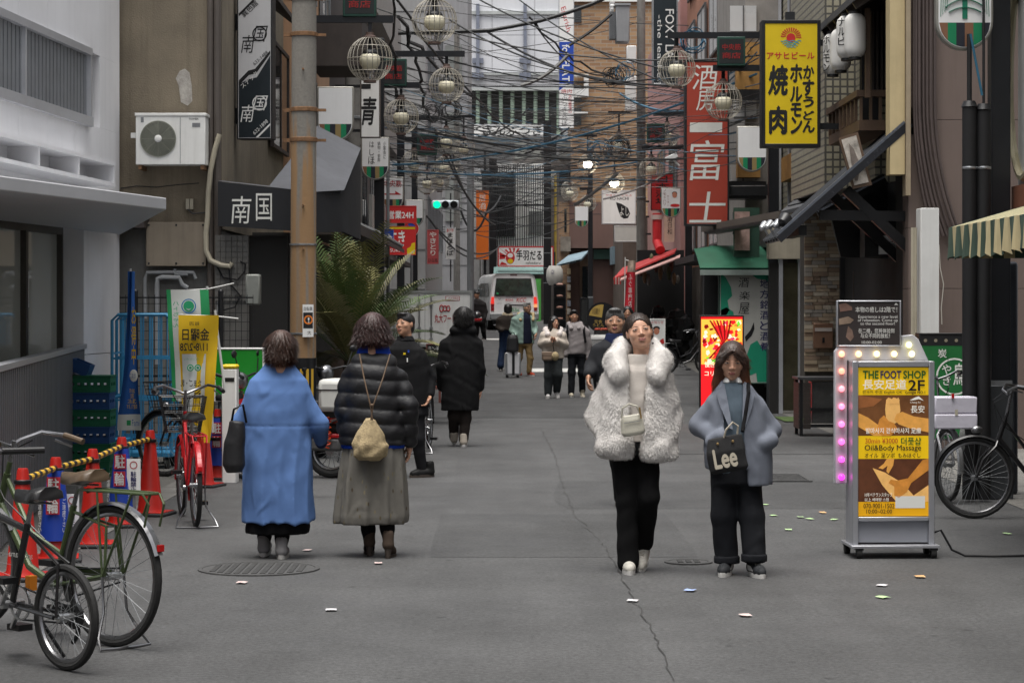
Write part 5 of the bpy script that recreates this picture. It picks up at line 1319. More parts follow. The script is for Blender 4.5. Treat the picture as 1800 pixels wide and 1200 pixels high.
cage_lamp(-2.35,74,5.75,'round wire cage lamp farthest along the left side'); cage_lamp(-1.9,74,6.15,'round wire cage lamp above the traffic light')
# right side
full_post(4.28,20,-1,'nearest right hand',((.7,5.58),(1.6,6.18)),((5.58,.9),(6.18,1.8)),)
s6 = shield(3.93,19.8,4.28,'large shield sign with a green tree emblem at the top right',order=[STRB,STRG,STRN,STRB,STRG,STRN])
GRE = mat('emblem_green',(0.0,0.16,0.09),.5,var=0)
b = MB()
b.box(-.022,.022,-.056,-.05,-.1,.3)
for zz,ww_ in ((.2,.13),(.12,.16),(.04,.17),(-.03,.14)):
 for sgn in (-1,1):
  pts = [(sgn*ww_*i/6,zz-.07*(i/6)**2*(1 if zz>0 else .6)+.03) for i in range(7)]
  for (a,c),(d,e) in zip(pts[:-1],pts[1:]): b.beam((a,-.053,c),(d,-.053,e),.006,.024,up=(0,1,0))
b.build('tree_emblem',GRE,s6,angle=0)
b = MB()
for sgn in (-1,1):
 for j in range(4):
  b.tube([(sgn*(.21-.018*j),-.052,-.08+.02*j),(sgn*(.205-.018*j),-.052,.1),(sgn*(.19-.012*j),-.052,.34)],.0035,4)
b.build('line_pattern',GRE,s6)
full_post(4.33,37.7,-1,'second right hand',((.83,5.64),(1.6,6.18)),((5.64,1.0),(6.18,1.75)))
led_box(3.62,37.6,5.9,'dark green name box left of the yellow signboard')
s7 = shield(3.94,37.4,4.27,'plain white shield sign half hidden by the yellow signboard',order=[STRT,STRG,STRN,STRT,STRG,STRN])
full_post(4.5,58,-1,'third right hand',((.95,5.75),(.55,6.6)),((5.75,1.2),(6.6,.9)),)
led_box(3.65,57.8,6.1,'dark green name box by the pink building')
s8 = shield(4.0,57.3,4.3,'shield sign with a drawn portrait and brush writing',order=[STRT,STRG,STRN,STRT,STRG,STRN])
stext(s8,'ノモトハリ',-.2,-.06,-.12,.34,vertical=True,m=mat('brown_ink',(0.2,0.04,0.02),.5,var=0)); stext(s8,'センター',-.1,-.06,-.05,.2,vertical=True,m=mat('brown_ink',()))
def sell(t,cx_,cz,rx,rz_,m,y=-.053): MB().add([(cx_+rx*math.cos(2*math.pi*i/16),y,cz+rz_*math.sin(2*math.pi*i/16)) for i in range(16)],[tuple(range(16))]).build('printed_shape',m,t,angle=0)
SKP = mat('print_skin',(0.5,0.2,0.12),.5,var=0)
sell(s8,.09,.2,.06,.075,SKP,-.0535); sell(s8,.09,.24,.065,.05,INK,-.053); sell(s8,.1,.02,.1,.11,SIGNW,-.054); sell(s8,.1,-.06,.12,.04,RED,-.055)
full_post(2.86,83,-1,'fourth right hand',((.1,6.0),(.75,6.4)),((6.0,.4),(6.4,1.1)))
s9 = shield(2.52,82.5,4.95,'small plain white shield sign beside the brown building',order=[STRT,STRG,STRN,STRT,STRG,STRN])
for (px,py,Y,lit,lb) in ((1033,288,72,True,'glowing wire cage lamp above the brown building'),(1080,321,70,True,'brightly lit wire cage lamp right of the brown building'),(1000,333,86,False,'wire cage lamp left of the brick pier'),
  (963,309,88,False,'wire cage lamp in front of the slatted building'),(1088,255,62,False,'wire cage lamp tangled in blue cables'),(815,262,62,False,'wire cage lamp over the middle of the street'),(765,305,70,False,'wire cage lamp left of the grey tower')):
 cage_lamp(PX(px,Y),Y,PZ(py,Y),lb,lit)
 lam = [c for c in SC.collection.objects if c.name.startswith('cage_lamp')][-1]
 MB().box(-.02,.02,-.02,.02,.36,.85).box(-.3,.3,-.03,.03,.85,.92).build('hanger',POSTM,lam)
# black sheathed conduits on the nearest right post
cd = thing('sheathed_conduit','pair of black padded conduits strapped beside the nearest right post','conduit',(PX(1716,19.7),19.7,0))
for px,pt in ((1704,190),(1729,195)):
 wpart(cd,MB().cyl((PX(px,19.7),19.7,0.02),(PX(px,19.7),19.7,PZ(pt,19.7)),.062,n=14),'padded_sleeve',mat('padded_black',(0.006,0.006,0.007),.7,var=.2))
 wpart(cd,MB().cyl((PX(px,19.7),19.7,PZ(pt,19.7)),(PX(px,19.7),19.7,PZ(60 if px<1710 else -20,19.7)),.022 if px<1710 else .012,n=8),'riser',mat('padded_black',()))
 wpart(cd,MB().lathe([(.063,0),(.072,.01),(.05,.06),(.0,.06)],14,Matrix.Translation((PX(px,19.7),19.7,PZ(pt,19.7)))),'sleeve_cap',BLACK)
 wpart(cd,MB().lathe([(.064,0),(.066,.004),(.066,.02),(.064,.024)],14,Matrix.Translation((PX(px,19.7),19.7,PZ(298,19.7)))),'strap',STEEL)
cc = thing('steel_column','dark steel cover column at the right edge behind the bicycle','column',(PX(1768,20.6),20.6,0))
wpart(cc,MB().box(PX(1748,20.5),PX(1786,20.5),20.4,20.6,0,PZ(460,20.5)),'cover',mat('dark_blue_steel',(0.05,0.055,0.065),.35,metal=.4,var=.2,streak=.35),bevel=.03)
wpart(cc,MB().tube([(PX(1706,19.6)+.1*i/6,19.6,PZ(60+i*18,19.6)) for i in range(7)],.01,6),'blue_cable',mat('blue_cable',(0.02,0.12,0.2),.5))
# ================================================================== utility poles
up = thing('concrete_pole','near concrete utility pole streaked with rust and strapped with steel bands','utility pole',(PX(532,25.3),25.3,0))
def rusty():
 m = bpy.data.materials.new('rusty_concrete'); m.use_nodes = True; nt = m.node_tree; N,L = nt.nodes.new,nt.links.new; b = nt.nodes['Principled BSDF']
 tc = N('ShaderNodeTexCoord'); mp = N('ShaderNodeMapping'); mp.inputs['Scale'].default_value = (16,16,.7); L(tc.outputs['Object'],mp.inputs['Vector'])
 n1 = N('ShaderNodeTexNoise'); n1.inputs['Scale'].default_value = 1; n1.inputs['Detail'].default_value = 6; L(mp.outputs['Vector'],n1.inputs['Vector'])
 n2 = N('ShaderNodeTexNoise'); n2.inputs['Scale'].default_value = 40; n2.inputs['Detail'].default_value = 4; L(tc.outputs['Object'],n2.inputs['Vector'])
 sp = N('ShaderNodeSeparateXYZ'); L(tc.outputs['Object'],sp.inputs[0])
 hz = N('ShaderNodeMapRange'); hz.inputs['From Min'].default_value = 3.9; hz.inputs['From Max'].default_value = 3.2; hz.inputs['To Min'].default_value = .0; hz.inputs['To Max'].default_value = .27; L(sp.outputs['Z'],hz.inputs['Value'])
 ad = N('ShaderNodeMath'); ad.operation = 'ADD'; L(n1.outputs['Fac'],ad.inputs[0]); L(hz.outputs['Result'],ad.inputs[1])
 mr = N('ShaderNodeMapRange'); mr.inputs['From Min'].default_value = .62; mr.inputs['From Max'].default_value = .8; L(ad.outputs[0],mr.inputs['Value'])
 c1 = N('ShaderNodeMixRGB'); c1.inputs['Color1'].default_value = (0.15,0.14,0.125,1); c1.inputs['Color2'].default_value = (0.25,0.235,0.205,1); L(n2.outputs['Fac'],c1.inputs['Fac'])
 mx = N('ShaderNodeMixRGB'); mx.inputs['Color2'].default_value = (0.29,0.175,0.085,1); L(mr.outputs['Result'],mx.inputs['Fac']); L(c1.outputs['Color'],mx.inputs['Color1'])
 L(mx.outputs['Color'],b.inputs['Base Color']); b.inputs['Roughness'].default_value = .85
 bp = N('ShaderNodeBump'); bp.inputs['Strength'].default_value = .4; bp.inputs['Distance'].default_value = .01; L(n2.outputs['Fac'],bp.inputs['Height']); L(bp.outputs['Normal'],b.inputs['Normal'])
 return m
MB().cyl((0,0,0),(.03,0,9),.148,.128,n=24).build('shaft',rusty(),up)
RUST = mat('rusty_band',(0.22,0.12,0.06),.6,metal=.4,var=.4,scale=20)
for py in (65,197,250,2):
 z = PZ(py,25.3); MB().lathe([(.143,0),(.152,.004),(.152,.045),(.143,.05)],24,Matrix.Translation((.015,0,z))).box(-.21,-.14,-.02,.02,z,z+.04).box(.15,.26,-.02,.02,z+.005,z+.035).build('steel_band',RUST,up)
for py in (432,588): MB().lathe([(.148,0),(.155,.004),(.155,.02),(.148,.024)],24,Matrix.Translation((.006,0,PZ(py,25.3)))).build('steel_strap',STEEL,up)
for py in (124,362,438): MB().cyl((.02,-.13,PZ(py,25.3)),(.02,-.2,PZ(py,25.3)),.012,n=8).build('step_bolt',RUST,up)
b = MB().cyl((-0,0,.62),(-0,0,1.12),.155,n=24); b.build('hazard_wrap',BLACK,up)
for i in range(-2,3):
 a0 = -math.pi/2+i*.42-.1; MB().lathe([(.1565,.66),(.1565,1.0)],3,a0=a0,a1=a0+.22).build('hazard_stripe',mat('hazard_yellow',(0.6,0.36,0.03),.6,var=.1),up)
s = Sign('pole_notice','small no stopping notice with orange ring strapped to the rusty concrete pole','notice',(532,535,551,592),25.12,SIGNW,SIGNW,.01,0,rad(8))
s.rect(533,549,550,577,INK); s.ring(542,562,6.8,2.6,mat('orange_ink',(0.75,0.2,0.02),.5,var=0),.003); s.text('自転車',534,539,549,546,INK,d=.002); s.text('大',540,581,547,588,INK)
s.text('!',541,558,544,567,SIGNW,d=.004)
def upole(px,Y,r,label,top=11):
 t = thing('concrete_pole',label,'utility pole',(PX(px,Y),Y,zg(Y)))
 MB().cyl((0,0,0),(0,0,top),r,r*.78,n=16).build('shaft',CONC,t)
 for z in (4.2,5.1,6.3): MB().lathe([(r*.9,0),(r*1.02,.01),(r*1.02,.05),(r*.9,.06)],16,Matrix.Translation((0,0,z))).build('steel_band',GREYM,t)
 return t
u2 = upole(621,41.5,.17,'second concrete utility pole half hidden behind the blank shield')
u3 = upole(1127,63,.14,'concrete utility pole carrying a grey transformer on the right')
u4 = upole(718,71,.16,'slim concrete utility pole behind the no parking sign')
u5 = upole(803,84,.13,'thin distant utility pole in front of the grey tower')
dk = thing('dark_iron_pole','dark square pole with pale bands right of the white van','utility pole',(PX(962,84),84,zg(84)))
MB().box(-.14,.14,-.14,.14,0,7.5).build('shaft',BLACK,dk)
for k in range(9): MB().box(-.145,.145,-.145,.145,1.5+k*.55,1.53+k*.55).build('pale_band',GREYM,dk)
MB().cyl((.3,.1,0),(.3,.1,5.5),.05,n=8).build('conduit',mat('yellow_conduit',(0.4,0.28,0.05),.6,var=.3),dk)
# transformer
tr = thing('pole_transformer','grey finned transformer hung near the top of the right utility pole','transformer',W(1090,42,62.6)); k = 62.6/F
MB().box(-8*k,16*k,-.25,.3,-34*k,30*k).build('tank',mat('transformer_grey',(0.3,0.31,0.32),.5,metal=.2,var=.08,streak=.2),tr,bevel=.03)
for i in range(9): MB().box((-19+i*1.2)*k,(-18.3+i*1.2)*k,-.2,.25,-28*k,20*k).build('fin',mat('transformer_fin',(0.2,0.21,0.22),.5,metal=.2),tr)
MB().box(-10*k,18*k,-.28,.33,30*k,34*k).build('lid',mat('transformer_grey',()),tr)
for i in range(3): MB().lathe([(0,.3),(.05,.28),(.07,.2),(.05,.15),(.07,.1),(.05,.05),(.06,0)],10,Matrix.Translation((-14*k,-.1+.2*i,24*k))).build('insulator',SIGNW,tr)
bx = thing('pole_cabinet','white equipment cabinets strapped one above the other on the right utility pole','cabinet',W(1112,140,62.5))
for (a,c,d,e) in ((1101,82,1118,112),(1099,135,1118,195)):
 wpart(bx,MB().box(PX(a,62.5),PX(d,62.5),62.3,62.6,PZ(e,62.5),PZ(c,62.5)),'cabinet_box',SIGNW,bevel=.02)
# ================================================================== overhead cables
CABM = mat('overhead_cable',(0.014,0.015,0.016),.6,var=.2); CABB = mat('overhead_cable_blue',(0.03,0.11,0.18),.5,var=.1); CABG = mat('overhead_cable_grey',(0.16,0.16,0.155),.6)
def cable(p,q,sag,r,m=CABM,n=14,jit=0.0):
 p,q = Vector(p),Vector(q); pts = []
 for i in range(n+1):
  t = i/n; v = p.lerp(q,t); v.z -= sag*4*t*(1-t)
  if jit and 0<i<n: v += Vector((random.gauss(0,jit),random.gauss(0,jit),random.gauss(0,jit)))
  pts.append(v)
 o = MB().tube(pts,r,5).build('overhead_cable',m)
 lab = {CABM.name:'black overhead cable sagging across the street',CABB.name:'blue overhead cable sagging across the street',CABG.name:'pale grey overhead cable sagging across the street'}[m.name]
 return tag(o,lab,'cable',{CABM.name:'black overhead cables',CABB.name:'blue overhead cables',CABG.name:'grey overhead cables'}[m.name])
def pc(a,b_,sag,r,m=CABM,jit=0): return cable(W(*a),W(*b_),sag,r,m,jit=jit)
# big named ones
pc((690,-10,34),(930,245,62),.35,.022,jit=.02)
pc((690,-10,34),(700,200,46),.2,.022,jit=.03)
o = MB().tube([W(x,y,60) for x,y in ((640,62),(720,58),(800,56),(860,54),(900,47),(950,37),(1000,22),(1040,8),(1075,-8))],.05,6).build('overhead_cable',CABM); tag(o,'thick black overhead cable bound with spiral wire curving up to the right','cable')
pc((825,-10,50),(1260,140,42),.25,.018); pc((900,-10,58),(1205,160,46),.2,.018); pc((790,35,52),(1240,150,44),.45,.02)
pc((850,52,60),(1120,150,60),.3,.03); pc((930,30,60),(1088,140,61),.3,.028,jit=.03); pc((935,36,60),(1080,130,62),.5,.02)
pc((700,75,40),(1200,130,46),.4,.013); pc((1000,80,60),(1075,25,60),.05,.04); pc((915,150,60),(1000,95,60),.15,.05,CABG)
pc((760,250,40),(1340,265,44),.25,.02); pc((690,215,44),(1200,255,56),.35,.022); pc((690,290,50),(1330,130,40),.35,.022,CABB)
pc((690,300,52),(1120,285,60),.2,.022,CABB); pc((1090,165,62),(1330,150,44),.5,.03,CABB); pc((690,140,40),(760,260,52),.3,.025,jit=.03)
pc((700,30,38),(835,175,60),.2,.035,jit=.04); pc((720,60,40),(760,215,50),.15,.03,jit=.04); pc((765,230,52),(870,395,70),.4,.03)
pc((790,270,60),(880,345,80),1.0,.03); pc((750,380,66),(870,440,86),.5,.03); pc((755,385,66),(880,430,86),.8,.025); pc((810,370,80),(875,290,80),1.4,.04)
pc((910,275,75),(1000,225,70),.1,.03); pc((840,240,70),(930,190,70),.2,.03); pc((1060,350,60),(1180,300,60),.1,.025,CABG); pc((1010,360,70),(1085,305,62),.05,.05,CABG)
anchL = [(613,41.5),(621,41.5),(667,40),(700,52.6),(718,71),(728,64.5),(803,84)]
anchR = [(1129,63),(1135,63),(1210,58),(1290,47),(1345,37.7),(1038,83),(1125,63)]
for i in range(40):
 (xa,Ya),(xb,Yb) = random.choice(anchL),random.choice(anchR)
 pa,pb = random.uniform(120,300),random.uniform(120,300)
 if Ya > 60: pa = random.uniform(250,350)
 if Yb > 60: pb = random.uniform(230,330)
 cable(W(xa,pa,Ya),W(xb,pb,Yb),random.uniform(.0,.6),random.uniform(.005,.013),random.choice([CABM]*7+[CABB]*2+[CABG]),jit=random.choice((0,0,.02)))
for i in range(16):
 (xa,Ya) = random.choice(anchL); (xb,Yb) = random.choice(anchR)
 cable(W(xa,random.uniform(-20,170),Ya),W(xb,random.uniform(20,200),Yb),random.uniform(.1,.5),random.uniform(.006,.016))
for i in range(22):      # along the street on the left and right lines of poles
 if i % 2: a,b_ = (621+random.uniform(-5,5),random.uniform(120,260),41.5),(718+random.uniform(-5,5),random.uniform(260,360),71)
 else: a,b_ = (1129+random.uniform(-5,5),random.uniform(140,290),63),(1345+random.uniform(-30,20),random.uniform(30,260),37.7)
 cable(W(*a),W(*b_),random.uniform(.1,.5),random.uniform(.007,.014),random.choice([CABM]*4+[CABB]))
for i in range(18):
 a,b_ = (803+random.uniform(-90,40),random.uniform(270,420),80),(1000+random.uniform(-60,60),random.uniform(250,380),84)
 cable(W(*a),W(*b_),random.uniform(.1,.7),random.uniform(.009,.018))
for i in range(70):
 (xa,Ya),(xb,Yb) = random.choice(anchL),random.choice(anchR)
 cable(W(xa,random.uniform(130,330),Ya),W(xb,random.uniform(130,330),Yb),random.uniform(-.05,.7),random.uniform(.003,.007),random.choice([CABM]*6+[CABB,CABG]),jit=random.choice((0,.02)))
# coils of slack cable at the right pole and mid-span
def coil(px,py,Y,rr,m,n,label):
 b = MB()
 for i in range(n):
  c = W(px+random.gauss(0,5),py+random.gauss(0,4),Y); a,e = random.uniform(.6,1)*rr,random.uniform(.4,1)*rr; ph = random.uniform(0,3.1)
  rx,rz_ = math.cos(ph),math.sin(ph)
  pts = []
  for j in range(14):
   t = 2*math.pi*j/14; u,w = a*math.cos(t),e*math.sin(t)
   pts.append(c+Vector((u*rx-w*rz_,random.gauss(0,.06),u*rz_+w*rx)))
  b.tube(pts,random.uniform(.007,.014),4,closed=True)
 o = b.build('cable_coil',m); return tag(o,label,'cable coil')
coil(1080,133,61.5,.26,CABM,12,'black coil of slack cable left of the right utility pole')
coil(1100,127,61,.26,CABB,6,'blue coil of slack cable beside the black coil')
coil(1055,268,61,.35,CABB,9,'blue tangle of cable loops above the glowing cage lamps')
coil(1088,262,61,.3,CABM,9,'black tangle of cable loops right of the blue tangle')
coil(790,195,52,.24,CABM,6,'black bundle of cable loops under the outer second cage lamp')
coil(752,195,50,.2,CABM,5,'black bundle of cable loops beside the second left post')
coil(1215,70,46,.3,CABB,6,'blue drop wires fanned out above the tall red sign')
coil(1310,115,41,.22,CABM,10,'black cable loops left of the yellow signboard')
cam_s = thing('security_camera','white bullet security camera beside the tall red sign','camera',W(1180,277,46))
MB().box(-.13,.13,-.06,.06,-.05,.05,Matrix.Rotation(rad(-25),4,'Y')).build('housing',SIGNW,cam_s,bevel=.01)
MB().cyl((.05,.03,-.05),(.16,.06,-.16),.02,n=8).build('bracket',SIGNW,cam_s)
# ================================================================== air conditioner
ac = thing('air_conditioner','white outdoor air conditioner unit bracketed on the brown stucco wall','air conditioner',W(303,291,25.75)); k = 25.7/F
ACW = mat('ac_white',(0.8,0.8,0.77),.45,var=.04,streak=.2)
AX = lambda p: (p-303)*k; AZ = lambda p: (291-p)*k
MB().box(AX(242),AX(364),-.14,.14,0,AZ(206)).build('casing',ACW,ac,bevel=.008)
MB().box(AX(240.5),AX(366),-.15,.15,AZ(206)+.001,AZ(200.5)).build('lid',ACW,ac,bevel=.006)
MB().box(AX(319.5),AX(320.5),-.1425,-.14,.01,AZ(208)).build('seam',GREYM,ac)
fx,fz = AX(281.5),AZ(245.5); fr_ = 31*k
MB().cyl((fx,-.1405,fz),(fx,-.142,fz),fr_,n=32).build('fan_opening',mat('fan_dark',(0.035,0.04,0.03),.5,var=0),ac)
fm = Matrix.Translation((fx,-.143,fz)) @ Matrix.Rotation(rad(90),4,'X')
b = MB()
for i in range(4):
 a = i*math.pi/2+.3; b.add([(fx+.03*math.cos(a),-.1425,fz+.03*math.sin(a)),(fx+fr_*.85*math.cos(a-.3),-.1425,fz+fr_*.85*math.sin(a-.3)),(fx+fr_*.85*math.cos(a+.5),-.1425,fz+fr_*.85*math.sin(a+.5))],[(0,1,2)])
b.build('fan_blade',mat('fan_blade',(0.1,0.11,0.09),.5,var=0),ac)
b = MB()
for i in range(13): rr = .05+(fr_-.05)*i/12; b.tube([(fx+rr*math.cos(t),-.15,fz+rr*math.sin(t)) for t in [2*math.pi*j/32 for j in range(32)]],.0036 if i<12 else .006,4,closed=True)
for i in range(8): a = i*math.pi/4; b.tube([(fx+.03*math.cos(a),-.152,fz+.03*math.sin(a)),(fx+fr_*math.cos(a),-.152,fz+fr_*math.sin(a))],.0028,4)
tag(b.build('fan_grille',mat('grille_wire',(0.33,0.34,0.28),.5,metal=.3),ac),kind='stuff')
MB().ball((fx,-.152,fz),(.042,.012,.042),16).build('fan_hub',ACW,ac)
glyphs('TOSHIBA',(AX(335),AZ(212.5),AX(352),AZ(209)),-.1425,INK,ac); MB().box(AX(341),AX(355),-.143,-.1405,AZ(225),AZ(218)).build('rating_plate',GREYM,ac)
MB().box(AX(251),AX(256),-.143,-.1405,AZ(217),AZ(208)).build('vent_sticker',GREYM,ac)
MB().box(AX(246),AX(252),-.12,.25,-.05,-.001).box(AX(355),AX(361),-.12,.25,-.05,-.001).build('bracket',mat('rusty_band',()),ac)
MB().box(AX(231),AX(241),-.05,.0,AZ(243),AZ(234)).build('side_handle',ACW,ac)
# ================================================================== left clutter
MESHF = thing('wire_mesh_fence','black wire mesh fence with round posts in front of the stucco building','fence',(PX(320,24.9),24.9,0))
for px in (238,388): wpart(MESHF,MB().cyl((PX(px,24.9),24.9,0),(PX(px,24.9),24.9,PZ(513,24.9)),.03,n=10).ball((PX(px,24.9),24.9,PZ(513,24.9)),.032,10),'post',BLACK)
b = MB(); xa,xb = PX(211,24.9),PX(445,24.9)
z = .12
while z < PZ(518,24.9): b.beam((xa,24.9,z),(xb,24.9,z),.006,.006); z += .1
for i in range(24): x = xa+(xb-xa)*i/23; b.beam((x,24.89,.1),(x,24.89,PZ(518,24.9)),.006,.006)
for z in (PZ(523,24.9),PZ(660,24.9)): b.beam((xa,24.88,z),(xb,24.88,z),.016,.016)
tag(wpart(MESHF,b,'wire_grid',BLACK),kind='stuff')
LB = mat('light_blue_steel',(0.035,0.23,0.43),.45,var=.1,streak=.15)
def rollcage(px0,px1,Y,label,dep=.55):
 xa,xb = PX(px0,Y),PX(px1,Y); t = thing('roll_cage',label,'roll cage',((xa+xb)/2,Y,0),0,'light blue roll cages'); w = (xb-xa)/2; h = PZ(553,Y)
 for y in (0,dep):
  b = MB(); b.tube([(-w,y,.15),(-w,y,h-.06),(-w+.06,y,h),(w-.06,y,h),(w,y,h-.06),(w,y,.15)],.017,8); b.build('end_frame',LB,t)
 b = MB()
 for y in (0,dep):
  for z in (.3,.72,1.15): b.beam((-w,y,z),(w,y,z),.02,.02)
  for i in range(1,6): b.cyl((-w+2*w*i/6,y,.15),(-w+2*w*i/6,y,h),.006,n=5)
 for z in (.3,.75,1.2): b.beam((-w,0,z),(-w,dep,z),.015,.015);
 b.build('bars',LB,t)
 MB().box(-w,w,0,dep,.13,.17).build('base',LB,t)
 for x in (-w+.06,w-.06):
  for y in (.06,dep-.06): MB().cyl((x-.02,y,.06),(x+.02,y,.06),.06,n=12).build('castor',RUBBER,t)
 return t
rollcage(197,302,23.6,'tall light blue steel roll cage beside the white corner pier')
rollcage(205,300,24.3,'light blue roll cage standing behind the first one',.4)
CG = mat('crate_green',(0.008,0.13,0.06),.5,var=.1); CB_ = mat('crate_blue',(0.01,0.06,0.2),.5,var=.1); CL = mat('crate_light_blue',(0.03,0.28,0.5),.5,var=.1)
def crate(x,y,z,m,label,w=.42,d=.32,h=.155):
 t = thing('plastic_crate',label,'crate',(x,y,z),0,'stacked plastic crates')
 b = MB(); b.box(-w/2,w/2,-d/2,d/2,0,.015)
 for (a,c,e,f) in ((-w/2,w/2,-d/2,-d/2+.012),(-w/2,w/2,d/2-.012,d/2),(-w/2,-w/2+.012,-d/2+.013,d/2-.013),(w/2-.012,w/2,-d/2+.013,d/2-.013)):
  b.box(a,c,e,f,.016,h*.42).box(a,c,e,f,h*.62,h)
 for i in range(7):
  x_ = -w/2+.0+(w-.03)*i/6; b.box(x_,x_+.03,-d/2,-d/2+.012,h*.42,h*.62).box(x_,x_+.03,d/2-.012,d/2,h*.42,h*.62)
 for i in range(4):
  y_ = -d/2+.014+(d-.06)*i/3; b.box(w/2-.012,w/2,y_,y_+.03,h*.42,h*.62).box(-w/2,-w/2+.012,y_,y_+.03,h*.42,h*.62)
 b.build('crate_body',m,t)
 MB().box(-w/2-.008,w/2+.008,-d/2-.008,d/2+.008,h+.0005,h+.012).build('rim',m,t)
ords = ['bottom','second','third','fourth','fifth','sixth']
cx0 = PX(160,22.6)
for i in range(6): crate(cx0+.01*(i%2),22.6,.168*i,[CG,CG,CB_,CG,CB_,CG][i],'%s crate up in the green and blue stack behind the cones, %s' % (ords[i],'blue' if i in (2,4) else 'green'))
for i in range(2): crate(PX(200,23.2),23.15,.01+.17*i,CL,'light blue crate, %s of two beside the crate stack' % ('lower','upper')[i],.3,.3)
t = thing('plastic_crate','dark blue crate tilted on top of the crate stack','crate',(cx0-.12,22.6,1.03),0,'stacked plastic crates'); o = MB().box(-.1,.1,-.14,.14,0,.012).box(-.1,.1,-.14,-.128,.013,.12).box(-.1,.1,.128,.14,.013,.12).box(-.1,-.088,-.127,.127,.013,.12).box(.088,.1,-.127,.127,.013,.12).build('crate_body',CB_,t); t.rotation_euler = (0,rad(22),0)
# flags
def cloth(t,rows,Y,m,name,u0=0,u1=1,d=0.0,amp=.02,ph=0.0,nx=8,both=True):
 """rows: (py, xl, xr) pixel outline at distance Y, rippled"""
 b = MB(); loc = t.location
 fine = []
 for (a,c) in zip(rows[:-1],rows[1:]):
  n = max(1,int(abs(c[0]-a[0])/9))
  for i in range(n): fine.append([a[j]+(c[j]-a[j])*i/n for j in range(3)])
 fine.append(list(rows[-1]))
 vs = []
 for py,xl,xr in fine:
  for i in range(nx+1):
   u = u0+(u1-u0)*i/nx; px = xl+(xr-xl)*u
   w = amp*math.sin(u*7+ph+py*.013)*(.4+.6*u) + amp*.5*math.sin(py*.05+u*3)
   vs.append(W(px,py,Y)+Vector((0,w-d,0))-loc)
 k = nx+1
 b.add(vs,[(r*k+i,r*k+i+1,(r+1)*k+i+1,(r+1)*k+i) for r in range(len(fine)-1) for i in range(nx)])
 return b.build(name,m,t,angle=60)
def ftx(t,s_,Y,r,m,d=.035,**kw):
 return glyphs(s_,(PX(r[0],Y)-t.location.x,PZ(r[3],Y)-t.location.z,PX(r[2],Y)-t.location.x,PZ(r[1],Y)-t.location.z),-d,m,t,**kw)
FB = mat('flag_blue',(0.012,0.09,0.33),.8,var=.08); FWm = mat('flag_white',(0.6,0.62,0.6),.8,var=.05); FGm = mat('flag_green',(0.02,0.3,0.1),.8,var=.06); FYm = mat('flag_yellow',(0.72,0.46,0.01),.8,var=.05)
PL = mat('flag_pole_white',(0.6,0.6,0.58),.5,var=.05)
t = thing('advertising_flag','twisted blue advertising flag with white foot band by the roll cages','flag',W(228,775,22.2))
rows = [(477,225,236),(520,224,236),(580,222,238),(640,218,241),(700,212,244),(728,208,247)]
cloth(t,rows,22.2,FB,'flag_sheet',amp=.03)
cloth(t,[(728,208,247),(756,206,249)],22.2,FWm,'foot_band',amp=.03)
MB().tube([W(229,472,22.25)-t.location,W(224,620,22.25)-t.location,W(208,800,22.25)-t.location],.013,8).build('flag_pole',PL,t)
ftx(t,'お得中',22.2,(232,540,240,640),FYm,vertical=True,bold=.03);
MB().ball((W(235,660,22.15)-t.location),(.04,.004,.06),14).build('white_oval',FWm,t)
ftx(t,'たまご',22.2,(230,655,240,664),FB,.06,mirror=True); ftx(t,'2021年\n限定\nご購入者に\nお送りします',22.2,(224,682,242,718),FYm,mirror=True); ftx(t,'Fami',22.2,(233,737,246,748),FB,mirror=False);
MB().box(PX(224,22.2)-t.location.x,PX(231,22.2)-t.location.x,-.04,-.036,PZ(747,22.2)-t.location.z,PZ(738,22.2)-t.location.z).build('printed_square',FGm,t)
t = thing('advertising_flag','white advertising flag with green borders and a smiling round emblem','flag',W(330,700,21.6))
rows = [(509,292,366),(560,295,369),(620,299,372),(705,303,372)]
cloth(t,rows,21.6,FWm,'flag_sheet',.1,.8,amp=.025); cloth(t,rows,21.6,FGm,'green_border',0,.1,amp=.025,nx=3); cloth(t,rows,21.6,FGm,'green_border',.8,1.0,amp=.025,nx=3)
EG = mat('emblem_green2',(0.02,0.36,0.16),.6,var=0); EBl = mat('emblem_blue',(0.01,0.2,0.45),.6,var=0)
def fdisc(t,px,py,Y,r0,r1,m,d,nm):
 k = Y/F; c = W(px,py,Y)-t.location; n = 24
 o = [(c.x+r1*k*math.cos(2*math.pi*i/n),-d,c.z+r1*k*math.sin(2*math.pi*i/n)) for i in range(n)]
 if r0 == 0: MB().add(o,[tuple(range(n))]).build(nm,m,t,angle=0)
 else: MB().add(o+[(c.x+r0*k*math.cos(2*math.pi*i/n),-d,c.z+r0*k*math.sin(2*math.pi*i/n)) for i in range(n)],[(i,(i+1)%n,n+(i+1)%n,n+i) for i in range(n)]).build(nm,m,t,angle=0)
fdisc(t,333,538,21.6,0,9.5,EG,.05,'emblem_disc'); fdisc(t,333,538,21.6,11,13,EBl,.05,'emblem_ring')
k = 21.6/F; c = W(333,541,21.6)-t.location
MB().add([(c.x+(-5+10*i/8)*k,-.054,c.z-(4*math.sin(math.pi*i/8))*k) for i in range(9)]+[(c.x+(5-10*i/8)*k,-.054,c.z-(2.2*math.sin(math.pi*i/8))*k) for i in range(9)],[tuple(range(18))]).build('emblem_smile',FWm,t,angle=0)
ftx(t,'ハトちゃん',21.6,(305,530,316,575),EG,.05,vertical=True,mirror=True)
MB().tube([W(364,503,21.65)-t.location,W(368,620,21.65)-t.location,W(374,760,21.65)-t.location],.012,8).tube([W(300,512,21.65)-t.location,W(366,508,21.65)-t.location,W(411,498,21.65)-t.location],.007,6).build('flag_pole',PL,t)
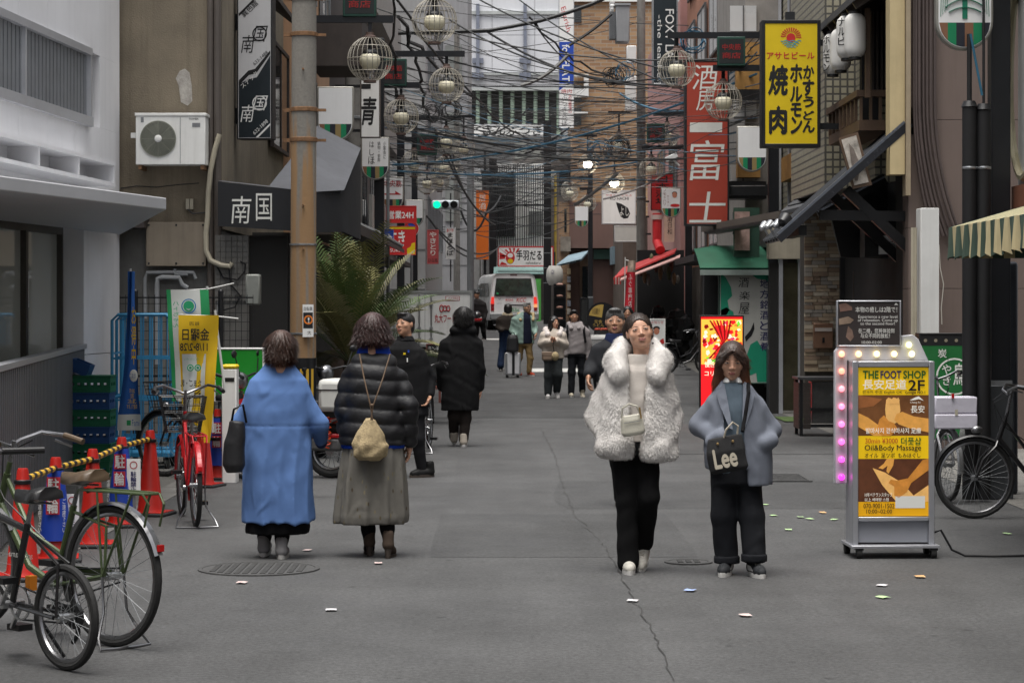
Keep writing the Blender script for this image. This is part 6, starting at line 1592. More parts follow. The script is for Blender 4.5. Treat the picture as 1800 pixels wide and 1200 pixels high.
t = thing('advertising_flag','yellow advertising flag whose lettering reads mirrored from behind','flag',W(348,770,20.9))
rows = [(554,313,384),(600,314,382),(660,317,379),(710,320,376),(760,352,372),(778,356,370)]
cloth(t,rows,20.9,FYm,'flag_sheet',amp=.03)
cloth(t,[(622,320,362),(700,322,360)],20.9,FWm,'white_panel',d=.014,amp=.03); cloth(t,[(700,322,360),(722,324,358)],20.9,FWm,'white_panel',d=.014,amp=.03)
for s_,r,m in (('金曜日',(322,577,369,598),INK),('毎週',(334,565,352,572),INK),('11/8▸2/28',(318,603,366,616),INK),('たまご・乳',(319,667,355,679),INK),('製品・豆腐',(323,689,354,700),INK),('ポイントキャンペーン',(325,628,350,634),EG)):
 ftx(t,s_,20.9,r,m,.05,mirror=True,bold=.03 if r[3]-r[1]>9 else .0)
fdisc(t,336,646,20.9,0,6,EG,.05,'emblem_disc'); fdisc(t,349,646,20.9,0,6,EG,.05,'emblem_disc'); fdisc(t,336,646,20.9,2.5,4,FWm,.053,'emblem_ring'); fdisc(t,349,646,20.9,2.5,4,FWm,.053,'emblem_ring')
MB().tube([W(378,545,20.95)-t.location,W(384,600,20.95)-t.location,W(396,690,20.95)-t.location],.012,8).tube([W(316,553,20.95)-t.location,W(384,556,20.95)-t.location,W(419,560,20.95)-t.location],.007,6).build('flag_pole',PL,t)
# green board with white frame
gb = Sign('green_board','blank bright green lightbox with white frame behind the parked bicycles','signboard',(378,611,466,705),23.0,SIGNW,mat('bright_green_face',(0.01,0.26,0.02),.4,var=.05),.16,3)
MB().box(-.2,-.14,-.06,.06,-gb.root.location.z,-gb.h/2-.001).box(.14,.2,-.06,.06,-gb.root.location.z,-gb.h/2-.001).build('feet',GREYM,gb.root)
t = thing('yellow_topped_bin','narrow white bin with a yellow lid in front of the green board','bin',(PX(405,21.8),21.8,0))
MB().box(-.07,.07,-.1,.1,0,PZ(648,21.8)).build('body',SIGNW,t,bevel=.01); MB().box(-.075,.075,-.105,.105,PZ(648,21.8)+.001,PZ(640,21.8)).build('lid',YELLOW,t,bevel=.02); MB().box(-.04,.05,-.104,-.1005,PZ(670,21.8),PZ(663,21.8)).build('label',INK,t)
# traffic cones
CONER = mat('cone_red',(0.45,0.013,0.007),.45,var=.1,streak=.2,dirt=(0.25,0.02,0.012))
def cone_proto():
 t = thing('traffic_cone','x','traffic cone',(0,0,0),0,'red traffic cones along the shop fence')
 MB().lathe([(.115,.03),(.1,.06),(.036,.68),(.03,.7),(0,.7)],24).box(-.15,.15,-.15,.15,.012,.034).build('cone_body',CONER,t)
 MB().box(-.17,.17,-.17,.17,0,.028).build('weight_base',mat('cone_base',(0.03,0.03,0.032),.8,var=.2),t,bevel=.01)
 MB().lathe([(.045,.6),(.052,.605),(.052,.625),(.045,.63)],16).build('top_ring',BLACK,t)
 return t
cp_ = cone_proto(); cones = []
def conep(px,py,label,first=False):
 p = gpt(px,py); t = cp_ if first else dup(cp_)
 t.location = p; t['label'] = label; t.rotation_euler = (0,0,random.uniform(-.3,.3)); cones.append(t); return t
k1 = conep(264,905,'red traffic cone nearest the red bicycle',True); k1.scale=(1,1,.98)
k2 = conep(214,925,'red cone wearing a blue lettered cover, next to the white plate')
k3 = conep(163,960,'bare red cone behind the rear wheel of the olive bicycle')
k4 = conep(98,985,'red cone wearing a blue lettered cover, behind the brown saddle')
k5 = conep(40,1018,'red cone nearest the camera at the left edge')
k6 = conep(357,855,'red cone behind the red bicycle'); k7 = conep(383,842,'red cone in a blue cover behind the red bicycle')
CVB = mat('cover_blue',(0.012,0.05,0.36),.5,var=.06)
def cover(t,chars,small,lab):
 c = thing('cone_cover',lab,'cover',t.location,0,'blue lettered cone covers')
 MB().lathe([(.108,.14),(.052,.6)],24).build('cover_sheet',CVB,c)
 for i,ch in enumerate(chars):
  z1 = .56-.13*i; r = .052+.056*(.6-z1+.06)/.46
  MB().box(-.045,.045,-.0,.001,z1-.115,z1,Matrix.Translation((0,-r-.012-.008*i,0))).build('red_patch',mat('cover_red',(0.5,0.03,0.05),.5,var=0),c)
  glyphs(ch,(-.036,z1-.105,.036,z1-.008),-r-.016-.008*i,SIGNW,c,bold=.03)
 for j,dx in enumerate((-.085,.075)): glyphs(small,(dx-.012,.2,dx+.012,.42),-.1,SIGNW,c,vertical=True)
 return c
for t,w in ((k2,'next to the white plate'),(k4,'behind the brown saddle'),(k7,'behind the red bicycle')): cover(t,'駐輪','ご遠慮下さい','blue plastic cover with red and white characters on the cone '+w)
def plate(px,py0,py1,Y,label):
 s = Sign('no_cycle_parking_plate',label,'notice',(px-12,py0,px+12,py1),Y,SIGNW,SIGNW,.012,0)
 s.ring(px,py0+11,6,1.6,RT,.003); s.text('駐輪禁止',px-5,py0+22,px+5,py1-4,NAVY,vertical=True,bold=.03)
 MB().box(-.01,.01,.006,.02,-s.root.location.z+.1,-s.h/2).build('stake',GREYM,s.root)
plate(235,806,868,17.4,'white plate with red ring and blue characters between two cones'); plate(127,868,925,15.25,'white plate half hidden behind the olive bicycle rack')
HZY = mat('hazard_yellow',(0.6,0.36,0.03),.6)
def conebar(a,b_,label):
 p,q = a.location+Vector((0,0,.615)),b_.location+Vector((0,0,.615)); t = thing('cone_bar',label,'barrier bar',p,0,'yellow and black bars linking the cones')
 n = 12; d = (q-p)
 for i in range(n): MB().cyl(d*(.02+.96*i/n),d*(.02+.96*(i+1)/n),.021,n=10).build('yellow_band' if i%2 else 'black_band',HZY if i%2 else BLACK,t)
conebar(k1,k2,'striped bar between the last cone and the covered cone'); conebar(k2,k3,'striped bar above the blue cone cover'); conebar(k3,k4,'striped bar behind the brown saddle'); conebar(k4,k5,'striped bar nearest the camera')
# ================================================================== bicycles
BRSAD = mat('brown_leather',(0.09,0.06,0.035),.45,var=.2); BKSAD = mat('black_vinyl',(0.014,0.014,0.015),.4,var=.15)
OLIVE = mat('olive_frame',(0.06,0.085,0.034),.35,metal=.2,var=.08); REDF = mat('red_frame',(0.45,0.01,0.015),.3,coat=.3,var=.05); BLKF = mat('black_frame',(0.012,0.012,0.013),.3,coat=.3,var=.1); SILF = mat('silver_frame',(0.4,0.4,0.42),.35,metal=.6,var=.1)
AMB = mat('amber_reflector',(0.7,0.22,0.01),.3,var=0); REFR = mat('red_reflector',(0.5,0.01,0.01),.25,var=0)
def wheel(t,x,r,tw=.019,name='wheel',spokes=32,mud=True):
 w = thing('x',None,None); w.name = name; w.parent = t; w.location = (x,0,r)
 for a in ('label','category','group'):
  if a in w: del w[a]
 circ = lambda rr: [(rr*math.cos(2*math.pi*i/40),0,rr*math.sin(2*math.pi*i/40)) for i in range(40)]
 MB().tube(circ(r-tw),tw,8,closed=True).build('tyre',RUBBER,w)
 MB().tube(circ(r-2.3*tw),tw*.62,6,closed=True).build('rim',CHROME,w)
 b = MB()
 for i in range(spokes):
  a = 2*math.pi*i/spokes; s = .03 if i%2 else -.03; a2 = a+(.5 if (i//2)%2 else -.5)
  b.tube([(.018*math.cos(a2),s,.018*math.sin(a2)),((r-2.6*tw)*math.cos(a),0,(r-2.6*tw)*math.sin(a))],.0016,3)
 tag(b.build('spokes',GREYM,w),kind='stuff')
 MB().cyl((0,-.045,0),(0,.045,0),.02,n=12).cyl((0,-.06,0),(0,.06,0),.007,n=8).build('hub',STEEL,w)
 return w
def bicycle(label,loc,rz,fm,r=.33,wb=1.06,sad=BKSAD,sh=.82,hh=1.0,step=True,basket=None,rack=True,stand='double',lean=0.0,mud=CHROME,bars='swept',folding=False,group=None,dynamo=True):
 t = thing('bicycle',label,'bicycle',loc,rz,group); t.rotation_euler = (lean,0,rz)
 wheel(t,0,r); wheel(t,wb,r)
 bb = Vector((.44,0,.27)); st = Vector((.44-(sh-.27)*.30,0,sh-.06)); sl = bb.lerp(st,.72)
 hd0,hd1 = Vector((wb-.13-.06,0,r+.3)),Vector((wb-.13-.12,0,r+.47));
 b = MB()
 b.tube([bb,bb.lerp(st,.78)],.017,10); b.tube([hd0,hd1],.02,10)
 if step: b.tube([bb,bb.lerp(hd0,.45)+Vector((0,0,-.09)),hd0+Vector((0,0,.02))],.02,10); b.tube([bb.lerp(st,.3),bb.lerp(hd1,.5)+Vector((0,0,-.02)),hd1-Vector((0,0,.03))],.014,8)
 else: b.tube([bb,hd0],.019,10); b.tube([sl,hd1],.017,10)
 for s in (-1,1): b.tube([bb+Vector((0,s*.02,0)),(0.02,s*.055,r)],.01,8); b.tube([sl,(.02,s*.03,r+.35*.7),(0,s*.055,r)],.008,8)
 b.build('frame',fm,t)
 b = MB(); b.tube([hd1+Vector((-.02,0,.06)),hd0,],.014,8)
 for s in (-1,1): b.tube([hd0,hd0+Vector((.03,s*.045,-.05)),(wb-.06,s*.05,r+.15),(wb,s*.05,r)],.011,8)
 b.build('fork',fm,t)
 MB().tube([bb.lerp(st,.7),st],.012,8).build('seat_post',CHROME,t)
 b = MB(); sx = st.x-.02
 prof = [(-.13,.07),(-.1,.095),(-.03,.085),(.04,.045),(.13,.025),(.15,.015)]
 vs = []
 for x,w in prof:
  for (yy,zz) in ((-w,-.02),(-w*.9,.012),(-w*.4,.035),(w*.4,.035),(w*.9,.012),(w,-.02),(0,-.03)): vs.append((sx+x,yy,sh-.035+zz-(.012 if x>.0 else 0)+ (.012 if x<-.08 else 0)))
 k = 7; fs = [(i*k+j,i*k+(j+1)%k,(i+1)*k+(j+1)%k,(i+1)*k+j) for i in range(len(prof)-1) for j in range(k)] + [tuple(range(k))[::-1],tuple((len(prof)-1)*k+j for j in range(k))]
 b.add(vs,fs); so = b.build('saddle',sad,t,angle=70)
 MB().tube([(sx-.08,-.04,sh-.07),(sx+.08,-.02,sh-.07)],.005,6).tube([(sx-.08,.04,sh-.07),(sx+.08,.02,sh-.07)],.005,6).build('saddle_rail',CHROME,so)
 hb = hd1+Vector((-.05,0,hh-hd1.z))
 b = MB(); b.tube([hd1,hb],.012,8)
 if bars == 'swept': pts = [(hb.x-.2,-.27,hh+.0),(hb.x-.1,-.25,hh+.025),(hb.x,-.18,hh+.04),(hb.x+.05,-.08,hh),(hb.x+.03,0,hh-.03),(hb.x+.05,.08,hh),(hb.x,.18,hh+.04),(hb.x-.1,.25,hh+.025),(hb.x-.2,.27,hh)]
 else: pts = [(hb.x-.06,-.28,hh),(hb.x,-.1,hh),(hb.x,.1,hh),(hb.x-.06,.28,hh)]
 b.tube(pts,.011,8); ho = b.build('handlebar',CHROME,t)
 gm_ = BRSAD if sad is BRSAD else BKSAD
 for pa,pb in ((pts[0],pts[1]),(pts[-1],pts[-2])): MB().cyl(Vector(pa)-(Vector(pb)-Vector(pa)).normalized()*.02,pb,.017,n=10).build('grip',gm_,ho)
 for s in (-1,1): MB().tube([(pts[1 if s<0 else -2][0]+.04,s*.22,hh-.0),(pts[1 if s<0 else -2][0]-.06,s*.25,hh-.03)],.006,6).build('brake_lever',CHROME,ho)
 MB().tube([(hb.x,-.12,hh),(hb.x+.14,-.04,hh-.08),(hb.x+.1,.0,hh-.35),(wb-.1,.02,r+.2)],.004,5).tube([(hb.x,.12,hh),(hb.x+.16,.05,hh-.1),(hb.x+.05,.02,hh-.3),(.5,.02,.5)],.004,5).build('brake_cable',BLACK,t)
 if mud is not None:
  for x,a0,a1 in ((0,rad(20),rad(205)),(wb,rad(30),rad(190))):
   b = MB(); n = 22; vs = []
   for i in range(n+1):
    a = a0+(a1-a0)*i/n
    for yy,rr in ((-.028,r+.004),(-.016,r+.017),(.016,r+.017),(.028,r+.004)): vs.append((x-rr*math.cos(a),yy,r+rr*math.sin(a)))
   b.add(vs,[(i*4+j,i*4+j+1,(i+1)*4+j+1,(i+1)*4+j) for i in range(n) for j in range(3)]); b.build('mudguard',mud,t)
 b = MB(); b.lathe([(.075,-.004),(.085,-.004),(.085,.004),(.075,.004)],24,Matrix.Translation((bb.x,-.045,bb.z)) @ Matrix.Rotation(rad(90),4,'X')); b.cyl((bb.x,-.06,bb.z),(bb.x,.06,bb.z),.02,n=10)
 b.beam((bb.x,-.06,bb.z),(bb.x+.1,-.065,bb.z-.13),.02,.012).beam((bb.x,.06,bb.z),(bb.x-.1,.065,bb.z+.13),.02,.012); cr = b.build('crank',STEEL,t)
 MB().box(bb.x+.05,bb.x+.15,-.15,-.07,bb.z-.145,bb.z-.115).build('pedal',BLACK,cr); MB().box(bb.x-.15,bb.x-.05,.07,.15,bb.z+.115,bb.z+.145).build('pedal',BLACK,cr)
 MB().tube([(bb.x,-.045,bb.z+.08),(0,-.045,r+.035)],.005,5).tube([(bb.x,-.045,bb.z-.08),(0,-.045,r-.035)],.005,5).build('chain',DARKM,t)
 if step: MB().box(.06,bb.x+.06,-.062,-.058,bb.z+.06,bb.z+.1,).build('chain_guard',fm,t)
 if rack:
  zr = 2*r+.07; b = MB();
  b.tube([(.24,-.03,zr-.02),(.2,-.055,zr),(-.1,-.06,zr),(-.26,-.055,zr),(-.285,-.03,zr),(-.285,.03,zr),(-.26,.055,zr),(-.1,.06,zr),(.2,.055,zr),(.24,.03,zr-.02)],.007,6)
  b.tube([(.2,0,zr),(-.27,0,zr)],.005,5)
  for s in (-1,1): b.tube([(.0,s*.07,r),(-.2,s*.062,zr)],.007,6); b.tube([(.0,s*.07,r),(.06,s*.06,zr)],.006,6); b.tube([(-.27,s*.055,zr),(-.31,s*.05,zr-.05),(-.28,s*.05,zr-.16)],.006,6)
  b.build('rear_rack',fm if fm is OLIVE or fm is REDF else STEEL,t)
 if mud is not None: MB().box(-.018,.0,-.016,.016,-.016,.016,Matrix.Translation((-(r+.022)*.9,0,r+(r+.022)*.43))).build('rear_reflector',REFR,t)
 if stand == 'double':
  b = MB(); zz = .008
  b.tube([(0,-.07,r),(-.02,-.075,r*.5),(-.06,-.14,zz+.05),(-.1,-.16,zz),(-.12,-.05,zz),(-.12,.05,zz),(-.1,.16,zz),(-.06,.14,zz+.05),(-.02,.075,r*.5),(0,.07,r)],.007,6); b.build('stand',CHROME,t)
 else:
  MB().tube([(.36,-.05,.27),(.3,-.2,.01)],.009,6).build('kickstand',DARKM,t)
 if basket:
  b = MB(); x0_,x1_,w0,w1,z0_,z1_ = hd1.x+.06,hd1.x+.36,.13,.18,hh-.34,hh-.06
  def rect_(f):
   xa,xb = x0_,x0_+(.24+.06*f); ww = w0+(w1-w0)*f; z = z0_+(z1_-z0_)*f
   return [(xa,-ww,z),(xb,-ww,z),(xb,ww,z),(xa,ww,z)]
  for f in (0,.12,.35,.55,.75,1.0): b.tube(rect_(f),.003 if f<1 else .006,4,closed=True)
  lo,hi = rect_(0),rect_(1)
  for e in range(4):
   for i in range(7):
    u = i/7; b.tube([Vector(lo[e]).lerp(Vector(lo[(e+1)%4]),u),Vector(hi[e]).lerp(Vector(hi[(e+1)%4]),u)],.0025,3)
  for i in range(6): b.tube([Vector(lo[0]).lerp(Vector(lo[1]),i/5),Vector(lo[3]).lerp(Vector(lo[2]),i/5)],.0025,3)
  tag(b.build('wire_basket',basket,t),kind='stuff')
 if dynamo: MB().ball((wb-.02,.0,r+.38),(.05,.03,.035),10).build('headlight',CHROME,t)
 return t
g_ = gpt(197,1136)
gb_ = bicycle('olive city bicycle with brown saddle and tubular rear rack at the left edge',(g_.x,g_.y,0),rad(141),OLIVE,.35,1.08,BRSAD,.86,.99,lean=rad(1))
g_ = gpt(116,1178)
fb = bicycle('black small wheeled folding bicycle nearest the camera',(g_.x,g_.y,0),rad(136),BLKF,.247,.98,BKSAD,.83,.98,step=False,rack=False,stand='kick',mud=None,bars='flat',dynamo=False)
glyphs('andonama',(.3,.49,.5,.52),-.02,CHALK,fb,name='lettering')
b = MB(); b.tube([(-.02,-.05,.247),(-.01,-.06,.16),(.03,-.06,.12)],.012,6).lathe([(.03,-.01),(.06,-.01),(.06,.01),(.03,.01)],14,Matrix.Translation((0,-.05,.247)) @ Matrix.Rotation(rad(90),4,'X')); b.build('derailleur',DARKM,fb)
MB().box(.38,.42,-.1,-.06,.33,.4).build('orange_reflector',AMB,fb)
g_ = gpt(344,926)
rb_ = bicycle('red city bicycle with black wire basket parked beside the last cone',(g_.x,g_.y,0),rad(104),REDF,.32,1.05,BKSAD,.86,1.02,basket=BLACK,mud=REDF)
g_ = gpt(404,838)
bk2 = bicycle('dark bicycle with wire basket half hidden behind the blue coat',(g_.x+.25,g_.y-.5,0),rad(150),BLKF,.33,1.05,BKSAD,.84,1.0,basket=BLACK,mud=BLACK,group=None)
g_ = gpt(1832,912)
bicycle('black bicycle with large front wheel at the right edge',(g_.x+.55,g_.y+.1,0),rad(183),BLKF,.325,1.08,BKSAD,.82,1.02,mud=BLACK)
g_ = gpt(1662,882)
wbk = bicycle('silver bicycle with its basket wrapped in white boxes behind the massage lightbox',(g_.x-.12,g_.y+1.05,0),rad(-82),SILF,.32,1.05,BKSAD,.8,1.08,mud=STEEL)
bx_ = thing('wrapped_box','white paper wrapped box tied over the bicycle basket','box',(PX(1672,19.5),19.45,PZ(752,19.5)),rad(4))
WP = mat('white_wrap',(0.6,0.58,0.66),.7,var=.08,scale=5,bump=.5,bscale=9)
k = 19.5/F
MB().box(-38*k,38*k,-.13,.13,0,26*k).build('lower_box',WP,bx_,bevel=.012); MB().box(-37*k,38*k,-.12,.12,26*k+.004,56*k).build('upper_box',WP,bx_,bevel=.012)
MB().box(-.012,.012,-.135,-.131,24*k,34*k).build('tape',mat('pale_tape',(0.5,0.46,0.36),.6),bx_); MB().box(-.04,-.02,-.14,-.121,54*k,62*k).build('red_tag',REFR,bx_)
t = thing('plastic_bag','pale plastic bag hanging beside the white boxes','bag',W(1700,760,19.7)); MB().ball((0,0,-.05),(.07,.05,.16),12).build('bag_body',mat('pale_plastic',(0.3,0.31,0.3),.4,var=.1,bump=.6,bscale=20),t); MB().tube([(-.03,0,.08),(-.02,0,.2),(.02,0,.2),(.03,0,.08)],.006,5).build('handle',mat('pale_plastic',()),t)
g_ = gpt(1188,640)
bicycle('distant black bicycle parked at the dark shop front',(PX(1168,51),51.3,zg(51)),rad(10),BLKF,.33,1.05,BKSAD,.82,1.0,basket=STEEL,mud=BLACK)
bicycle('bicycle behind the black coat man and the waiter',(PX(742,27),26.2,0),rad(86),BLKF,.33,1.05,BKSAD,.82,1.0,mud=BLACK)
for i,(px,Y,a) in enumerate(((455,24.0,100),(480,24.6,95),(520,24.9,110))):
 bicycle(('dark bicycle close to the green board','middle dark bicycle in front of the rusty pole','dark bicycle right beside the rusty pole')[i],(PX(px,Y),Y,0),rad(a),BLKF,.33,1.05,BKSAD,.82,1.02,basket=BLACK if i==0 else None,mud=BLACK)
# ================================================================== motor scooters
def scooter(label,loc,rz,bm,box=None,shield_=None):
 t = thing('motor_scooter',label,'motor scooter',loc,rz)
 for x in (0,1.2):
  w = thing('wheel',None,None); w.parent = t; w.location = (x,0,.27)
  MB().tube([(.225*math.cos(2*math.pi*i/28),0,.225*math.sin(2*math.pi*i/28)) for i in range(28)],.046,10,closed=True).build('tyre',RUBBER,w)
  MB().lathe([(.17,-.03),(.185,-.035),(.185,.035),(.17,.03)],24,Matrix.Rotation(rad(90),4,'X')).build('rim',CHROME,w)
  b = MB()
  for i in range(16): a = 2*math.pi*i/16; b.tube([(.03*math.cos(a),.02,.03*math.sin(a)),(.175*math.cos(a+.2),0,.175*math.sin(a+.2))],.003,3)
  b.cyl((0,-.06,0),(0,.06,0),.045,n=12); b.build('hub',STEEL,w)
 MB().box(-.12,.55,-.09,.09,.27,.40).build('swing_arm_cover',mat('dull_grey_plastic',(0.09,0.09,0.09),.5,var=.1),t,bevel=.03)
 MB().box(-.12,.5,-.094,.094,.40,.44).build('red_trim',REDF,t,bevel=.01)
 b = MB()
 for s in (-1,1):
  b.tube([(-.02+.02*math.sin(0),s*.12,.3+.0)]+[(.0+.0*i+.035*math.cos(i*1.3),s*.12+.035*math.sin(i*1.3),.32+.011*i) for i in range(28)],.008,5)
 b.build('shock_spring',mat('orange_red_spring',(0.6,0.07,0.02),.4),t)
 b = MB(); vs = []
 prof = [(-.3,.62,.10),(-.1,.60,.13),(.15,.52,.14),(.4,.36,.12),(.62,.33,.11)]
 top = [.70,.72,.70,.52,.42]
 for (x,z,w),zt in zip(prof,top): vs += [(x,-w,z),(x,w,z),(x,w*.8,zt),(x,-w*.8,zt)]
 b.add(vs,[(i*4+j,i*4+(j+1)%4,(i+1)*4+(j+1)%4,(i+1)*4+j) for i in range(4) for j in range(4)]+[(3,2,1,0),(16,17,18,19)]); b.build('body',bm,t,angle=40)
 b = MB(); b.add([(.78,-.2,.3),(.78,.2,.3),(.92,.2,.8),(.92,-.2,.8),(.86,-.12,.3),(.86,.12,.3),(1.0,.12,.82),(1.0,-.12,.82)],[(3,2,1,0),(4,5,6,7),(0,1,5,4),(1,2,6,5),(2,3,7,6),(3,0,4,7)]); b.build('leg_shield',bm,t,bevel=.02)
 MB().tube([(.95,0,.85),(1.1,0,.55),(1.2,.07,.27)],.022,8).tube([(1.1,0,.55),(1.2,-.07,.27)],.02,8).build('front_fork',CHROME,t)
 MB().lathe([(.28,-.06),(.30,-.05),(.30,.05),(.28,.06)],12,Matrix.Translation((1.2,0,.27)) @ Matrix.Rotation(rad(90),4,'X'),a0=rad(-160) ,a1=rad(-20)).build('front_mudguard',bm,t)
 MB().box(.1,.6,-.12,.12,.66,.76).build('seat',BKSAD,t,bevel=.04)
 b = MB(); b.tube([(.8,-.34,1.0),(.9,-.2,1.02),(.93,0,.98),(.9,.2,1.02),(.8,.34,1.0)],.012,8); h = b.build('handlebar',DARKM,t)
 for s in (-1,1):
  MB().cyl((.86,s*.27,1.01),(.79,s*.36,.99),.018,n=10).build('grip',BKSAD,h)
  MB().tube([(.88,s*.22,1.02),(.9,s*.3,1.2)],.006,5).ball((.9,s*.32,1.22),(.02,.06,.04),10).build('mirror',BLACK,h)
 MB().ball((.97,0,.95),(.08,.1,.09),12).build('headlight',CHROME,t)
 MB().box(-.33,-.28,-.05,.05,.6,.66).build('tail_light',REFR,t); MB().box(-.36,-.34,-.09,.09,.42,.56).build('number_plate',SIGNW,t)
 MB().tube([(.3,.12,.27),(.2,.22,.01)],.012,6).tube([(.3,-.12,.27),(.2,-.22,.01)],.012,6).build('stand',DARKM,t)
 if box is not None:
  bo = MB().box(-.36,.08,-.2,.2,.66,.98).build('delivery_box',box,t,bevel=.05)
  MB().box(-.365,.085,-.206,.206,.87,.88).build('strap',BLACK,bo); MB().box(-.367,-.361,-.05,.06,.74,.82).build('orange_label',AMB,bo)
  MB().box(-.2,-.07,-.2065,-.201,.74,.82).build('orange_label',AMB,bo)
  MB().box(-.3,.05,-.14,.14,.60,.659).build('carrier',DARKM,t)
 return t
BOXW = mat('box_white',(0.6,0.6,0.57),.4,var=.05,streak=.15)
p = gpt(585,838)
scooter('red delivery motorbike with white cargo box between the two women',(PX(583,22.4),22.4,0),rad(164),REDF,BOXW)
scooter('black motorbike with dark seat behind the delivery motorbike',(PX(640,24.6),24.6,0),rad(120),BLKF,mat('black_box',(0.015,0.016,0.018),.4),True)
# ================================================================== van
VW = mat('van_white',(0.8,0.8,0.79),.3,coat=.4,var=.03,streak=.08)
van = thing('white_van','white cargo van seen from behind with lit tail lamps','van',(PX(904,78),78,zg(78)),rad(7.5))
hw,L_ = .845,4.7
def sec(y,inset=0.0,zt_=1.96,zb_=.34):
 pts = []
 half = [(hw-.02,zb_),(hw,zb_+.1),(hw,.95),(hw-.03,1.15),(hw-.09,1.72),(hw-.14,1.86),(hw-.26,zt_-.02),(hw-.5,zt_)]
 for x,z in half: pts.append((x-inset,y,z))
 for x,z in reversed(half): pts.append((-x+inset,y,z))
 return pts
def tilt(pts,d): return [(x,y+d*max(0,(z-.95)),z) for x,y,z in pts]
secs = [tilt(sec(.06,.05,1.93,.4),.12),tilt(sec(.0,.0),.12),tilt(sec(.15),.0),sec(1.5),sec(3.2),[(x,y-.55*max(0,z-1.0),z) for x,y,z in sec(4.45)],[(x*.93,y-.55*max(0,z-1.0),z) for x,y,z in sec(4.7,0,1.9,.4)]]
n = len(secs[0]); b = MB()
b.add(sum(secs,[]),[(i*n+j,(i+1)*n+j,(i+1)*n+(j+1)%n,i*n+(j+1)%n) for i in range(len(secs)-1) for j in range(n)] + [tuple(range(n)),tuple(range(len(secs)*n-1,(len(secs)-1)*n-1,-1))])
b.build('body',VW,van,angle=28)
yr = lambda z,d=.0: .06+.12*max(0,z-.95)-.0-d
def rearq(x0_,x1_,z0_,z1_,d,m,nm,par=van,xt=None):
 xt0,xt1 = (x0_,x1_) if xt is None else xt
 return MB().add([(x0_,yr(z0_,d),z0_),(x1_,yr(z0_,d),z0_),(xt1,yr(z1_,d),z1_),(xt0,yr(z1_,d),z1_),(x0_,yr(z0_,d)+.02,z0_),(x1_,yr(z0_,d)+.02,z0_),(xt1,yr(z1_,d)+.02,z1_),(xt0,yr(z1_,d)+.02,z1_)],[(0,1,2,3),(4,7,6,5),(0,4,5,1),(1,5,6,2),(2,6,7,3),(3,7,4,0)]).build(nm,m,par)
VG = mat('van_glass',(0.025,0.04,0.03),.05,var=.6,scale=4,spec=.9)
rearq(-.68,.68,1.17,1.78,.012,mat('window_seal',(0.02,0.02,0.02),.5),'rear_window_seal',xt=(-.6,.6)); rw_ = rearq(-.65,.65,1.2,1.75,.02,VG,'rear_window',xt=(-.58,.58))
rearq(-.6,-.54,1.23,1.29,.024,FGm,'inspection_sticker')
TL = mat('tail_light_lit',(0.7,0.03,0.02),.3,var=0,emit=.3); TLD = mat('tail_light_dark',(0.3,0.015,0.02),.25,var=0); TLA = mat('tail_light_amber',(0.6,0.25,0.1),.25,var=0,emit=.5)
for s in (-1,1):
 a,c = (s*.80,s*.69) if s<0 else (.69,.80)
 rearq(a,c,.9,1.14,.015,TL,'tail_light'); rearq(a,c,.78,.895,.015,TLA if s>0 else TLD,'tail_light'); rearq(a,c,.66,.775,.015,TLD,'tail_light')
rearq(-.33,.4,.83,.88,.02,BLACK,'handle_strip'); rearq(-.2,.2,.60,.8,.015,mat('plate_white',(0.62,0.63,0.6),.5),'number_plate')
glyphs('10-54',(-.12,.63,.16,.73),yr(.7)-.02,FGm,van,bold=.02); glyphs('大阪 400',(-.08,.74,.08,.785),yr(.7)-.02,FGm,van)
rearq(-.12,.12,1.87,1.91,.01,mat('brake_strip',(0.12,0.02,0.02),.3),'brake_light')
glyphs('株式会社',(-.3,.99,-.02,1.08),yr(1.0)-.012,RED,van,shear=.3,bold=.02); glyphs('KCC',(.08,.97,.42,1.1),yr(1.0)-.012,RED,van,shear=.25,bold=.03); glyphs('Innovative Solutions',(-.28,1.11,.1,1.14),yr(1.1)-.012,NAVY,van)
MB().add([(-.56,yr(1.05,.012),1.1),(-.5,yr(1,.012),1.03),(-.44,yr(1.05,.012),1.1),(-.47,yr(1.05,.012),1.1),(-.5,yr(1,.012),1.06),(-.53,yr(1.05,.012),1.1)],[(0,1,4,5),(1,2,3,4)]).build('badge',CHROME,van); glyphs('HIACE',(-.6,.9,-.42,.93),yr(.9)-.012,GREYM,van)
MB().box(-.84,.84,-.1,.1,.36,.58).build('rear_bumper',mat('bumper_grey',(0.25,0.26,0.26),.5,var=.08),van,bevel=.03)
MB().box(-.835,-.825,.5,1.6,1.15,1.62).build('side_window',VG,van); MB().box(-.84,-.828,1.7,2.9,1.15,1.62).build('side_window',VG,van); MB().box(-.84,-.83,3.0,3.9,1.15,1.58).build('side_window',VG,van)
MB().box(-.85,-.846,1.62,1.66,.5,1.7).box(-.85,-.846,2.95,2.98,.5,1.7).build('door_seam',GREYM,van)
for (x,y) in ((-.74,.9),(.74,.9),(-.74,3.5),(.74,3.5)):
 w = thing('wheel',None,None); w.parent = van; w.location = (x,y,.31)
 MB().lathe([(.2,-.09),(.29,-.1),(.31,-.06),(.31,.06),(.29,.1),(.2,.09)],24,Matrix.Rotation(rad(90),4,'Y')).build('tyre',RUBBER,w); MB().lathe([(0,-.07),(.2,-.08),(.2,.08),(0,.07)],18,Matrix.Rotation(rad(90),4,'Y')).build('rim',GREYM,w)
MB().box(-1.05,-.87,3.95,4.0,1.2,1.45).box(-.87,-.8,3.96,3.99,1.25,1.3).build('side_mirror',GREYM,van,bevel=.03)
MB().box(-.7,.7,.2,4.5,.2,.345).build('chassis',BLACK,van)
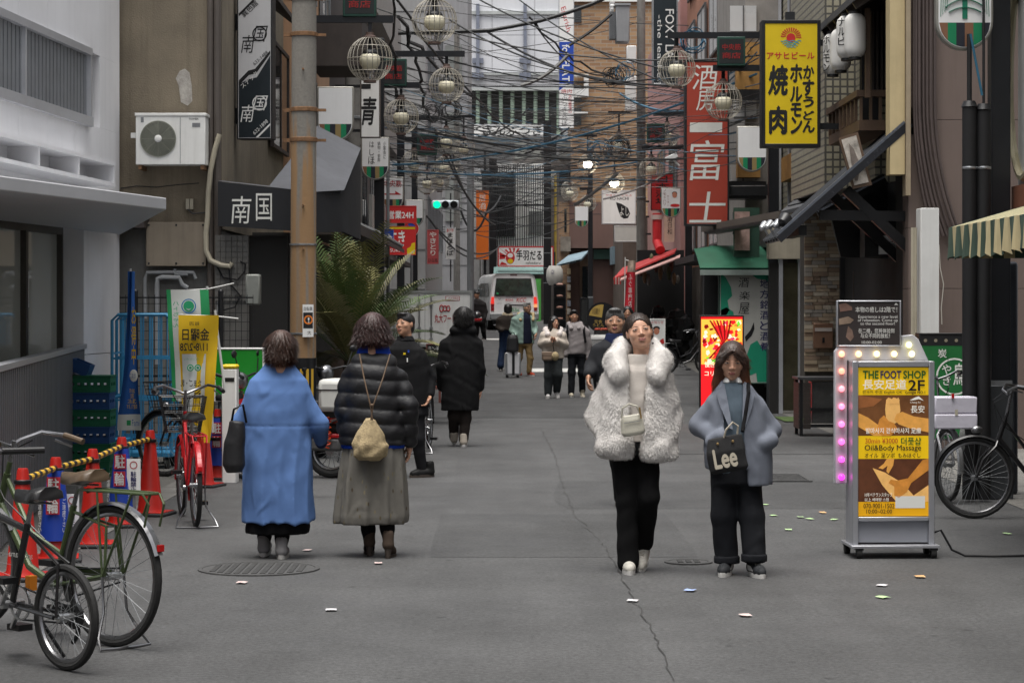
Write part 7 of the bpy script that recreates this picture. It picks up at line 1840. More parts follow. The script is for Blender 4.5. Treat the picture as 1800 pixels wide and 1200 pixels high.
# ================================================================== box truck
TW = mat('truck_white',(0.75,0.75,0.73),.4,var=.05,streak=.22)
tk = thing('box_truck','white refrigerated box truck with red lettering parked on the left','truck',(PX(757,48),48,zg(48)),rad(2)); k = 48/F
X_ = lambda p: (p-757)*k
zt_,zb_ = PZ(512,48)-zg(48),PZ(607,48)-zg(48)
MB().box(X_(692),X_(829),0,2.6,zb_,zt_).build('cargo_box',TW,tk,bevel=.015)
b = MB(); b.box(X_(691),X_(830.5),-.02,.06,zt_-.035,zt_+.02).box(X_(691),X_(830.5),-.02,.05,zb_-.03,zb_+.03).box(X_(826),X_(830.5),-.021,.05,zb_+.031,zt_-.036).box(X_(691),X_(694),-.021,.05,zb_+.031,zt_-.036); b.build('corner_trim',mat('truck_trim',(0.4,0.41,0.4),.35,metal=.6,var=.1),tk)
b = MB()
for px in (737,758): b.cyl((X_(px),-.035,zb_+.05),(X_(px),-.035,zt_-.06),.016,n=8)
for px in (737,758):
 for z in (zb_+.12,zb_+.35,zt_-.3): b.box(X_(px-3),X_(px+3),-.05,-.001,z,z+.04)
b.build('lock_bar',STEEL,tk); MB().box(X_(747)-.004,X_(747)+.004,-.004,-.001,zb_+.05,zt_-.05).build('door_seam',GREYM,tk)
glyphs('丸大フード',(X_(764),zt_-.66,X_(800),zt_-.48),-.006,RT,tk,bold=.03);
b = MB()
for i in range(3): b.tube([(X_(776+i*6)+.035*math.cos(a),-.006,zt_-.36+.07*math.sin(a)*(1 if i<1 else .8)) for a in [2*math.pi*j/16 for j in range(17)]],.012,4)
b.build('looped_emblem',RT,tk)
MB().add([(X_(783),-.004,zt_-.2),(X_(808),-.004,zt_-.2),(X_(808),-.004,zt_-.1),(X_(783),-.004,zt_-.1)],[(0,1,2,3)]).build('badge_plate',RT,tk); MB().add([(X_(784),-.006,zt_-.19),(X_(807),-.006,zt_-.19),(X_(807),-.006,zt_-.11),(X_(784),-.006,zt_-.11)],[(0,1,2,3)]).build('badge_plate',SIGNW,tk); glyphs('ささき物流',(X_(788),zt_-.18,X_(806),zt_-.12),-.008,RT,tk)
MB().box(X_(802),X_(818),-.03,-.001,zt_-.42,zt_-.38).build('door_handle',STEEL,tk)
MB().box(X_(697),X_(825),.15,4.2,zb_-.2,zb_-.001).build('chassis',BLACK,tk); MB().box(X_(700),X_(822),2.7,4.2,zb_-.1,zt_-.15).build('cab',TW,tk,bevel=.06)
for x in (X_(706),X_(816)):
 for y in (.7,3.4): MB().cyl((x-.09,y,.3),(x+.09,y,.3),.3,n=20).build('wheel',RUBBER,tk)
# ================================================================== small street furniture
def aboard(px,py0,py1,w,Y,label,fmat,face,rz=0):
 s = Sign('a_board',label,'signboard',(px-w/2,py0,px+w/2,py1),Y,fmat,face,.03,2,rz)
 MB().beam((-s.w/2+.03,.02,s.h/2-.1),(-s.w/2+.03,.3,-s.root.location.z+zg(Y)),.03,.03).beam((s.w/2-.03,.02,s.h/2-.1),(s.w/2-.03,.3,-s.root.location.z+zg(Y)),.03,.03).box(-s.w/2,-s.w/2+.04,-.012,.012,-s.root.location.z+zg(Y),-s.h/2-.001).box(s.w/2-.04,s.w/2,-.012,.012,-s.root.location.z+zg(Y),-s.h/2-.001).build('legs_frame',fmat,s.root)
 return s
CHB = mat('chalkboard',(0.02,0.022,0.022),.8,var=.3)
s = aboard(762,604,684,26,40,'chalkboard on a red brown stand behind the waiter',mat('red_brown_wood',(0.16,0.045,0.035),.6,var=.2),CHB)
s.text('ランチ',753,609,772,618,CHALK); s.text('50',752,668,772,680,mat('chalk_pink',(0.6,0.2,0.15),.8,var=0))
s = aboard(1156,560,640,27,50,'white stand notice with a drawn face beside the distant bicycle',SIGNW,SIGNW)
s.ell(1154,582,5,6,SKP,.003); s.ell(1154,577,6,4,INK,.0025); s.ell(1156,597,8,8,SIGNW,.0035); s.poly([(1157,600),(1166,594),(1168,603),(1160,606)],RED,.004); s.text('お知らせ',1145,564,1166,569,RED)
s = aboard(1027,523,572,15,64,'narrow black chalkboard leaning by the brown wall',BLACK,CHB,rad(10))
t = thing('round_menu_board','round black menu board with a yellow wedge full of small writing','signboard',W(1058,558,56))
k = 56/F; MB().cyl((0,0,0),(0,.05,0),27*k,n=32).build('disc',BLACK,t)
MB().add([(0,-.003,0)]+[(23*k*math.cos(a),-.003,23*k*math.sin(a)) for a in [rad(82+88*i/10) for i in range(11)]],[tuple(range(12))]).build('yellow_wedge',mat('mustard_print',(0.5,0.34,0.08),.6,var=.1),t,angle=0)
glyphs('お品書き',(-17*k,6*k,-4*k,17*k),-.006,INK,t); glyphs('定食\nうどん',(-16*k,-16*k,4*k,-4*k),-.006,mat('mustard_print',()),t); MB().cyl((0,.03,-1.6),(0,.03,0),.03,n=8).build('post',BLACK,t)
t = thing('round_lantern_sign','big grey white barrel lantern sign hanging beside the dark iron pole','lantern',W(975,484,82)); k = 82/F
MB().lathe([(.2,-17*k),(14*k,-10*k),(15*k,0),(14*k,10*k),(.2,17*k),(0,17*k)],20).build('shade',mat('dull_paper',(0.42,0.41,0.38),.7,var=.1,streak=.2),t); glyphs('大阪',(-7*k,2*k,-1*k,10*k),-15*k-.01,NAVY,t,vertical=True); b = MB(); b.cyl((0,0,17*k),(0,0,17*k+.5),.03,n=6); b.build('hanger',DARKM,t)
t = thing('advertising_flag','red vertical banner flag with white writing beside the red awning','flag',W(1108,545,55))
cloth(t,[(478,1102,1117),(510,1100,1116),(548,1097,1115)],55,mat('flag_red',(0.5,0.015,0.03),.8,var=.08),'flag_sheet',amp=.04); cloth(t,[(458,1104,1118),(478,1102,1117)],55,mat('flag_photo',(0.45,0.35,0.28),.8,var=.5,scale=8),'photo_band',amp=.04)
ftx(t,'ふぐ専門店',55,(1104,482,1111,540),FWm,.06,vertical=True); MB().tube([W(1098,456,55.05)-t.location,W(1116,462,55.05)-t.location],.012,6).tube([W(1099,452,55.05)-t.location,W(1097,600,55.05)-t.location],.014,6).build('flag_pole',PL,t)
t = thing('shelf_rack','black narrow display rack beside the barrel lantern sign','rack',(PX(984,80),80,zg(80)))
MB().box(-.22,-.19,0,.3,0,1.55).box(.19,.22,0,.3,0,1.55).box(-.22,.22,.28,.3,0,1.55).build('rack_frame',BLACK,t)
for i in range(4): MB().box(-.185,.185,0,.275,.25+.4*i,.28+.4*i).build('shelf',BLACK,t); MB().ball((0,.1,.33+.4*i),(.13,.08,.05),8).build('display_dish',mat('dish_red',(0.35,0.2,0.16),.5,var=.5,scale=20),t)
t = thing('display_table','small table with white papers and fruit boxes behind the suited man','table',(PX(1052,52),52.5,zg(52)))
MB().box(-.3,.3,-.2,.2,.74,.78).build('table_top',SIGNW,t)
for sx in (-1,1):
 for sy in (-1,1): MB().box(sx*.27-.015,sx*.27+.015,sy*.17-.015,sy*.17+.015,0,.739).build('leg',DARKM,t)
t = thing('paper_stack','loose stack of white papers lying on the small table','papers',(PX(1050,52),52.4,zg(52)+.781)); MB().box(-.22,.2,-.14,.12,0,.05).build('sheets',SIGNW,t); MB().box(-.1,.22,-.1,.14,.051,.1,Matrix.Rotation(.2,4,'Z')).build('sheets',SIGNW,t)
t = thing('fruit_box','dark box with red and green goods behind the papers','box',(PX(1058,52.8),52.8,zg(52)+.78)); MB().box(-.18,.18,-.1,.1,0,.2).build('box_body',BLACK,t)
b = MB(); [b.ball((random.uniform(-.15,.15),random.uniform(-.08,.08),.22),.035,7) for _ in range(14)]; tag(b.build('fruit',mat('fruit_red',(0.35,0.06,0.03),.4,var=.5,scale=12),t),kind='stuff')
# slatted utility cover by the stone pier
uc = thing('slatted_unit_cover','low black slatted cover with plastic sheeting in front of the stone pier','unit cover',(PX(1442,29.6),29.6,0)); k = 29.6/F
xa,xb = -36*k,38*k; h = PZ(667,29.6)
b = MB()
for x in (xa,xb-.04):
 for y in (0,.5): b.box(x,x+.04,y,y+.04,0,h-.001)
b.box(xa+.041,xb-.041,0,.03,h*.45,h*.45+.04).box(xa+.041,xb-.041,0,.03,.12,.16); b.build('frame',BLACK,uc)
MB().box(xa-.03,xb+.03,-.03,.57,h,h+.03).build('top',mat('dark_top',(0.05,0.05,0.052),.5,var=.2),uc)
for i in range(9): MB().box(xa-.016,xa-.001,0,.54,.1+i*(h-.14)/9,.1+i*(h-.14)/9+.065,).build('slat',DWOOD,uc)
for i in range(9): MB().box(xa+.042,xa+.14,-.016,-.002,.1+i*(h-.14)/9,.1+i*(h-.14)/9+.065).build('slat',DWOOD,uc)
MB().box(xa+.16,xb-.045,.02,.4,.17,h-.03).build('plastic_sheet',mat('grey_film',(0.06,0.06,0.058),.25,var=.4,bump=1,bscale=6),uc)
# ================================================================== palm
pm = thing('palm','feathery palm with drooping olive fronds in a tub behind the rusty pole','palm',(PX(618,33),33,0))
PG = [mat('palm_green',(0.085,0.135,0.04),.5,var=.35,scale=3),mat('palm_olive',(0.18,0.17,0.06),.55,var=.35,scale=3),mat('palm_pale',(0.28,0.27,0.16),.55,var=.3,scale=3)]
MB().lathe([(.0,0),(.26,0),(.32,.5),(.29,.5),(.0,.45)],20).build('tub',mat('planter',(0.1,0.075,0.06),.8,var=.2),pm)
MB().lathe([(.0,.4),(.14,.4),(.15,.6),(.12,.8),(.09,.9),(0,.92)],14).build('trunk',mat('palm_trunk',(0.1,0.08,0.05),.9,var=.4,scale=12,bump=1,bscale=18),pm)
rr = random.Random(4)
for i in range(46):
 az = 2*math.pi*i/46*2.4 + rr.uniform(-.2,.2); up = rr.uniform(.75,1.45) if i<36 else rr.uniform(.2,.6); Lf = rr.uniform(1.4,2.4)
 p = Vector((0,0,.85)); d = Vector((math.cos(az)*math.cos(up),math.sin(az)*math.cos(up),math.sin(up))); pts = [p.copy()]; n = 22
 for j in range(n):
  p = p + d*(Lf/n); d = (d + Vector((0,0,-.042*(.3+1.4*j/n)))).normalized(); pts.append(p.copy())
 b = MB(); b.tube(pts,[.012*(1-.8*j/n) for j in range(n+1)],4)
 for j in range(3,n+1):
  for h2 in (0,.5):
   if j+h2 > n: continue
   c = pts[j].lerp(pts[min(n,j+1)],h2); tdir = (pts[min(n,j+1)]-pts[j-1]).normalized(); side = tdir.cross(Vector((0,0,1)))
   if side.length < .05: side = Vector((1,0,0))
   side.normalize(); upv = side.cross(tdir)
   u = (j+h2)/n; ll = .42*math.sin(math.pi*min(1,.12+u*.85))**.7*rr.uniform(.85,1.1)
   for s in (-1,1):
    dd = (side*s*.8 + tdir*.75 + upv*.35 + Vector((0,0,-.12))).normalized()
    wv = tdir.cross(dd).cross(dd).normalized()*.013
    m_ = c+dd*ll*.55+Vector((0,0,-.01)); e = c+dd*ll+Vector((0,0,-.07*ll/.3))
    b.add([c-wv*.6,c+wv*.6,m_+wv,m_-wv,e],[(0,1,2,3),(3,2,4)])
 b.build('frond',PG[rr.choice((0,0,1,1,2))],pm)
# ================================================================== people: smooth fields turned into one continuous skin each
class Fld:
 def __init__(s,lo,hi,h):
  s.lo = np.array(lo,float); s.h = h
  n = np.ceil((np.array(hi)-s.lo)/h).astype(int)+1
  s.x = (s.lo[0]+h*np.arange(n[0])).astype(np.float32)[:,None,None]
  s.y = (s.lo[1]+h*np.arange(n[1])).astype(np.float32)[None,:,None]
  s.z = (s.lo[2]+h*np.arange(n[2])).astype(np.float32)[None,None,:]
  s.d = np.full(tuple(n),9.0,np.float32)
 def _u(s,d,k):
  if k <= 0: s.d = np.minimum(s.d,d)
  else:
   t = np.clip(.5+.5*(s.d-d)/k,0,1); s.d = s.d*(1-t)+d*t - k*t*(1-t)
  return s
 def capd(s,a,b,ra,rb):
  a = np.array(a,float); b = np.array(b,float); v = b-a; L2 = float(v@v)+1e-12
  px,py,pz = s.x-a[0],s.y-a[1],s.z-a[2]
  t = np.clip((px*v[0]+py*v[1]+pz*v[2])/L2,0,1)
  return np.sqrt((px-t*v[0])**2+(py-t*v[1])**2+(pz-t*v[2])**2) - (ra+(rb-ra)*t)
 def cap(s,a,b,ra,rb=None,k=.02): return s._u(s.capd(a,b,ra,ra if rb is None else rb),k)
 def chain(s,pts,rs,k=.03):
  for i in range(len(pts)-1): s.cap(pts[i],pts[i+1],rs[i],rs[i+1],k)
  return s
 def elld(s,c,r):
  px,py,pz = (s.x-c[0])/r[0],(s.y-c[1])/r[1],(s.z-c[2])/r[2]
  k0 = np.sqrt(px*px+py*py+pz*pz); k1 = np.sqrt((px/r[0])**2+(py/r[1])**2+(pz/r[2])**2)+1e-9
  return k0*(k0-1)/k1
 def ell(s,c,r,k=.02): return s._u(s.elld(c,r),k)
 def sub(s,d,k=.01):
  t = np.clip(.5-.5*(s.d+d)/k,0,1); s.d = s.d*(1-t)-d*t + k*t*(1-t); return s
 def loftd(s,rows,p=2.3,pleat=None):
  """rows (z, cx, cy, rx, ry) ordered by z"""
  R_ = np.array(sorted(rows),float); z = s.z.ravel()
  g = [np.interp(z,R_[:,0],R_[:,i])[None,None,:].astype(np.float32) for i in range(1,5)]
  X,Yy = s.x-g[0],s.y-g[1]; rx,ry = g[2],g[3]
  if pleat is not None:
   f = pleat(np.arctan2(Yy/ry,X/rx),s.z); rx,ry = rx*f,ry*f
  k = (np.abs(X/rx)**p+np.abs(Yy/ry)**p)**(1/p)
  d = (k-1)*np.minimum(rx,ry)
  return np.maximum(d,np.maximum(R_[0,0]-s.z,s.z-R_[-1,0]))
 def loft(s,rows,k=.02,p=2.3,pleat=None): return s._u(s.loftd(rows,p,pleat),k)
 def folds(s,amp,freq=14.,seed=0,zs=1.0):
  r = np.random.default_rng(seed)
  n = 0
  for i in range(6):
   v = r.normal(size=3); v[2] *= zs; v = v/np.linalg.norm(v)*freq*r.uniform(.5,1.5)
   w = r.normal(size=3)*freq*.35
   q = np.sin(s.x*v[0]+s.y*v[1]+s.z*v[2]+r.uniform(0,6)+1.5*np.sin(s.x*w[0]+s.y*w[1]+s.z*w[2]))
  n = n + (q if i % 2 else 1.6*np.abs(q)**.7-.9)
  s.d = s.d + (amp/2.2*n).astype(np.float32)
  return s
 def mesh(s):
  d = s.d; ins = d < 0
  n = d.shape; c = tuple(q-1 for q in n)
  cor = [(i,j,k) for i in (0,1) for j in (0,1) for k in (0,1)]
  sl = lambda o: tuple(slice(o[a],o[a]+c[a]) for a in range(3))
  cnt = sum(ins[sl(o)].astype(np.int8) for o in cor)
  act = (cnt > 0) & (cnt < 8)
  idx = np.argwhere(act)
  if len(idx) == 0: return np.zeros((0,3)),[]
  ids = np.full(c,-1,np.int32); ids[act] = np.arange(len(idx))
  acc = np.zeros((len(idx),3)); num = np.zeros(len(idx))
  for a in range(len(cor)):
   for b in range(a+1,len(cor)):
    o1,o2 = np.array(cor[a]),np.array(cor[b])
    if abs(o1-o2).sum() != 1: continue
    d1 = d[tuple((idx+o1).T)]; d2 = d[tuple((idx+o2).T)]
    m = (d1 < 0) != (d2 < 0); t = np.where(m,d1/np.where(m,d1-d2,1),0)
    acc[m] += (o1 + t[:,None]*(o2-o1))[m]; num[m] += 1
  V = s.lo + s.h*(idx + acc/num[:,None])
  Fs = []
  for ax in range(3):
   o = [0,0,0]; o[ax] = 1
   A = d[tuple(slice(0,n[q]-o[q]) for q in range(3))] < 0; B = d[tuple(slice(o[q],n[q]) for q in range(3))] < 0
   e = np.argwhere(A != B); u,w = [(1,2),(2,0),(0,1)][ax]
   e = e[(e[:,u]>0)&(e[:,w]>0)&(e[:,u]<n[u]-1)&(e[:,w]<n[w]-1)]
   if len(e) == 0: continue
   q = []
   for du,dw in ((1,1),(0,1),(0,0),(1,0)):
    f = e.copy(); f[:,u] -= du; f[:,w] -= dw; q.append(ids[tuple(f.T)])
   q = np.stack(q,1); fl = ~A[tuple(e.T)]; q[fl] = q[fl][:,::-1]
   Fs.append(q[(q>=0).all(1)])
  return V,np.concatenate(Fs)
def mesh_np(name,V,Fq,mats,mi=None):
 me = bpy.data.meshes.new(name); V = np.asarray(V,np.float32); Fq = np.asarray(Fq,np.int32)
 me.vertices.add(len(V)); me.vertices.foreach_set('co',V.ravel())
 me.loops.add(Fq.size); me.loops.foreach_set('vertex_index',Fq.ravel())
 me.polygons.add(len(Fq)); me.polygons.foreach_set('loop_start',np.arange(0,Fq.size,4,dtype=np.int32)); me.polygons.foreach_set('loop_total',np.full(len(Fq),4,np.int32))
 for m in mats: me.materials.append(m)
 if mi is not None: me.polygons.foreach_set('material_index',np.asarray(mi,np.int32))
 me.update(calc_edges=True); me.validate(); me.shade_smooth()
 return me
def fobj(name,fld,m,parent,relax=1):
 V,Q = fld.mesh()
 o = bpy.data.objects.new(name,mesh_np(name,V,Q,[m])); COL.objects.link(o); o.parent = parent
 return o
def skinmat(name,c):
 m = mat(name,c,.48,var=.08,scale=18,bump=.05,bscale=200); b = m.node_tree.nodes['Principled BSDF']
 b.inputs['Subsurface Weight'].default_value = .12; b.inputs['Subsurface Radius'].default_value = (.012,.005,.003); return m
SKIN = skinmat('skin_light',(0.56,0.315,0.215)); SKIN2 = skinmat('skin_tan',(0.42,0.225,0.14))
LIP = mat('lip',(0.40,0.14,0.12),.4,var=0); EYED = mat('eye_dark',(0.012,0.009,0.008),.2,var=0); EYEW = mat('eye_white',(0.36,0.31,0.28),.3,var=0)
def hairmat(name,c):
 m = bpy.data.materials.new(name); m.use_nodes = True; nt = m.node_tree; N,L = nt.nodes.new,nt.links.new; b = nt.nodes['Principled BSDF']
 tc = N('ShaderNodeTexCoord'); mp = N('ShaderNodeMapping'); mp.inputs['Scale'].default_value = (160,160,9); L(tc.outputs['Object'],mp.inputs['Vector'])
 n = N('ShaderNodeTexNoise'); n.inputs['Scale'].default_value = 1; n.inputs['Detail'].default_value = 3; L(mp.outputs['Vector'],n.inputs['Vector'])
 mr = N('ShaderNodeMapRange'); mr.inputs['From Min'].default_value = .3; mr.inputs['From Max'].default_value = .7; mr.inputs['To Min'].default_value = .5; mr.inputs['To Max'].default_value = 1.7; L(n.outputs['Fac'],mr.inputs['Value'])
 vm = N('ShaderNodeVectorMath'); vm.operation = 'SCALE'; vm.inputs[0].default_value = c; L(mr.outputs['Result'],vm.inputs['Scale']); L(vm.outputs['Vector'],b.inputs['Base Color'])
 b.inputs['Roughness'].default_value = .38; bp = N('ShaderNodeBump'); bp.inputs['Strength'].default_value = .7; bp.inputs['Distance'].default_value = .004; L(n.outputs['Fac'],bp.inputs['Height']); L(bp.outputs['Normal'],b.inputs['Normal'])
 return m
H_BR = hairmat('hair_auburn',(0.045,0.019,0.011)); H_RD = hairmat('hair_reddish',(0.04,0.016,0.014)); H_BK = hairmat('hair_black',(0.010,0.009,0.009)); H_GY = hairmat('hair_grey',(0.16,0.155,0.15)); H_DG = hairmat('hair_dark_grey',(0.06,0.058,0.056)); H_DB = hairmat('hair_dark_brown',(0.030,0.019,0.014)); H_OM = hairmat('hair_ombre',(0.035,0.017,0.011));
def ombre(m,z0,z1,c):
 nt = m.node_tree; N,L = nt.nodes.new,nt.links.new; b = nt.nodes['Principled BSDF']; tc = N('ShaderNodeTexCoord'); sp = N('ShaderNodeSeparateXYZ'); L(tc.outputs['Object'],sp.inputs[0])
 r = N('ShaderNodeMapRange'); r.inputs['From Min'].default_value = z0; r.inputs['From Max'].default_value = z1; L(sp.outputs['Z'],r.inputs['Value']); x = N('ShaderNodeMixRGB'); L(r.outputs['Result'],x.inputs['Fac']); L(b.inputs['Base Color'].links[0].from_socket,x.inputs['Color1']); x.inputs['Color2'].default_value = (*c,1); L(x.outputs['Color'],b.inputs['Base Color'])
ombre(H_OM,1.36,1.20,(0.12,0.04,0.016))
def head_arrays(c,sc,rot,skin,h=.0055,brow=True,smile=0.0,lipw=1.0):
 f = Fld((-.1,-.125,-.19),(.1,.12,.125),h)
 f.ell((0,.012,.035),(.072,.09,.077),.0); f.ell((0,-.012,-.018),(.067,.073,.088),.02)
 f.ell((0,-.03,-.070),(.049,.046,.04),.025); f.ell((0,-.064,-.096),(.02,.016,.015),.02)
 for s in (-1,1): f.ell((s*.04,-.052,-.02),(.022,.02,.022),.02)
 for s in (-1,1): f.sub(f.elld((s*.031,-.097,.012),(.019,.014,.010)),.012)
 f.cap((0,-.080,.016),(0,-.094,-.021),.006,.0105,.012)
 for s in (-1,1): f.ell((s*.012,-.087,-.026),(.008,.009,.007),.006)
 for s in (-1,1): f.ell((s*.031,-.069,.010),(.0165,.0145,.0115),.006)
 f.ell((0,-.084,-.053),(.021,.0075,.0045),.007); f.ell((0,-.082,-.063),(.017,.009,.0055),.007)
 for s in (-1,1): f.ell((s*.073,.012,-.002),(.009,.018,.03),.006)
 f.cap((0,.018,-.075),(0,.032,-.19),.05,.056,.02)
 V,Q = f.mesh(); mi = [0]*len(Q)
 b = MB()
 for s in (-1,1):
  b.ball((s*.0315,-.0795,.0095),(.0135,.0055,.004),10,mi=4); b.ball((s*.031,-.083,.0098),(.0048,.0035,.0038),8,mi=1)
  b.tube([(s*(.017+.031*i/5),-.0835+.007*(i/5)**2,.0130+.003*math.sin(math.pi*(i/5)**.8)) for i in range(6)],.0011,4,mi=1)
  if brow: b.tube([(s*(.014+.036*i/5),-.0865+.011*(i/5)**2,.0262+.003*math.sin(math.pi*(.2+.6*i/5))) for i in range(6)],[.0015,.0024,.0027,.0024,.0018,.0009],5,mi=2)
 b.tube([(x*lipw,-.0915+.25*x*x*12,-.0545+smile*abs(x)*.5) for x in (-.020,-.012,-.005,0,.005,.012,.020)],[.001,.0032,.0042,.0036,.0042,.0032,.001],6,mi=3)
 b.tube([(x*lipw,-.0905+.25*x*x*12,-.0625+smile*abs(x)*.5) for x in (-.017,-.01,0,.01,.017)],[.001,.004,.0052,.004,.001],6,mi=3)
 b.tube([(x*lipw,-.0925+.25*x*x*12,-.0582+smile*abs(x)*.5) for x in (-.018,-.01,0,.01,.018)],.0010,4,mi=1)
 n0 = len(V)
 # quads only: pad triangles / n-gons
 Qb,mb2 = [],[]
 for fc,m_ in zip(b.f,b.m):
  if len(fc) == 4: Qb.append(fc); mb2.append(m_)
  elif len(fc) > 4:
   for i in range(1,len(fc)-1,2): Qb.append((fc[0],fc[i],fc[i+1],fc[min(i+2,len(fc)-1)] if i+2 < len(fc) else fc[0])); mb2.append(m_)
 Qb = [q for q in Qb if len(set(q)) == 4]; mb2 = mb2[:len(Qb)] if len(mb2) != len(Qb) else mb2
 V = np.concatenate([V,np.array(b.v)]); Q = np.concatenate([Q,np.array(Qb)+n0])
 R3 = np.array(rot.to_3x3())
 V = (V*sc*np.array([1.05,1,.97])) @ R3.T + np.array(c)
 return V,Q,mi + mb2
def headrot(yaw,pitch=0,roll=0): return (Matrix.Rotation(rad(yaw),4,'Z') @ Matrix.Rotation(rad(pitch),4,'X') @ Matrix.Rotation(rad(roll),4,'Y'))
def hair_obj(style,c,sc,rot,m,parent,h=.007,seed=1):
 f = Fld((-.15,-.14,-.36),(.15,.17,.16),h)
 if style == 'bob':
  f.ell((0,.014,.035),(.092,.108,.092),0); f.loft([(-.115,0,.03,.062,.075),(-.07,0,.022,.092,.098),(0,0,.015,.097,.105),(.04,0,.012,.09,.1)],.02,2.2)
  f.sub(np.maximum(f.elld((0,-.11,-.05),(.058,.075,.10)),0*f.z-1),.012)
 elif style == 'flared':
  f.ell((0,.014,.035),(.094,.108,.094),0); f.loft([(-.105,0,.035,.07,.07),(-.075,0.0,.025,.105,.1),(-.02,0,.016,.108,.107),(.03,0,.012,.097,.1)],.02,2.2)
  f.cap((-.09,.03,-.03),(-.125,.03,-.055),.03,.006,.02); f.cap((.09,.03,-.05),(.125,.03,-.085),.03,.006,.02)
  f.sub(f.elld((0,-.11,-.05),(.058,.075,.10)),.012)
 elif style == 'short':
  f.ell((0,.016,.042),(.083,.098,.086),0); f.ell((0,.05,-.03),(.068,.055,.06),.02)
  f.sub(f.elld((0,-.115,-.045),(.078,.088,.105)),.01)
  for s in (-1,1): f.sub(f.elld((s*.085,.0,-.045),(.03,.05,.055)),.008)
  f.ell((0,-.055,.098),(.055,.035,.022),.02)
 elif style == 'cap':
  f.ell((0,.012,.045),(.088,.102,.082),0); f.sub(f.elld((0,-.1,-.06),(.1,.09,.1)),.01)
 elif style == 'tied':
  f.ell((0,.016,.038),(.080,.097,.088),0); f.ell((0,.045,.0),(.089,.062,.088),.02); f.ell((0,.10,.01),(.035,.04,.04),.02)
  f.sub(f.elld((0.0,-.115,-.012),(.071,.082,.103)),.004); f.sub(f.elld((0,-.07,-.08),(.10,.085,.075)),.006)
 elif style in ('long','longpart'):
  f.ell((0,.014,.036),(.086,.102,.09),0); f.loft([(-.33,0,.05,.06,.035),(-.22,0,.04,.088,.065),(-.1,0,.03,.096,.085),(.02,0,.018,.092,.098)],.02,2.2)
  for s in (-1,1): f.cap((s*.074,-.03,.03),(s*.088,-.035,-.12),.026,.024,.02); f.cap((s*.088,-.035,-.12),(s*.105,-.03,-.27),.026,.012,.02)
  f.sub(f.elld((0,-.11,-.03),(.056,.08,.113)),.010); f.sub(f.capd((0,-.11,-.05),(0,-.12,-.4),.075,.10),.015)
  if style == 'long':
   for x in (-.02,.006,.02): f.cap((x*.5,-.078,.09),(x*1.5,-.097,.03),.006,.0025,.004)
 r = np.random.default_rng(seed)
 th = np.arctan2(f.y-.015,f.x)
 f.d = f.d + (.0012*np.sin(th*27+5*np.sin(f.z*21)) + .0010*np.sin(th*53+f.z*17)).astype(np.float32)
 V,Q = f.mesh(); V = (V*sc) @ np.array(rot.to_3x3()).T + np.array(c)
 o = bpy.data.objects.new('hair',mesh_np('hair',V,Q,[m])); COL.objects.link(o); o.parent = parent
 if h < .0065:
  def dr(cc,nr,rg):
   a = cc-np.array(c); back = np.stack([a[:,0]*(2.2 if 'long' not in style else .25),a[:,1]*(2.2 if 'long' not in style else .3)+.03,-.12+0*a[:,0]],1) if style not in ('short','tied') else np.stack([a[:,0]*.2,.06+0*a[:,1],-.025+.2*(a[:,2]-.03)],1) if style == 'tied' else np.stack([a[:,0]*2,a[:,1]-.05,.0*a[:,0]-.05],1)
   if 'long' in style: l = loc(cc); back[:,0] += np.where((l[:,1]<-.05)&(l[:,2]>-.02),np.sign(l[:,0])*.2,0)
   return nr*(.02 if style == 'tied' else .025)*np.linalg.norm(back,axis=1)[:,None] + back + rg.normal(0,.007,a.shape)
  loc = lambda cc: (cc-np.array(c)) @ np.array(rot.to_3x3())
  kf = (lambda cc: (loc(cc)[:,1] > -.03) | (loc(cc)[:,2] > .078)) if style == 'tied' else None
  tufts('hair_strands',V,Q,11000,dr,(.025,.05),(.0006,.0011),m,o,np.array(c),keep=kf)
 return o
def tufts(name,V,Q,n,dirf,L_,w_,m,parent,cen=None,seed=2,jit=.001,keep=None):
 rg = np.random.default_rng(seed)
 if keep is not None: Q = Q[keep(V[Q].mean(1))]
 c = V[Q].mean(1); nr = np.cross(V[Q[:,2]]-V[Q[:,0]],V[Q[:,3]]-V[Q[:,1]]); ar = np.linalg.norm(nr,axis=1)+1e-12; nr = nr/ar[:,None]
 s = rg.choice(len(Q),n,p=ar/ar.sum()); c = c[s]+rg.normal(0,jit,(n,3)); nr = nr[s]
 if cen is not None: nr *= np.sign(((c-cen)*nr).sum(1)+1e-9)[:,None]
 d = dirf(c,nr,rg); d /= np.linalg.norm(d,axis=1)[:,None]+1e-9
 Ln = rg.uniform(*L_,n)[:,None]; sd = np.cross(d,nr); sd /= np.linalg.norm(sd,axis=1)[:,None]+1e-9; w = rg.uniform(*w_,n)[:,None]
 mid = c+d*Ln*.55+nr*.0015; tip = c+d*Ln+np.array([0,0,-1])*Ln*.12
 VV = np.stack([c-sd*w,c+sd*w,mid+sd*w*.8,mid-sd*w*.8,tip,tip+sd*w*.15],1).reshape(-1,3); bi = np.arange(n)[:,None]*6
 t = bpy.data.objects.new(name,mesh_np(name,VV,np.concatenate([bi+np.array([0,1,2,3]),bi+np.array([3,2,5,4])]),[m])); COL.objects.link(t); t.parent = parent; t['kind'] = 'stuff'
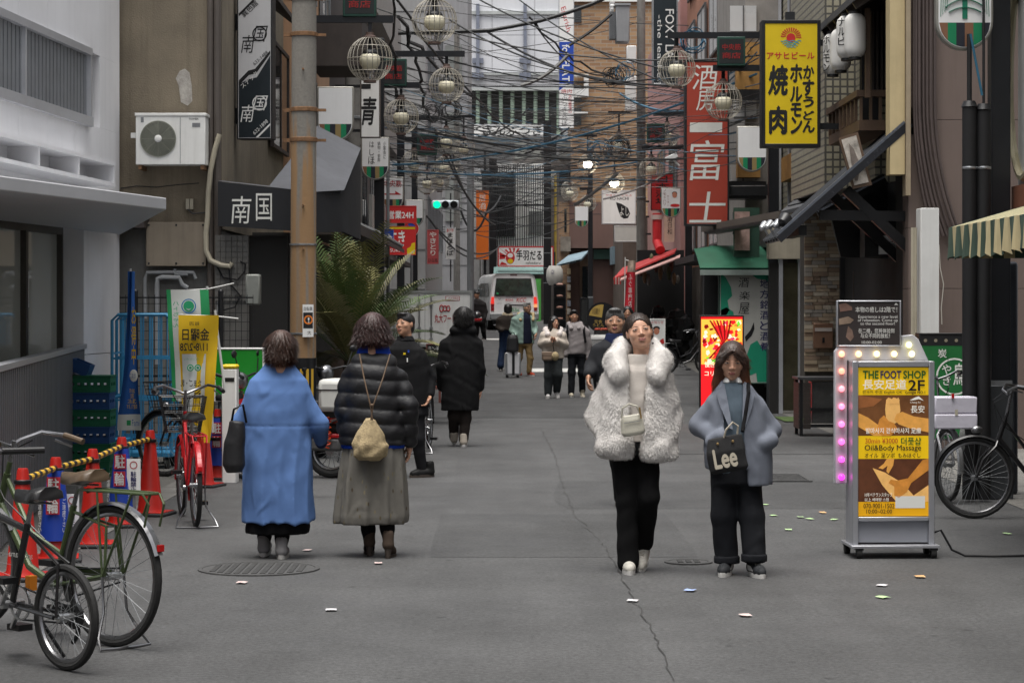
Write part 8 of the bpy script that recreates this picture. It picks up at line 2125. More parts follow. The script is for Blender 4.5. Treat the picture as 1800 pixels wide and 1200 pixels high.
def hand_arrays(wr,d,nrm,sc=1.0,curl=.45,h=.0055,side=1):
 """wr wrist point, d direction of the fingers, nrm palm normal"""
 f = Fld((-.07,-.07,-.205),(.085,.07,.04),h)
 f.cap((0,0,.03),(0,0,-.02),.026,.026,.01)
 f.ell((0,0,-.05),(.04,.016,.048),.015)
 for i,(x,L_,r) in enumerate(((-.03,.062,.0082),(-.0105,.073,.0088),(.0095,.078,.009),(.029,.072,.0088))):
  p = np.array((x,0,-.085)); a = 0
  q0 = np.array((x*.7,0,-.05))
  f.cap(q0,p,r*1.15,r*1.1,.006)
  for j,l in enumerate((.44,.32,.24)):
   a += curl*(.7+.25*j); e = p + L_*l*np.array((.06*np.sign(x)*(1-j*.4),-math.sin(a),-math.cos(a))); f.cap(p,e,r*(1-.1*j),r*(.9-.1*j),.003); p = e
 f.cap((.03,-.004,-.03),(.052,-.018,-.06),.013,.011,.01); f.cap((.052,-.018,-.06),(.056,-.03,-.088),.0105,.0085,.004)
 V,Q = f.mesh()
 V[:,0] *= side
 if side < 0: Q = Q[:,::-1]
 zax = -Vector(d).normalized(); yax = -Vector(nrm); yax = (yax - zax*yax.dot(zax)).normalized(); xax = yax.cross(zax)
 M = np.array(((xax.x,yax.x,zax.x),(xax.y,yax.y,zax.y),(xax.z,yax.z,zax.z)))
 V = (V*sc) @ M.T + np.array(wr)
 return V,Q,[0]*len(Q)
def shoe_obj(ank,yaw,m,sole,parent,L_=.26,pitch=0.0,boot=0.0,heel=0.0,h=.008,accent=None):
 """ank: point on the ground under the ankle (heel side)"""
 f = Fld((-.07,-.22,-.0),(.07,.12,.16+boot),h)
 f.cap((0,.02,.05+heel),(0,-.12,.042),.042,.04,.02); f.cap((0,-.12,.042),(0,-.165,.038),.04,.032,.02); f.cap((0,.03,.06+heel),(0,.02,.13+boot),.042,.044,.02)
 f.sub(f.z-.02+0*f.x+0*f.y,.004)
 k = L_/.27
 R_ = (Matrix.Translation(ank) @ Matrix.Rotation(rad(yaw),4,'Z') @ Matrix.Rotation(rad(pitch),4,'X') @ Matrix.Scale(k,4))
 V,Q = f.mesh()
 o = bpy.data.objects.new('shoe',mesh_np('shoe',V,Q,[m])); COL.objects.link(o); o.parent = parent; o.matrix_local = R_
 b = MB(); n = 20; prof = []
 for i in range(n):
  a = 2*math.pi*i/n; x = .044*math.cos(a)*(1.0 if math.sin(a)<.2 else .95); y = -.065+.138*math.sin(a); prof.append((x,y))
 if heel == 0:
  b.add([(x,y,0) for x,y in prof]+[(x*1.02,y,.03) for x,y in prof],[(i,(i+1)%n,n+(i+1)%n,n+i) for i in range(n)]+[tuple(range(n-1,-1,-1)),tuple(range(n,2*n))])
 else:
  b.add([(x,y*.6-.07,0) for x,y in prof]+[(x,y*.6-.07,.022) for x,y in prof],[(i,(i+1)%n,n+(i+1)%n,n+i) for i in range(n)]+[tuple(range(n-1,-1,-1)),tuple(range(n,2*n))]); b.cyl((0,.04,0),(0,.03,heel+.03),.02,.03,n=12)
 so = b.build('sole',sole,o)
 if accent is not None:
  ab = MB()
  for s in (-1,1): ab.add([(s*.043,-.12,.04),(s*.046,.0,.04),(s*.0445,.02,.075),(s*.042,-.06,.07)],[(0,1,2,3)])
  ab.tube([(-.02,-.09,.083),(.02,-.075,.088)],.004,4).tube([(.02,-.09,.083),(-.02,-.075,.088)],.004,4).tube([(-.022,-.065,.092),(.022,-.05,.1)],.004,4)
  ab.build('trim',accent,o)
 return o
class Person:
 def __init__(s,label,cx,Y,rz=0,group=None):
  s.cx,s.Y,s.k = cx,Y,Y/F; s.z0 = zg(Y)
  s.root = thing('person',label,'person',(PX(cx,Y),Y,s.z0),0,group)
  s.V,s.Q,s.mi,s.n = [],[],[],0
 def p(s,px,py,dy=0.0): return ((px-s.cx)*s.k,dy,PZ(py,s.Y)-s.z0)
 def add(s,arr):
  V,Q,m_ = arr; s.V.append(V); s.Q.append(np.asarray(Q)+s.n); s.mi += list(m_); s.n += len(V)
 def rows(s,R_):
  """rows of (py, centre px, half width px, depth radius m, depth offset)"""
  return [(PZ(r[0],s.Y)-s.z0,(r[1]-s.cx)*s.k,r[4] if len(r)>4 else 0.0,r[2]*s.k,r[3]) for r in R_]
 def bounds(s,pts,m):
  a = np.array([q[:3] for q in pts]); return a.min(0)-m,a.max(0)+m
 def body(s,torso,arms,legs,neck,h=.018,ra=.03,rl=.045,skin=None,hairm=None):
  pts = [p for a in arms+legs for p in a]+[neck]
  R_ = s.rows(torso); pts += [(r[1]-r[3],r[2]-r[4],r[0]) for r in R_]+[(r[1]+r[3],r[2]+r[4],r[0]) for r in R_]
  lo,hi = s.bounds(pts,.1); f = Fld(lo,hi,h)
  f.loft([(r[0],r[1],r[2],r[3]*.78,r[4]*.78) for r in R_],0)
  for a in arms: f.chain(a,[ra*1.15,ra,ra*.85,ra*.8][:len(a)],.02)
  for l in legs: f.chain(l,[rl*1.25,rl,rl*.75,rl*.7][:len(l)],.02)
  f.cap((neck[0],neck[1]+.01,neck[2]-.12),neck,.05,.045,.03)
  V,Q = f.mesh(); s.add((V,Q,[0]*len(Q)))
 def head(s,px,py,sc,yaw,pitch=0,roll=0,skin=None,hair='short',hm=None,dy=0.0,h=.0055,hh=.007,**kw):
  c = s.p(px,py,dy); r = headrot(yaw,pitch,roll); s.hm = hm; s.skin = skin or SKIN
  s.add(head_arrays(c,sc,r,s.skin,h,**kw)); s.hc,s.hr,s.hs = c,r,sc
  return hair_obj(hair,c,sc,r,hm,s.root,hh)
 def hand(s,px,py,dy,d,nrm,sc=1.0,curl=.45,side=1,h=.0055): s.add(hand_arrays(s.p(px,py,dy),d,nrm,sc,curl,h,side))
 def finish(s,skin=None):
  V = np.concatenate(s.V); Q = np.concatenate(s.Q)
  o = bpy.data.objects.new('body',mesh_np('body',V,Q,[s.skin,EYED,s.hm,LIP,EYEW],s.mi)); COL.objects.link(o); o.parent = s.root
  return o
 def garment(s,name,m,rows=None,arms=(),ra=(.065,.06,.05),k=.04,h=.012,amp=.006,freq=16,seed=0,p=2.4,pleat=None,post=None,zs=1.0,extra=()):
  pts = [q for a in arms for q in a]; R_ = s.rows(rows) if rows else []
  pts += [(r[1]-r[3],r[2]-r[4],r[0]) for r in R_]+[(r[1]+r[3],r[2]+r[4],r[0]) for r in R_]
  for e in extra: pts += [e[0],e[1]]
  lo,hi = s.bounds(pts,max(ra)+.04); f = Fld(lo,hi,h)
  if R_: f.loft(R_,0,p,pleat)
  for a in arms:
   rr = list(ra)+[ra[-1]]*5; f.chain(a,rr[:len(a)],k)
  for e in extra: f.cap(e[0],e[1],e[2],e[3],e[4] if len(e)>4 else .03)
  if amp: f.folds(amp,freq,seed,zs)
  if post: post(f)
  return fobj(name,f,m,s.root)
def CL_(n,c,r=.85,fold=.8,**k):
 new = n not in _mats
 m = mat(n,c,r,**{**dict(var=.10,scale=9,bump=.12,bscale=420,spec=.15),**k})
 if new:      # soft creases in the cloth
  nt = m.node_tree; N,L = nt.nodes.new,nt.links.new; b = nt.nodes['Principled BSDF']; tc = N('ShaderNodeTexCoord'); mp = N('ShaderNodeMapping'); mp.inputs['Scale'].default_value = (1.3,1.3,.75); mp.inputs['Rotation'].default_value = (.2,.35,0)
  L(tc.outputs['Object'],mp.inputs['Vector']); no = N('ShaderNodeTexNoise'); no.noise_type = 'RIDGED_MULTIFRACTAL'; no.inputs['Scale'].default_value = 6; no.inputs['Detail'].default_value = 2.5; no.inputs['Distortion'].default_value = .8; L(mp.outputs['Vector'],no.inputs['Vector'])
  bp = N('ShaderNodeBump'); bp.inputs['Strength'].default_value = fold; bp.inputs['Distance'].default_value = .022; L(no.outputs['Fac'],bp.inputs['Height'])
  old = b.inputs['Normal'].links[0].from_node; L(bp.outputs['Normal'],old.inputs['Normal'])
 return m
# -------------------------------------------------- woman in the long blue coat (from behind)
P = Person('woman in a long sky blue coat walking away with short auburn bob',490,15.3)
COATB = CL_('blue_wool',(0.10,0.185,0.40),.9,var=.06); DK = CL_('black_cloth',(0.007,0.007,0.008),.9)
torso = [(637,491,24,.07),(646,490,30,.08),(654,490,37,.095),(668,489,51,.12),(690,489,58,.14),(720,489,58,.155),(760,489,57,.165),(800,489,60,.175),(860,490,63,.19),(917,491,66,.20)]
aL = [P.p(450,700,0),P.p(423,742,.03),P.p(442,772,.2)]; aR = [P.p(530,700,0),P.p(561,745,.0),P.p(561,772,.16)]
P.body([(656,489,38,.08),(700,489,55,.1),(860,490,48,.12)],[aL,aR],[[P.p(474,850,0),P.p(466,900,.0),P.p(463,960,.04)],[P.p(506,850,0),P.p(498,900,-.02),P.p(496,962,-.06)]],P.p(494,640,.0),ra=.03)
P.head(494,611,.95,180,4,hair='bob',hm=H_BR,hh=.006)
P.finish()
def seam(f):
 zz = PZ(747,15.3); f.d = f.d + (.009*np.clip((zz+.15-f.z)/.6,0,1)*(1.6*np.abs(np.sin(f.x*30+1.3*np.sin(f.z*4)+f.y*9))**.8-.8)).astype(np.float32); f.d = f.d + (.004*np.exp(-((f.z-zz)/.006)**2)).astype(np.float32)
 f.d = f.d + np.where(f.z<zz,.006*np.sin(f.x*26+1.2*np.sin(f.z*5))*np.clip((zz-f.z)/.4,0,1),0).astype(np.float32)
P.garment('coat',COATB,torso,[aL,aR],(.066,.063,.055),.025,h=.0105,amp=.0045,freq=34,seed=3,post=seam,zs=.4)
P.garment('cuff',CL_('navy_cuff',(0.02,0.035,0.1)),None,[[P.p(561,772,.16),P.p(560,781,.22)]],(.045,.042),h=.009,amp=.0)
P.hand(559,784,.25,(-.1,.5,-.8),(-1,0,0),.95,.5)
P.garment('skirt',DK,[(900,489,50,.15),(925,487,56,.165),(936,486,55,.16)],h=.012,amp=.006,pleat=lambda t,z: 1+.03*np.sin(t*13))
P.garment('leggings',DK,None,[[P.p(472,900,.02),P.p(464,940,.03),P.p(463,962,.04)],[P.p(504,900,-.02),P.p(497,940,-.05),P.p(496,964,-.06)]],(.055,.042,.038),h=.012,amp=.002)
SNK = CL_('grey_sneaker',(0.24,0.235,0.24),.7); SOLW = mat('sole_white',(0.55,0.54,0.52),.6,var=.08)
shoe_obj(P.p(463,974,.05)[:2]+(.012,),180,SNK,SOLW,P.root,.25,-8,accent=mat('shoe_trim',(0.12,0.12,0.13),.6)); shoe_obj(P.p(497,978,-.06)[:2]+(0,),180,SNK,SOLW,P.root,.25,accent=mat('shoe_trim',()))
t = thing('tote_bag','soft black tote bag hanging at the blue coat woman\'s left side','bag',W(412,830,15.1)); b_ = Fld((-.12,-.1,-.02),(.12,.1,.42),.011)
b_.loft([(0,0,0,.05,.04),(.05,0,0,.075,.06),(.2,0.0,0,.07,.055),(.34,.02,0,.05,.035)],0); b_.folds(.007,30,4); fobj('bag_body',b_,mat('black_nylon',(0.012,0.012,0.014),.5,var=.2,bump=.3,bscale=30),t)
MB().tube([(-.02,0,.33),(0,-.03,.42),(.06,-.03,.45),(.08,0,.33)],.008,6).build('handle',DK,t)
# -------------------------------------------------- woman in black puffer jacket (from behind)
P = Person('woman in a black quilted jacket and grey patterned skirt walking away',656,15.4)
PUF = mat('black_nylon_quilt',(0.008,0.008,0.010),.5,var=.15,scale=14,bump=.25,bscale=45)
torso = [(618,657,26,.08),(628,657,36,.105),(642,656,44,.13),(665,656,48,.15),(720,656,52,.165),(760,656,59,.175),(779,656,57,.17)]
aL = [P.p(614,668,0),P.p(605,715,-.03),P.p(607,768,.06)]; aR = [P.p(701,668,0),P.p(719,715,-.04),P.p(721,774,.02)]
P.body([(630,657,32,.09),(700,656,45,.12),(860,653,40,.11)],[aL,aR],[[P.p(640,850,0),P.p(645,905,.0),P.p(649,960,.03)],[P.p(672,850,0),P.p(680,905,-.05),P.p(684,950,-.12)]],P.p(656,615,0))
P.head(655,581,.97,180,4,hair='flared',hm=H_RD,hh=.006)
P.hand(720,782,.03,(-.12,.15,-.95),(-1,-.2,0),.95,.55,side=-1)
P.finish()
def quilt(f):
 zz = f.z; f.d = f.d - (.015*np.abs(np.sin((zz-.02+.01*np.sin(f.x*9))*math.pi/.098))**.6 - .008).astype(np.float32)
P.garment('jacket',PUF,torso,[aL,aR],(.066,.06,.048),.03,h=.0105,amp=.004,freq=62,seed=5,post=quilt)
P.garment('knit_collar',CL_('cobalt_knit',(0.012,0.045,0.33),.95),[(606,657,26,.075),(616,657,29,.085),(628,657,33,.095)],h=.009,amp=.003,freq=40)
P.garment('knit_hem',mat('cobalt_knit',()),[(774,656,56,.165),(787,656,56,.163)],h=.012,amp=.002)
SKT = CL_('grey_print_skirt',(0.14,0.133,0.118),.85)
nt = SKT.node_tree; _b = nt.nodes['Principled BSDF']; tc_ = nt.nodes.new('ShaderNodeTexCoord'); vo = nt.nodes.new('ShaderNodeTexVoronoi'); vo.inputs['Scale'].default_value = 26; vo.inputs['Randomness'].default_value = 1
mp_ = nt.nodes.new('ShaderNodeMapping'); mp_.inputs['Rotation'].default_value = (.3,.5,.2); mp_.inputs['Scale'].default_value = (1,1,.45); nt.links.new(tc_.outputs['Object'],mp_.inputs['Vector']); nt.links.new(mp_.outputs['Vector'],vo.inputs['Vector'])
mr_ = nt.nodes.new('ShaderNodeMapRange'); mr_.inputs['From Min'].default_value = .10; mr_.inputs['From Max'].default_value = .22; mr_.inputs['To Min'].default_value = 1; mr_.inputs['To Max'].default_value = 0; nt.links.new(vo.outputs['Distance'],mr_.inputs['Value'])
mx_ = nt.nodes.new('ShaderNodeMixRGB'); nt.links.new(mr_.outputs['Result'],mx_.inputs['Fac']); nt.links.new(_b.inputs['Base Color'].links[0].from_socket,mx_.inputs['Color1']); cr_ = nt.nodes.new('ShaderNodeMixRGB'); cr_.inputs['Color1'].default_value=(0.06,0.045,0.03,1); cr_.inputs['Color2'].default_value=(0.22,0.19,0.12,1)
sp_ = nt.nodes.new('ShaderNodeSeparateXYZ'); nt.links.new(vo.outputs['Color'],sp_.inputs[0]); nt.links.new(sp_.outputs['X'],cr_.inputs['Fac']); nt.links.new(cr_.outputs['Color'],mx_.inputs['Color2']); nt.links.new(mx_.outputs['Color'],_b.inputs['Base Color'])
P.garment('skirt',SKT,[(782,656,52,.155),(810,656,56,.17),(860,654,60,.2),(905,652,64,.22),(918,651,63,.215)],h=.0105,amp=.005,freq=30,seed=2,zs=.12,pleat=lambda t,z: 1+(.055*np.clip((.95-z)/.45,0.15,1))*np.sin(t*11+1.5*np.sin(z*4))+.02*np.sin(t*23+z*6))
P.garment('tights',DK,None,[[P.p(643,890,0),P.p(647,930,.02),P.p(649,962,.03)],[P.p(676,890,-.03),P.p(682,925,-.09),P.p(685,952,-.13)]],(.055,.042,.036),h=.011,amp=.002)
BOOT = CL_('brown_suede',(0.075,0.055,0.042),.85); SOLB = mat('sole_dark',(0.05,0.038,0.03),.6)
shoe_obj(P.p(649,977,.03)[:2]+(0,),185,BOOT,SOLB,P.root,.235,0,.05,.05); shoe_obj(P.p(685,968,-.13)[:2]+(.0,),175,BOOT,SOLB,P.root,.235,0,.05,.05)
t = thing('drawstring_bag','fuzzy beige drawstring bag hung on cords down the puffer jacket\'s back','bag',W(650,808,15.18)); f = Fld((-.17,-.14,-.03),(.17,.14,.34),.009); k = 15.18/F
f.loft([(0,.0,0,.07,.06),(.025,0,0,.105,.085),(.10,0,0,.118,.09),(.18,0,0,.085,.065),(.245,.005,0,.045,.04),(.275,.005,0,.032,.03)],0,2.2,lambda t_,z: 1+.05*np.sin(t_*9+z*14))
f.folds(.010,48,7); fobj('bag_body',f,mat('beige_fleece',(0.34,0.265,0.15),.95,var=.3,scale=30,bump=.6,bscale=120),t)
L0 = t.location
MB().tube([W(632,622,15.23)-L0,W(640,665,15.165)-L0,W(651,712,15.12)-L0,W(655,738,15.13)-L0],.005,6).tube([W(686,622,15.23)-L0,W(672,668,15.165)-L0,W(656,712,15.12)-L0,W(652,738,15.13)-L0],.005,6).ball(W(653.5,712,15.115)-L0,.012,8).build('cord',mat('brown_cord',(0.14,0.09,0.055),.6),t)
# -------------------------------------------------- waiter
P = Person('young waiter in a black shirt striding left and glancing over his shoulder',718,22.5)
BSH = CL_('black_shirt',(0.010,0.010,0.011),.75)
torso = [(594,712,12,.065),(602,712,21,.085),(614,714,32,.11),(640,718,34,.12),(680,722,33,.115),(706,723,33,.12),(716,723,32,.12)]
aR = [P.p(740,626,0),P.p(757,664,.06),P.p(757,692,-.02)]; aL = [P.p(690,624,0),P.p(678,665,.0),P.p(690,700,-.1)]
lR = [P.p(732,712,0),P.p(734,770,-.03),P.p(742,826,.02)]; lL = [P.p(712,712,0),P.p(706,765,-.05),P.p(690,818,.1)]
P.body([(604,713,22,.08),(680,722,26,.09),(716,722,26,.09)],[aL,aR],[lL,lR],P.p(714,596,0))
P.head(712,571,1.0,-38,-8,-6,hair='short',hm=H_BK,skin=SKIN2,h=.006)
P.hand(756,694,-.03,(-.35,-.3,-.7),(-.6,-.5,0),1.0,.4,side=1)
P.finish()
P.garment('shirt',BSH,torso,[aL,aR],(.058,.053,.043),.025,h=.012,amp=.005,freq=46,seed=8)
P.garment('collar',BSH,[(590,712,13,.07),(599,713,17,.085)],h=.01,amp=.0,post=lambda f: f.sub(f.elld(P.p(708,590,-.09),(.03,.05,.04)),.008))
P.garment('trousers',CL_('black_trousers',(0.014,0.014,0.016),.85),[(700,723,31,.11),(730,722,31,.12)],[lL,lR],(.085,.068,.052),h=.013,amp=.005,freq=40,seed=9)
MB().box(-.012,.012,-.005,.005,-.01,.01).build('badge',YELLOW,P.root).location = P.p(712,621,-.125); MB().box(-.008,.008,-.005,.005,-.012,.012).build('badge',BLUE,P.root).location = P.p(719,617,-.122); MB().box(-.006,.006,-.004,.004,-.02,.02).build('pen',SIGNW,P.root).location = P.p(717,632,-.125)
BKS = CL_('black_shoe',(0.013,0.013,0.013),.5)
shoe_obj(P.p(752,838,.02)[:2]+(0,),-62,BKS,SOLB,P.root,.27); shoe_obj(P.p(694,828,.12)[:2]+(.02,),-50,BKS,SOLB,P.root,.27,18)
# -------------------------------------------------- man in black hooded coat (from behind)
P = Person('man in a long black hooded coat walking away in the middle of the street',812,27.5)
torso = [(578,814,16,.08),(590,813,26,.12),(602,812,36,.14),(640,811,38,.16),(680,810,34,.17),(721,808,33,.17)]
aL = [P.p(783,606,0),P.p(776,645,-.02),P.p(775,680,.05)]; aR = [P.p(838,606,0),P.p(844,650,-.02),P.p(844,680,.03)]
lL = [P.p(800,700,0),P.p(798,730,-.02),P.p(797,768,.15)]; lR = [P.p(818,700,0),P.p(818,735,-.03),P.p(815,772,-.05)]
P.body([(592,813,22,.09),(700,810,28,.11)],[aL,aR],[lL,lR],P.p(815,578,0))
P.head(815,558,1.08,180,2,hair='bob',hm=H_BK,h=.008,hh=.006); P.hand(844,684,.03,(0,.1,-1),(-1,0,0),1.0,.5,h=.007); P.finish()
CBK = CL_('black_coat',(0.008,0.008,0.0085),.8)
P.garment('coat',CBK,torso,[aL,aR],(.07,.064,.054),.03,h=.013,amp=.0055,freq=36,seed=11,zs=.5,extra=[(P.p(799,581,-.07),P.p(830,581,-.07),.06,.06,.02),(P.p(800,577,-.02),P.p(830,577,-.02),.05,.05,.02)])
P.garment('trousers',CL_('brown_black_trousers',(0.022,0.017,0.015),.85),None,[lL,lR],(.085,.07,.058),h=.013,amp=.004,freq=45)
CRM = CL_('cream_shoe',(0.42,0.37,0.31),.7)
shoe_obj(P.p(798,783,.17)[:2]+(.05,),178,CRM,SOLW,P.root,.28,-32); shoe_obj(P.p(815,783,-.05)[:2]+(0,),182,CRM,SOLW,P.root,.28)
o = MB().beam(P.p(797,592,.16),P.p(826,650,.19),.025,.006).build('bag_strap',DK,P.root)
# -------------------------------------------------- woman in white fur coat
P = Person('smiling woman in a fluffy white fur coat and black trousers walking towards the camera',1118,14.5)
SWT = CL_('cream_knit',(0.52,0.48,0.44),.9,bscale=90)
FUR = mat('white_fur',(0.66,0.635,0.61),.95,var=.08,scale=14); FURT = mat('white_fur_tuft',(0.68,0.655,0.63),.9,var=.15,scale=25,spec=.1)
aL = [P.p(1078,668,.02),P.p(1054,730,.05),P.p(1080,778,-.14)]; aR = [P.p(1163,668,.02),P.p(1177,734,.05),P.p(1157,784,-.14)]
lL = [P.p(1097,790,0),P.p(1101,880,-.06),P.p(1103,985,-.07)]; lR = [P.p(1136,790,0),P.p(1139,872,-.10),P.p(1131,955,.12)]
P.body([(640,1121,26,.08),(700,1119,34,.1),(790,1117,38,.1)],[aL,aR],[lL,lR],P.p(1121,632,.02))
P.head(1124,584,1.0,3,-8,-8,hair='tied',hm=H_DB,h=.0042,hh=.0055,smile=.28,lipw=1.25); P.finish()
P.garment('sweater',SWT,[(622,1121,19,.07),(640,1121,21,.075),(652,1121,34,.095),(700,1119,38,.115),(775,1117,36,.12)],h=.009,amp=.003,freq=45)
TRB = CL_('black_trouser_cloth',(0.006,0.006,0.0065),.9)
P.garment('trousers',TRB,[(770,1117,37,.115),(800,1116,40,.125)],[lL,lR],(.086,.066,.07),.02,h=.011,amp=.0045,freq=38,seed=6)
torso = [(638,1120,38,.11),(655,1120,50,.14),(690,1119,60,.165),(740,1118,70,.19),(780,1120,70,.195),(800,1124,68,.19)]
def furcut(f):
 # open front: wedge from collar to hem, hollow for the body
 rows = P.rows([(625,1121,17,.3,-.22),(660,1120,18,.3,-.22),(700,1118,15,.3,-.22),(740,1117,13,.3,-.22),(770,1118,9,.3,-.22),(815,1118,4,.3,-.22)])
 f.sub(f.loftd(rows,3),.02)
 f.sub(f.loftd(P.rows([(600,1121,20,.08),(650,1121,24,.08),(660,1121,30,.09)]),2.2),.01)
def fur_coat(parent):
 pts = [q for a in (aL,aR) for q in a]
 f = Fld((-.40,-.32,.62),(.38,.30,1.55),.011)
 f.loft(P.rows(torso),0,2.5); f.chain(aL,[.075,.083,.07],.018); f.chain(aR,[.075,.083,.07],.018)
 f.cap(P.p(1058,784,-.11),P.p(1098,780,-.15),.05,.05,.04); f.cap(P.p(1172,790,-.1),P.p(1140,792,-.15),.05,.045,.04)
 furcut(f)
 f.chain([P.p(1096,610,.07),P.p(1082,632,-.02),P.p(1088,655,-.13)],[.056,.075,.058],.008); f.chain([P.p(1146,610,.07),P.p(1160,632,-.02),P.p(1152,658,-.13)],[.056,.077,.058],.008)
 f.chain([P.p(1096,608,.08),P.p(1121,606,.12),P.p(1146,608,.08)],[.055,.06,.055],.03)
 f.folds(.006,40,12)
 o = fobj('fur_coat',f,FUR,parent)
 V,Q = f.mesh(); r = np.random.default_rng(3)
 c = V[Q].mean(1); e1 = V[Q[:,2]]-V[Q[:,0]]; e2 = V[Q[:,3]]-V[Q[:,1]]; nr = np.cross(e1,e2); nr /= np.linalg.norm(nr,axis=1)[:,None]+1e-9
 gx,gy,gz = [np.clip(((V.mean(0)*0+c)[:,i]-f.lo[i])/f.h,0,f.d.shape[i]-1).astype(int) for i in range(3)]
 sel = r.integers(0,len(Q),110000); c = c[sel] + r.normal(0,.004,(len(sel),3)); nr = nr[sel]
 # orient outward
 q = np.clip(((c+nr*.015-f.lo)/f.h).astype(int),0,np.array(f.d.shape)-1); inside = f.d[q[:,0],q[:,1],q[:,2]] < 0; nr[inside] *= -1
 sw = np.stack([np.sin(c[:,2]*31+c[:,0]*19),np.cos(c[:,0]*27+c[:,2]*13),-1.1+0*c[:,0]],1)*np.array([.45,.3,1])
 dr = nr*.32 + sw*.75 + r.normal(0,.2,(len(sel),3)); dr /= np.linalg.norm(dr,axis=1)[:,None]
 Ln = r.uniform(.009,.018,len(sel))[:,None]; sd_ = np.cross(dr,nr); sd_ /= np.linalg.norm(sd_,axis=1)[:,None]+1e-9; w = r.uniform(.0008,.0018,len(sel))[:,None]
 mid = c+dr*Ln*.55+nr*.003; tip = c+dr*Ln+np.array([0,0,-1])*Ln*.25
 VV = np.stack([c-sd_*w,c+sd_*w,mid+sd_*w*.8,mid-sd_*w*.8,tip,tip+sd_*w*.15],1).reshape(-1,3)
 n = len(sel); bi = np.arange(n)[:,None]*6
 QQ = np.concatenate([bi+np.array([0,1,2,3]),bi+np.array([3,2,5,4])])
 t_ = bpy.data.objects.new('fur_pile',mesh_np('fur_pile',VV,QQ,[FURT])); COL.objects.link(t_); t_.parent = o; t_['kind'] = 'stuff'
fur_coat(P.root)
WSH = CL_('white_sneaker',(0.5,0.48,0.43),.6)
shoe_obj(P.p(1103,1003,-.04)[:2]+(0,),2,WSH,SOLW,P.root,.25,accent=mat('lace_cream',(0.45,0.42,0.36),.7)); shoe_obj(P.p(1133,1003,.12)[:2]+(.06,),-12,WSH,SOLW,P.root,.25,24,accent=mat('lace_cream',()))
MB().ball(P.p(1147,603,-.02),.008,8).build('earring',CHROME,P.root)
t = thing('handbag','small cream leather handbag worn across the white fur coat\'s opening','bag',W(1114,765,14.22)); f = Fld((-.1,-.07,-.02),(.1,.07,.17),.007)
f.loft([(0,0,0,.06,.035),(.02,0,0,.075,.042),(.10,0.0,0,.072,.036),(.13,0,0,.055,.026)],0,3); f.folds(.002,40); fobj('bag_body',f,mat('cream_leather',(0.5,0.48,0.40),.4,var=.06,bump=.15,bscale=90),t); t.rotation_euler = (0,rad(-9),0)
b = MB(); b.tube([(-.06,-.03,.12),(-.045,-.04,.18),(0,-.045,.2),(.045,-.04,.18),(.06,-.03,.12)],.006,6); b.build('handle',mat('cream_leather',()),t); MB().box(-.05,.05,-.047,-.043,.085,.09).build('zip',STEEL,t); MB().box(.055,.066,-.05,-.04,.1,.17).build('clasp',mat('brass',(0.4,0.27,0.12),.35,metal=.8),t)
# -------------------------------------------------- woman in grey jacket
P = Person('woman in an oversized grey blue jacket looking down, hands in pockets',1293,14.35)
JK = CL_('grey_blue_wool',(0.15,0.165,0.20),.9,var=.08); SW2 = CL_('slate_knit',(0.09,0.12,0.15),.9)
aL = [P.p(1256,711,.0),P.p(1230,748,.03),P.p(1260,772,-.12)]; aR = [P.p(1328,713,.0),P.p(1356,756,.03),P.p(1340,778,-.08)]
lL = [P.p(1273,830,0),P.p(1271,905,-.04),P.p(1277,985,-.02)]; lR = [P.p(1313,830,0),P.p(1319,905,-.07),P.p(1322,978,-.12)]
P.body([(676,1288,22,.07),(720,1290,36,.1),(830,1293,38,.1)],[aL,aR],[lL,lR],P.p(1288,665,.01))
P.head(1286,634,1.0,-4,15,2,hair='long',hm=H_OM,h=.0042,hh=.0055,dy=-.03);
P.hand(1262,772,-.12,(.75,.2,-.55),(0,-1,.2),.9,.3); P.hand(1338,778,-.08,(-.75,.2,-.55),(0,-1,.2),.9,.3,side=-1); P.finish()
P.garment('sweater',SW2,[(672,1287,18,.07),(682,1288,28,.09),(720,1289,38,.125),(790,1291,39,.135),(832,1292,40,.13)],h=.0095,amp=.003,freq=45)
P.garment('shirt_collar',SIGNW,[(662,1287,17,.068),(673,1288,21,.085)],h=.008,amp=0,post=lambda f: f.sub(f.elld(P.p(1287,668,-.10),(.028,.06,.05)),.006))
def jkcut(f):
 f.sub(f.loftd(P.rows([(655,1288,17,.3,-.20),(690,1288,19,.3,-.22),(720,1287,17,.3,-.23),(770,1287,17,.3,-.23),(860,1286,24,.3,-.23)]),4),.012)
 f.sub(np.maximum(f.loftd(P.rows([(824,1250,60,.5),(900,1250,60,.5)]),4),-9+0*f.x),.012)
JR = [(668,1289,24,.08),(680,1290,34,.105),(698,1292,43,.13),(740,1294,51,.155),(790,1297,60,.18),(830,1299,58,.185),(850,1300,57,.18)]
P.garment('jacket',JK,JR,[aL,aR],(.062,.064,.05),.022,h=.0105,amp=.006,freq=42,seed=21,post=jkcut,extra=[(P.p(1250,774,-.14),P.p(1262,764,-.17),.05,.05,.02),(P.p(1352,772,-.08),P.p(1338,778,-.12),.05,.05,.02)])
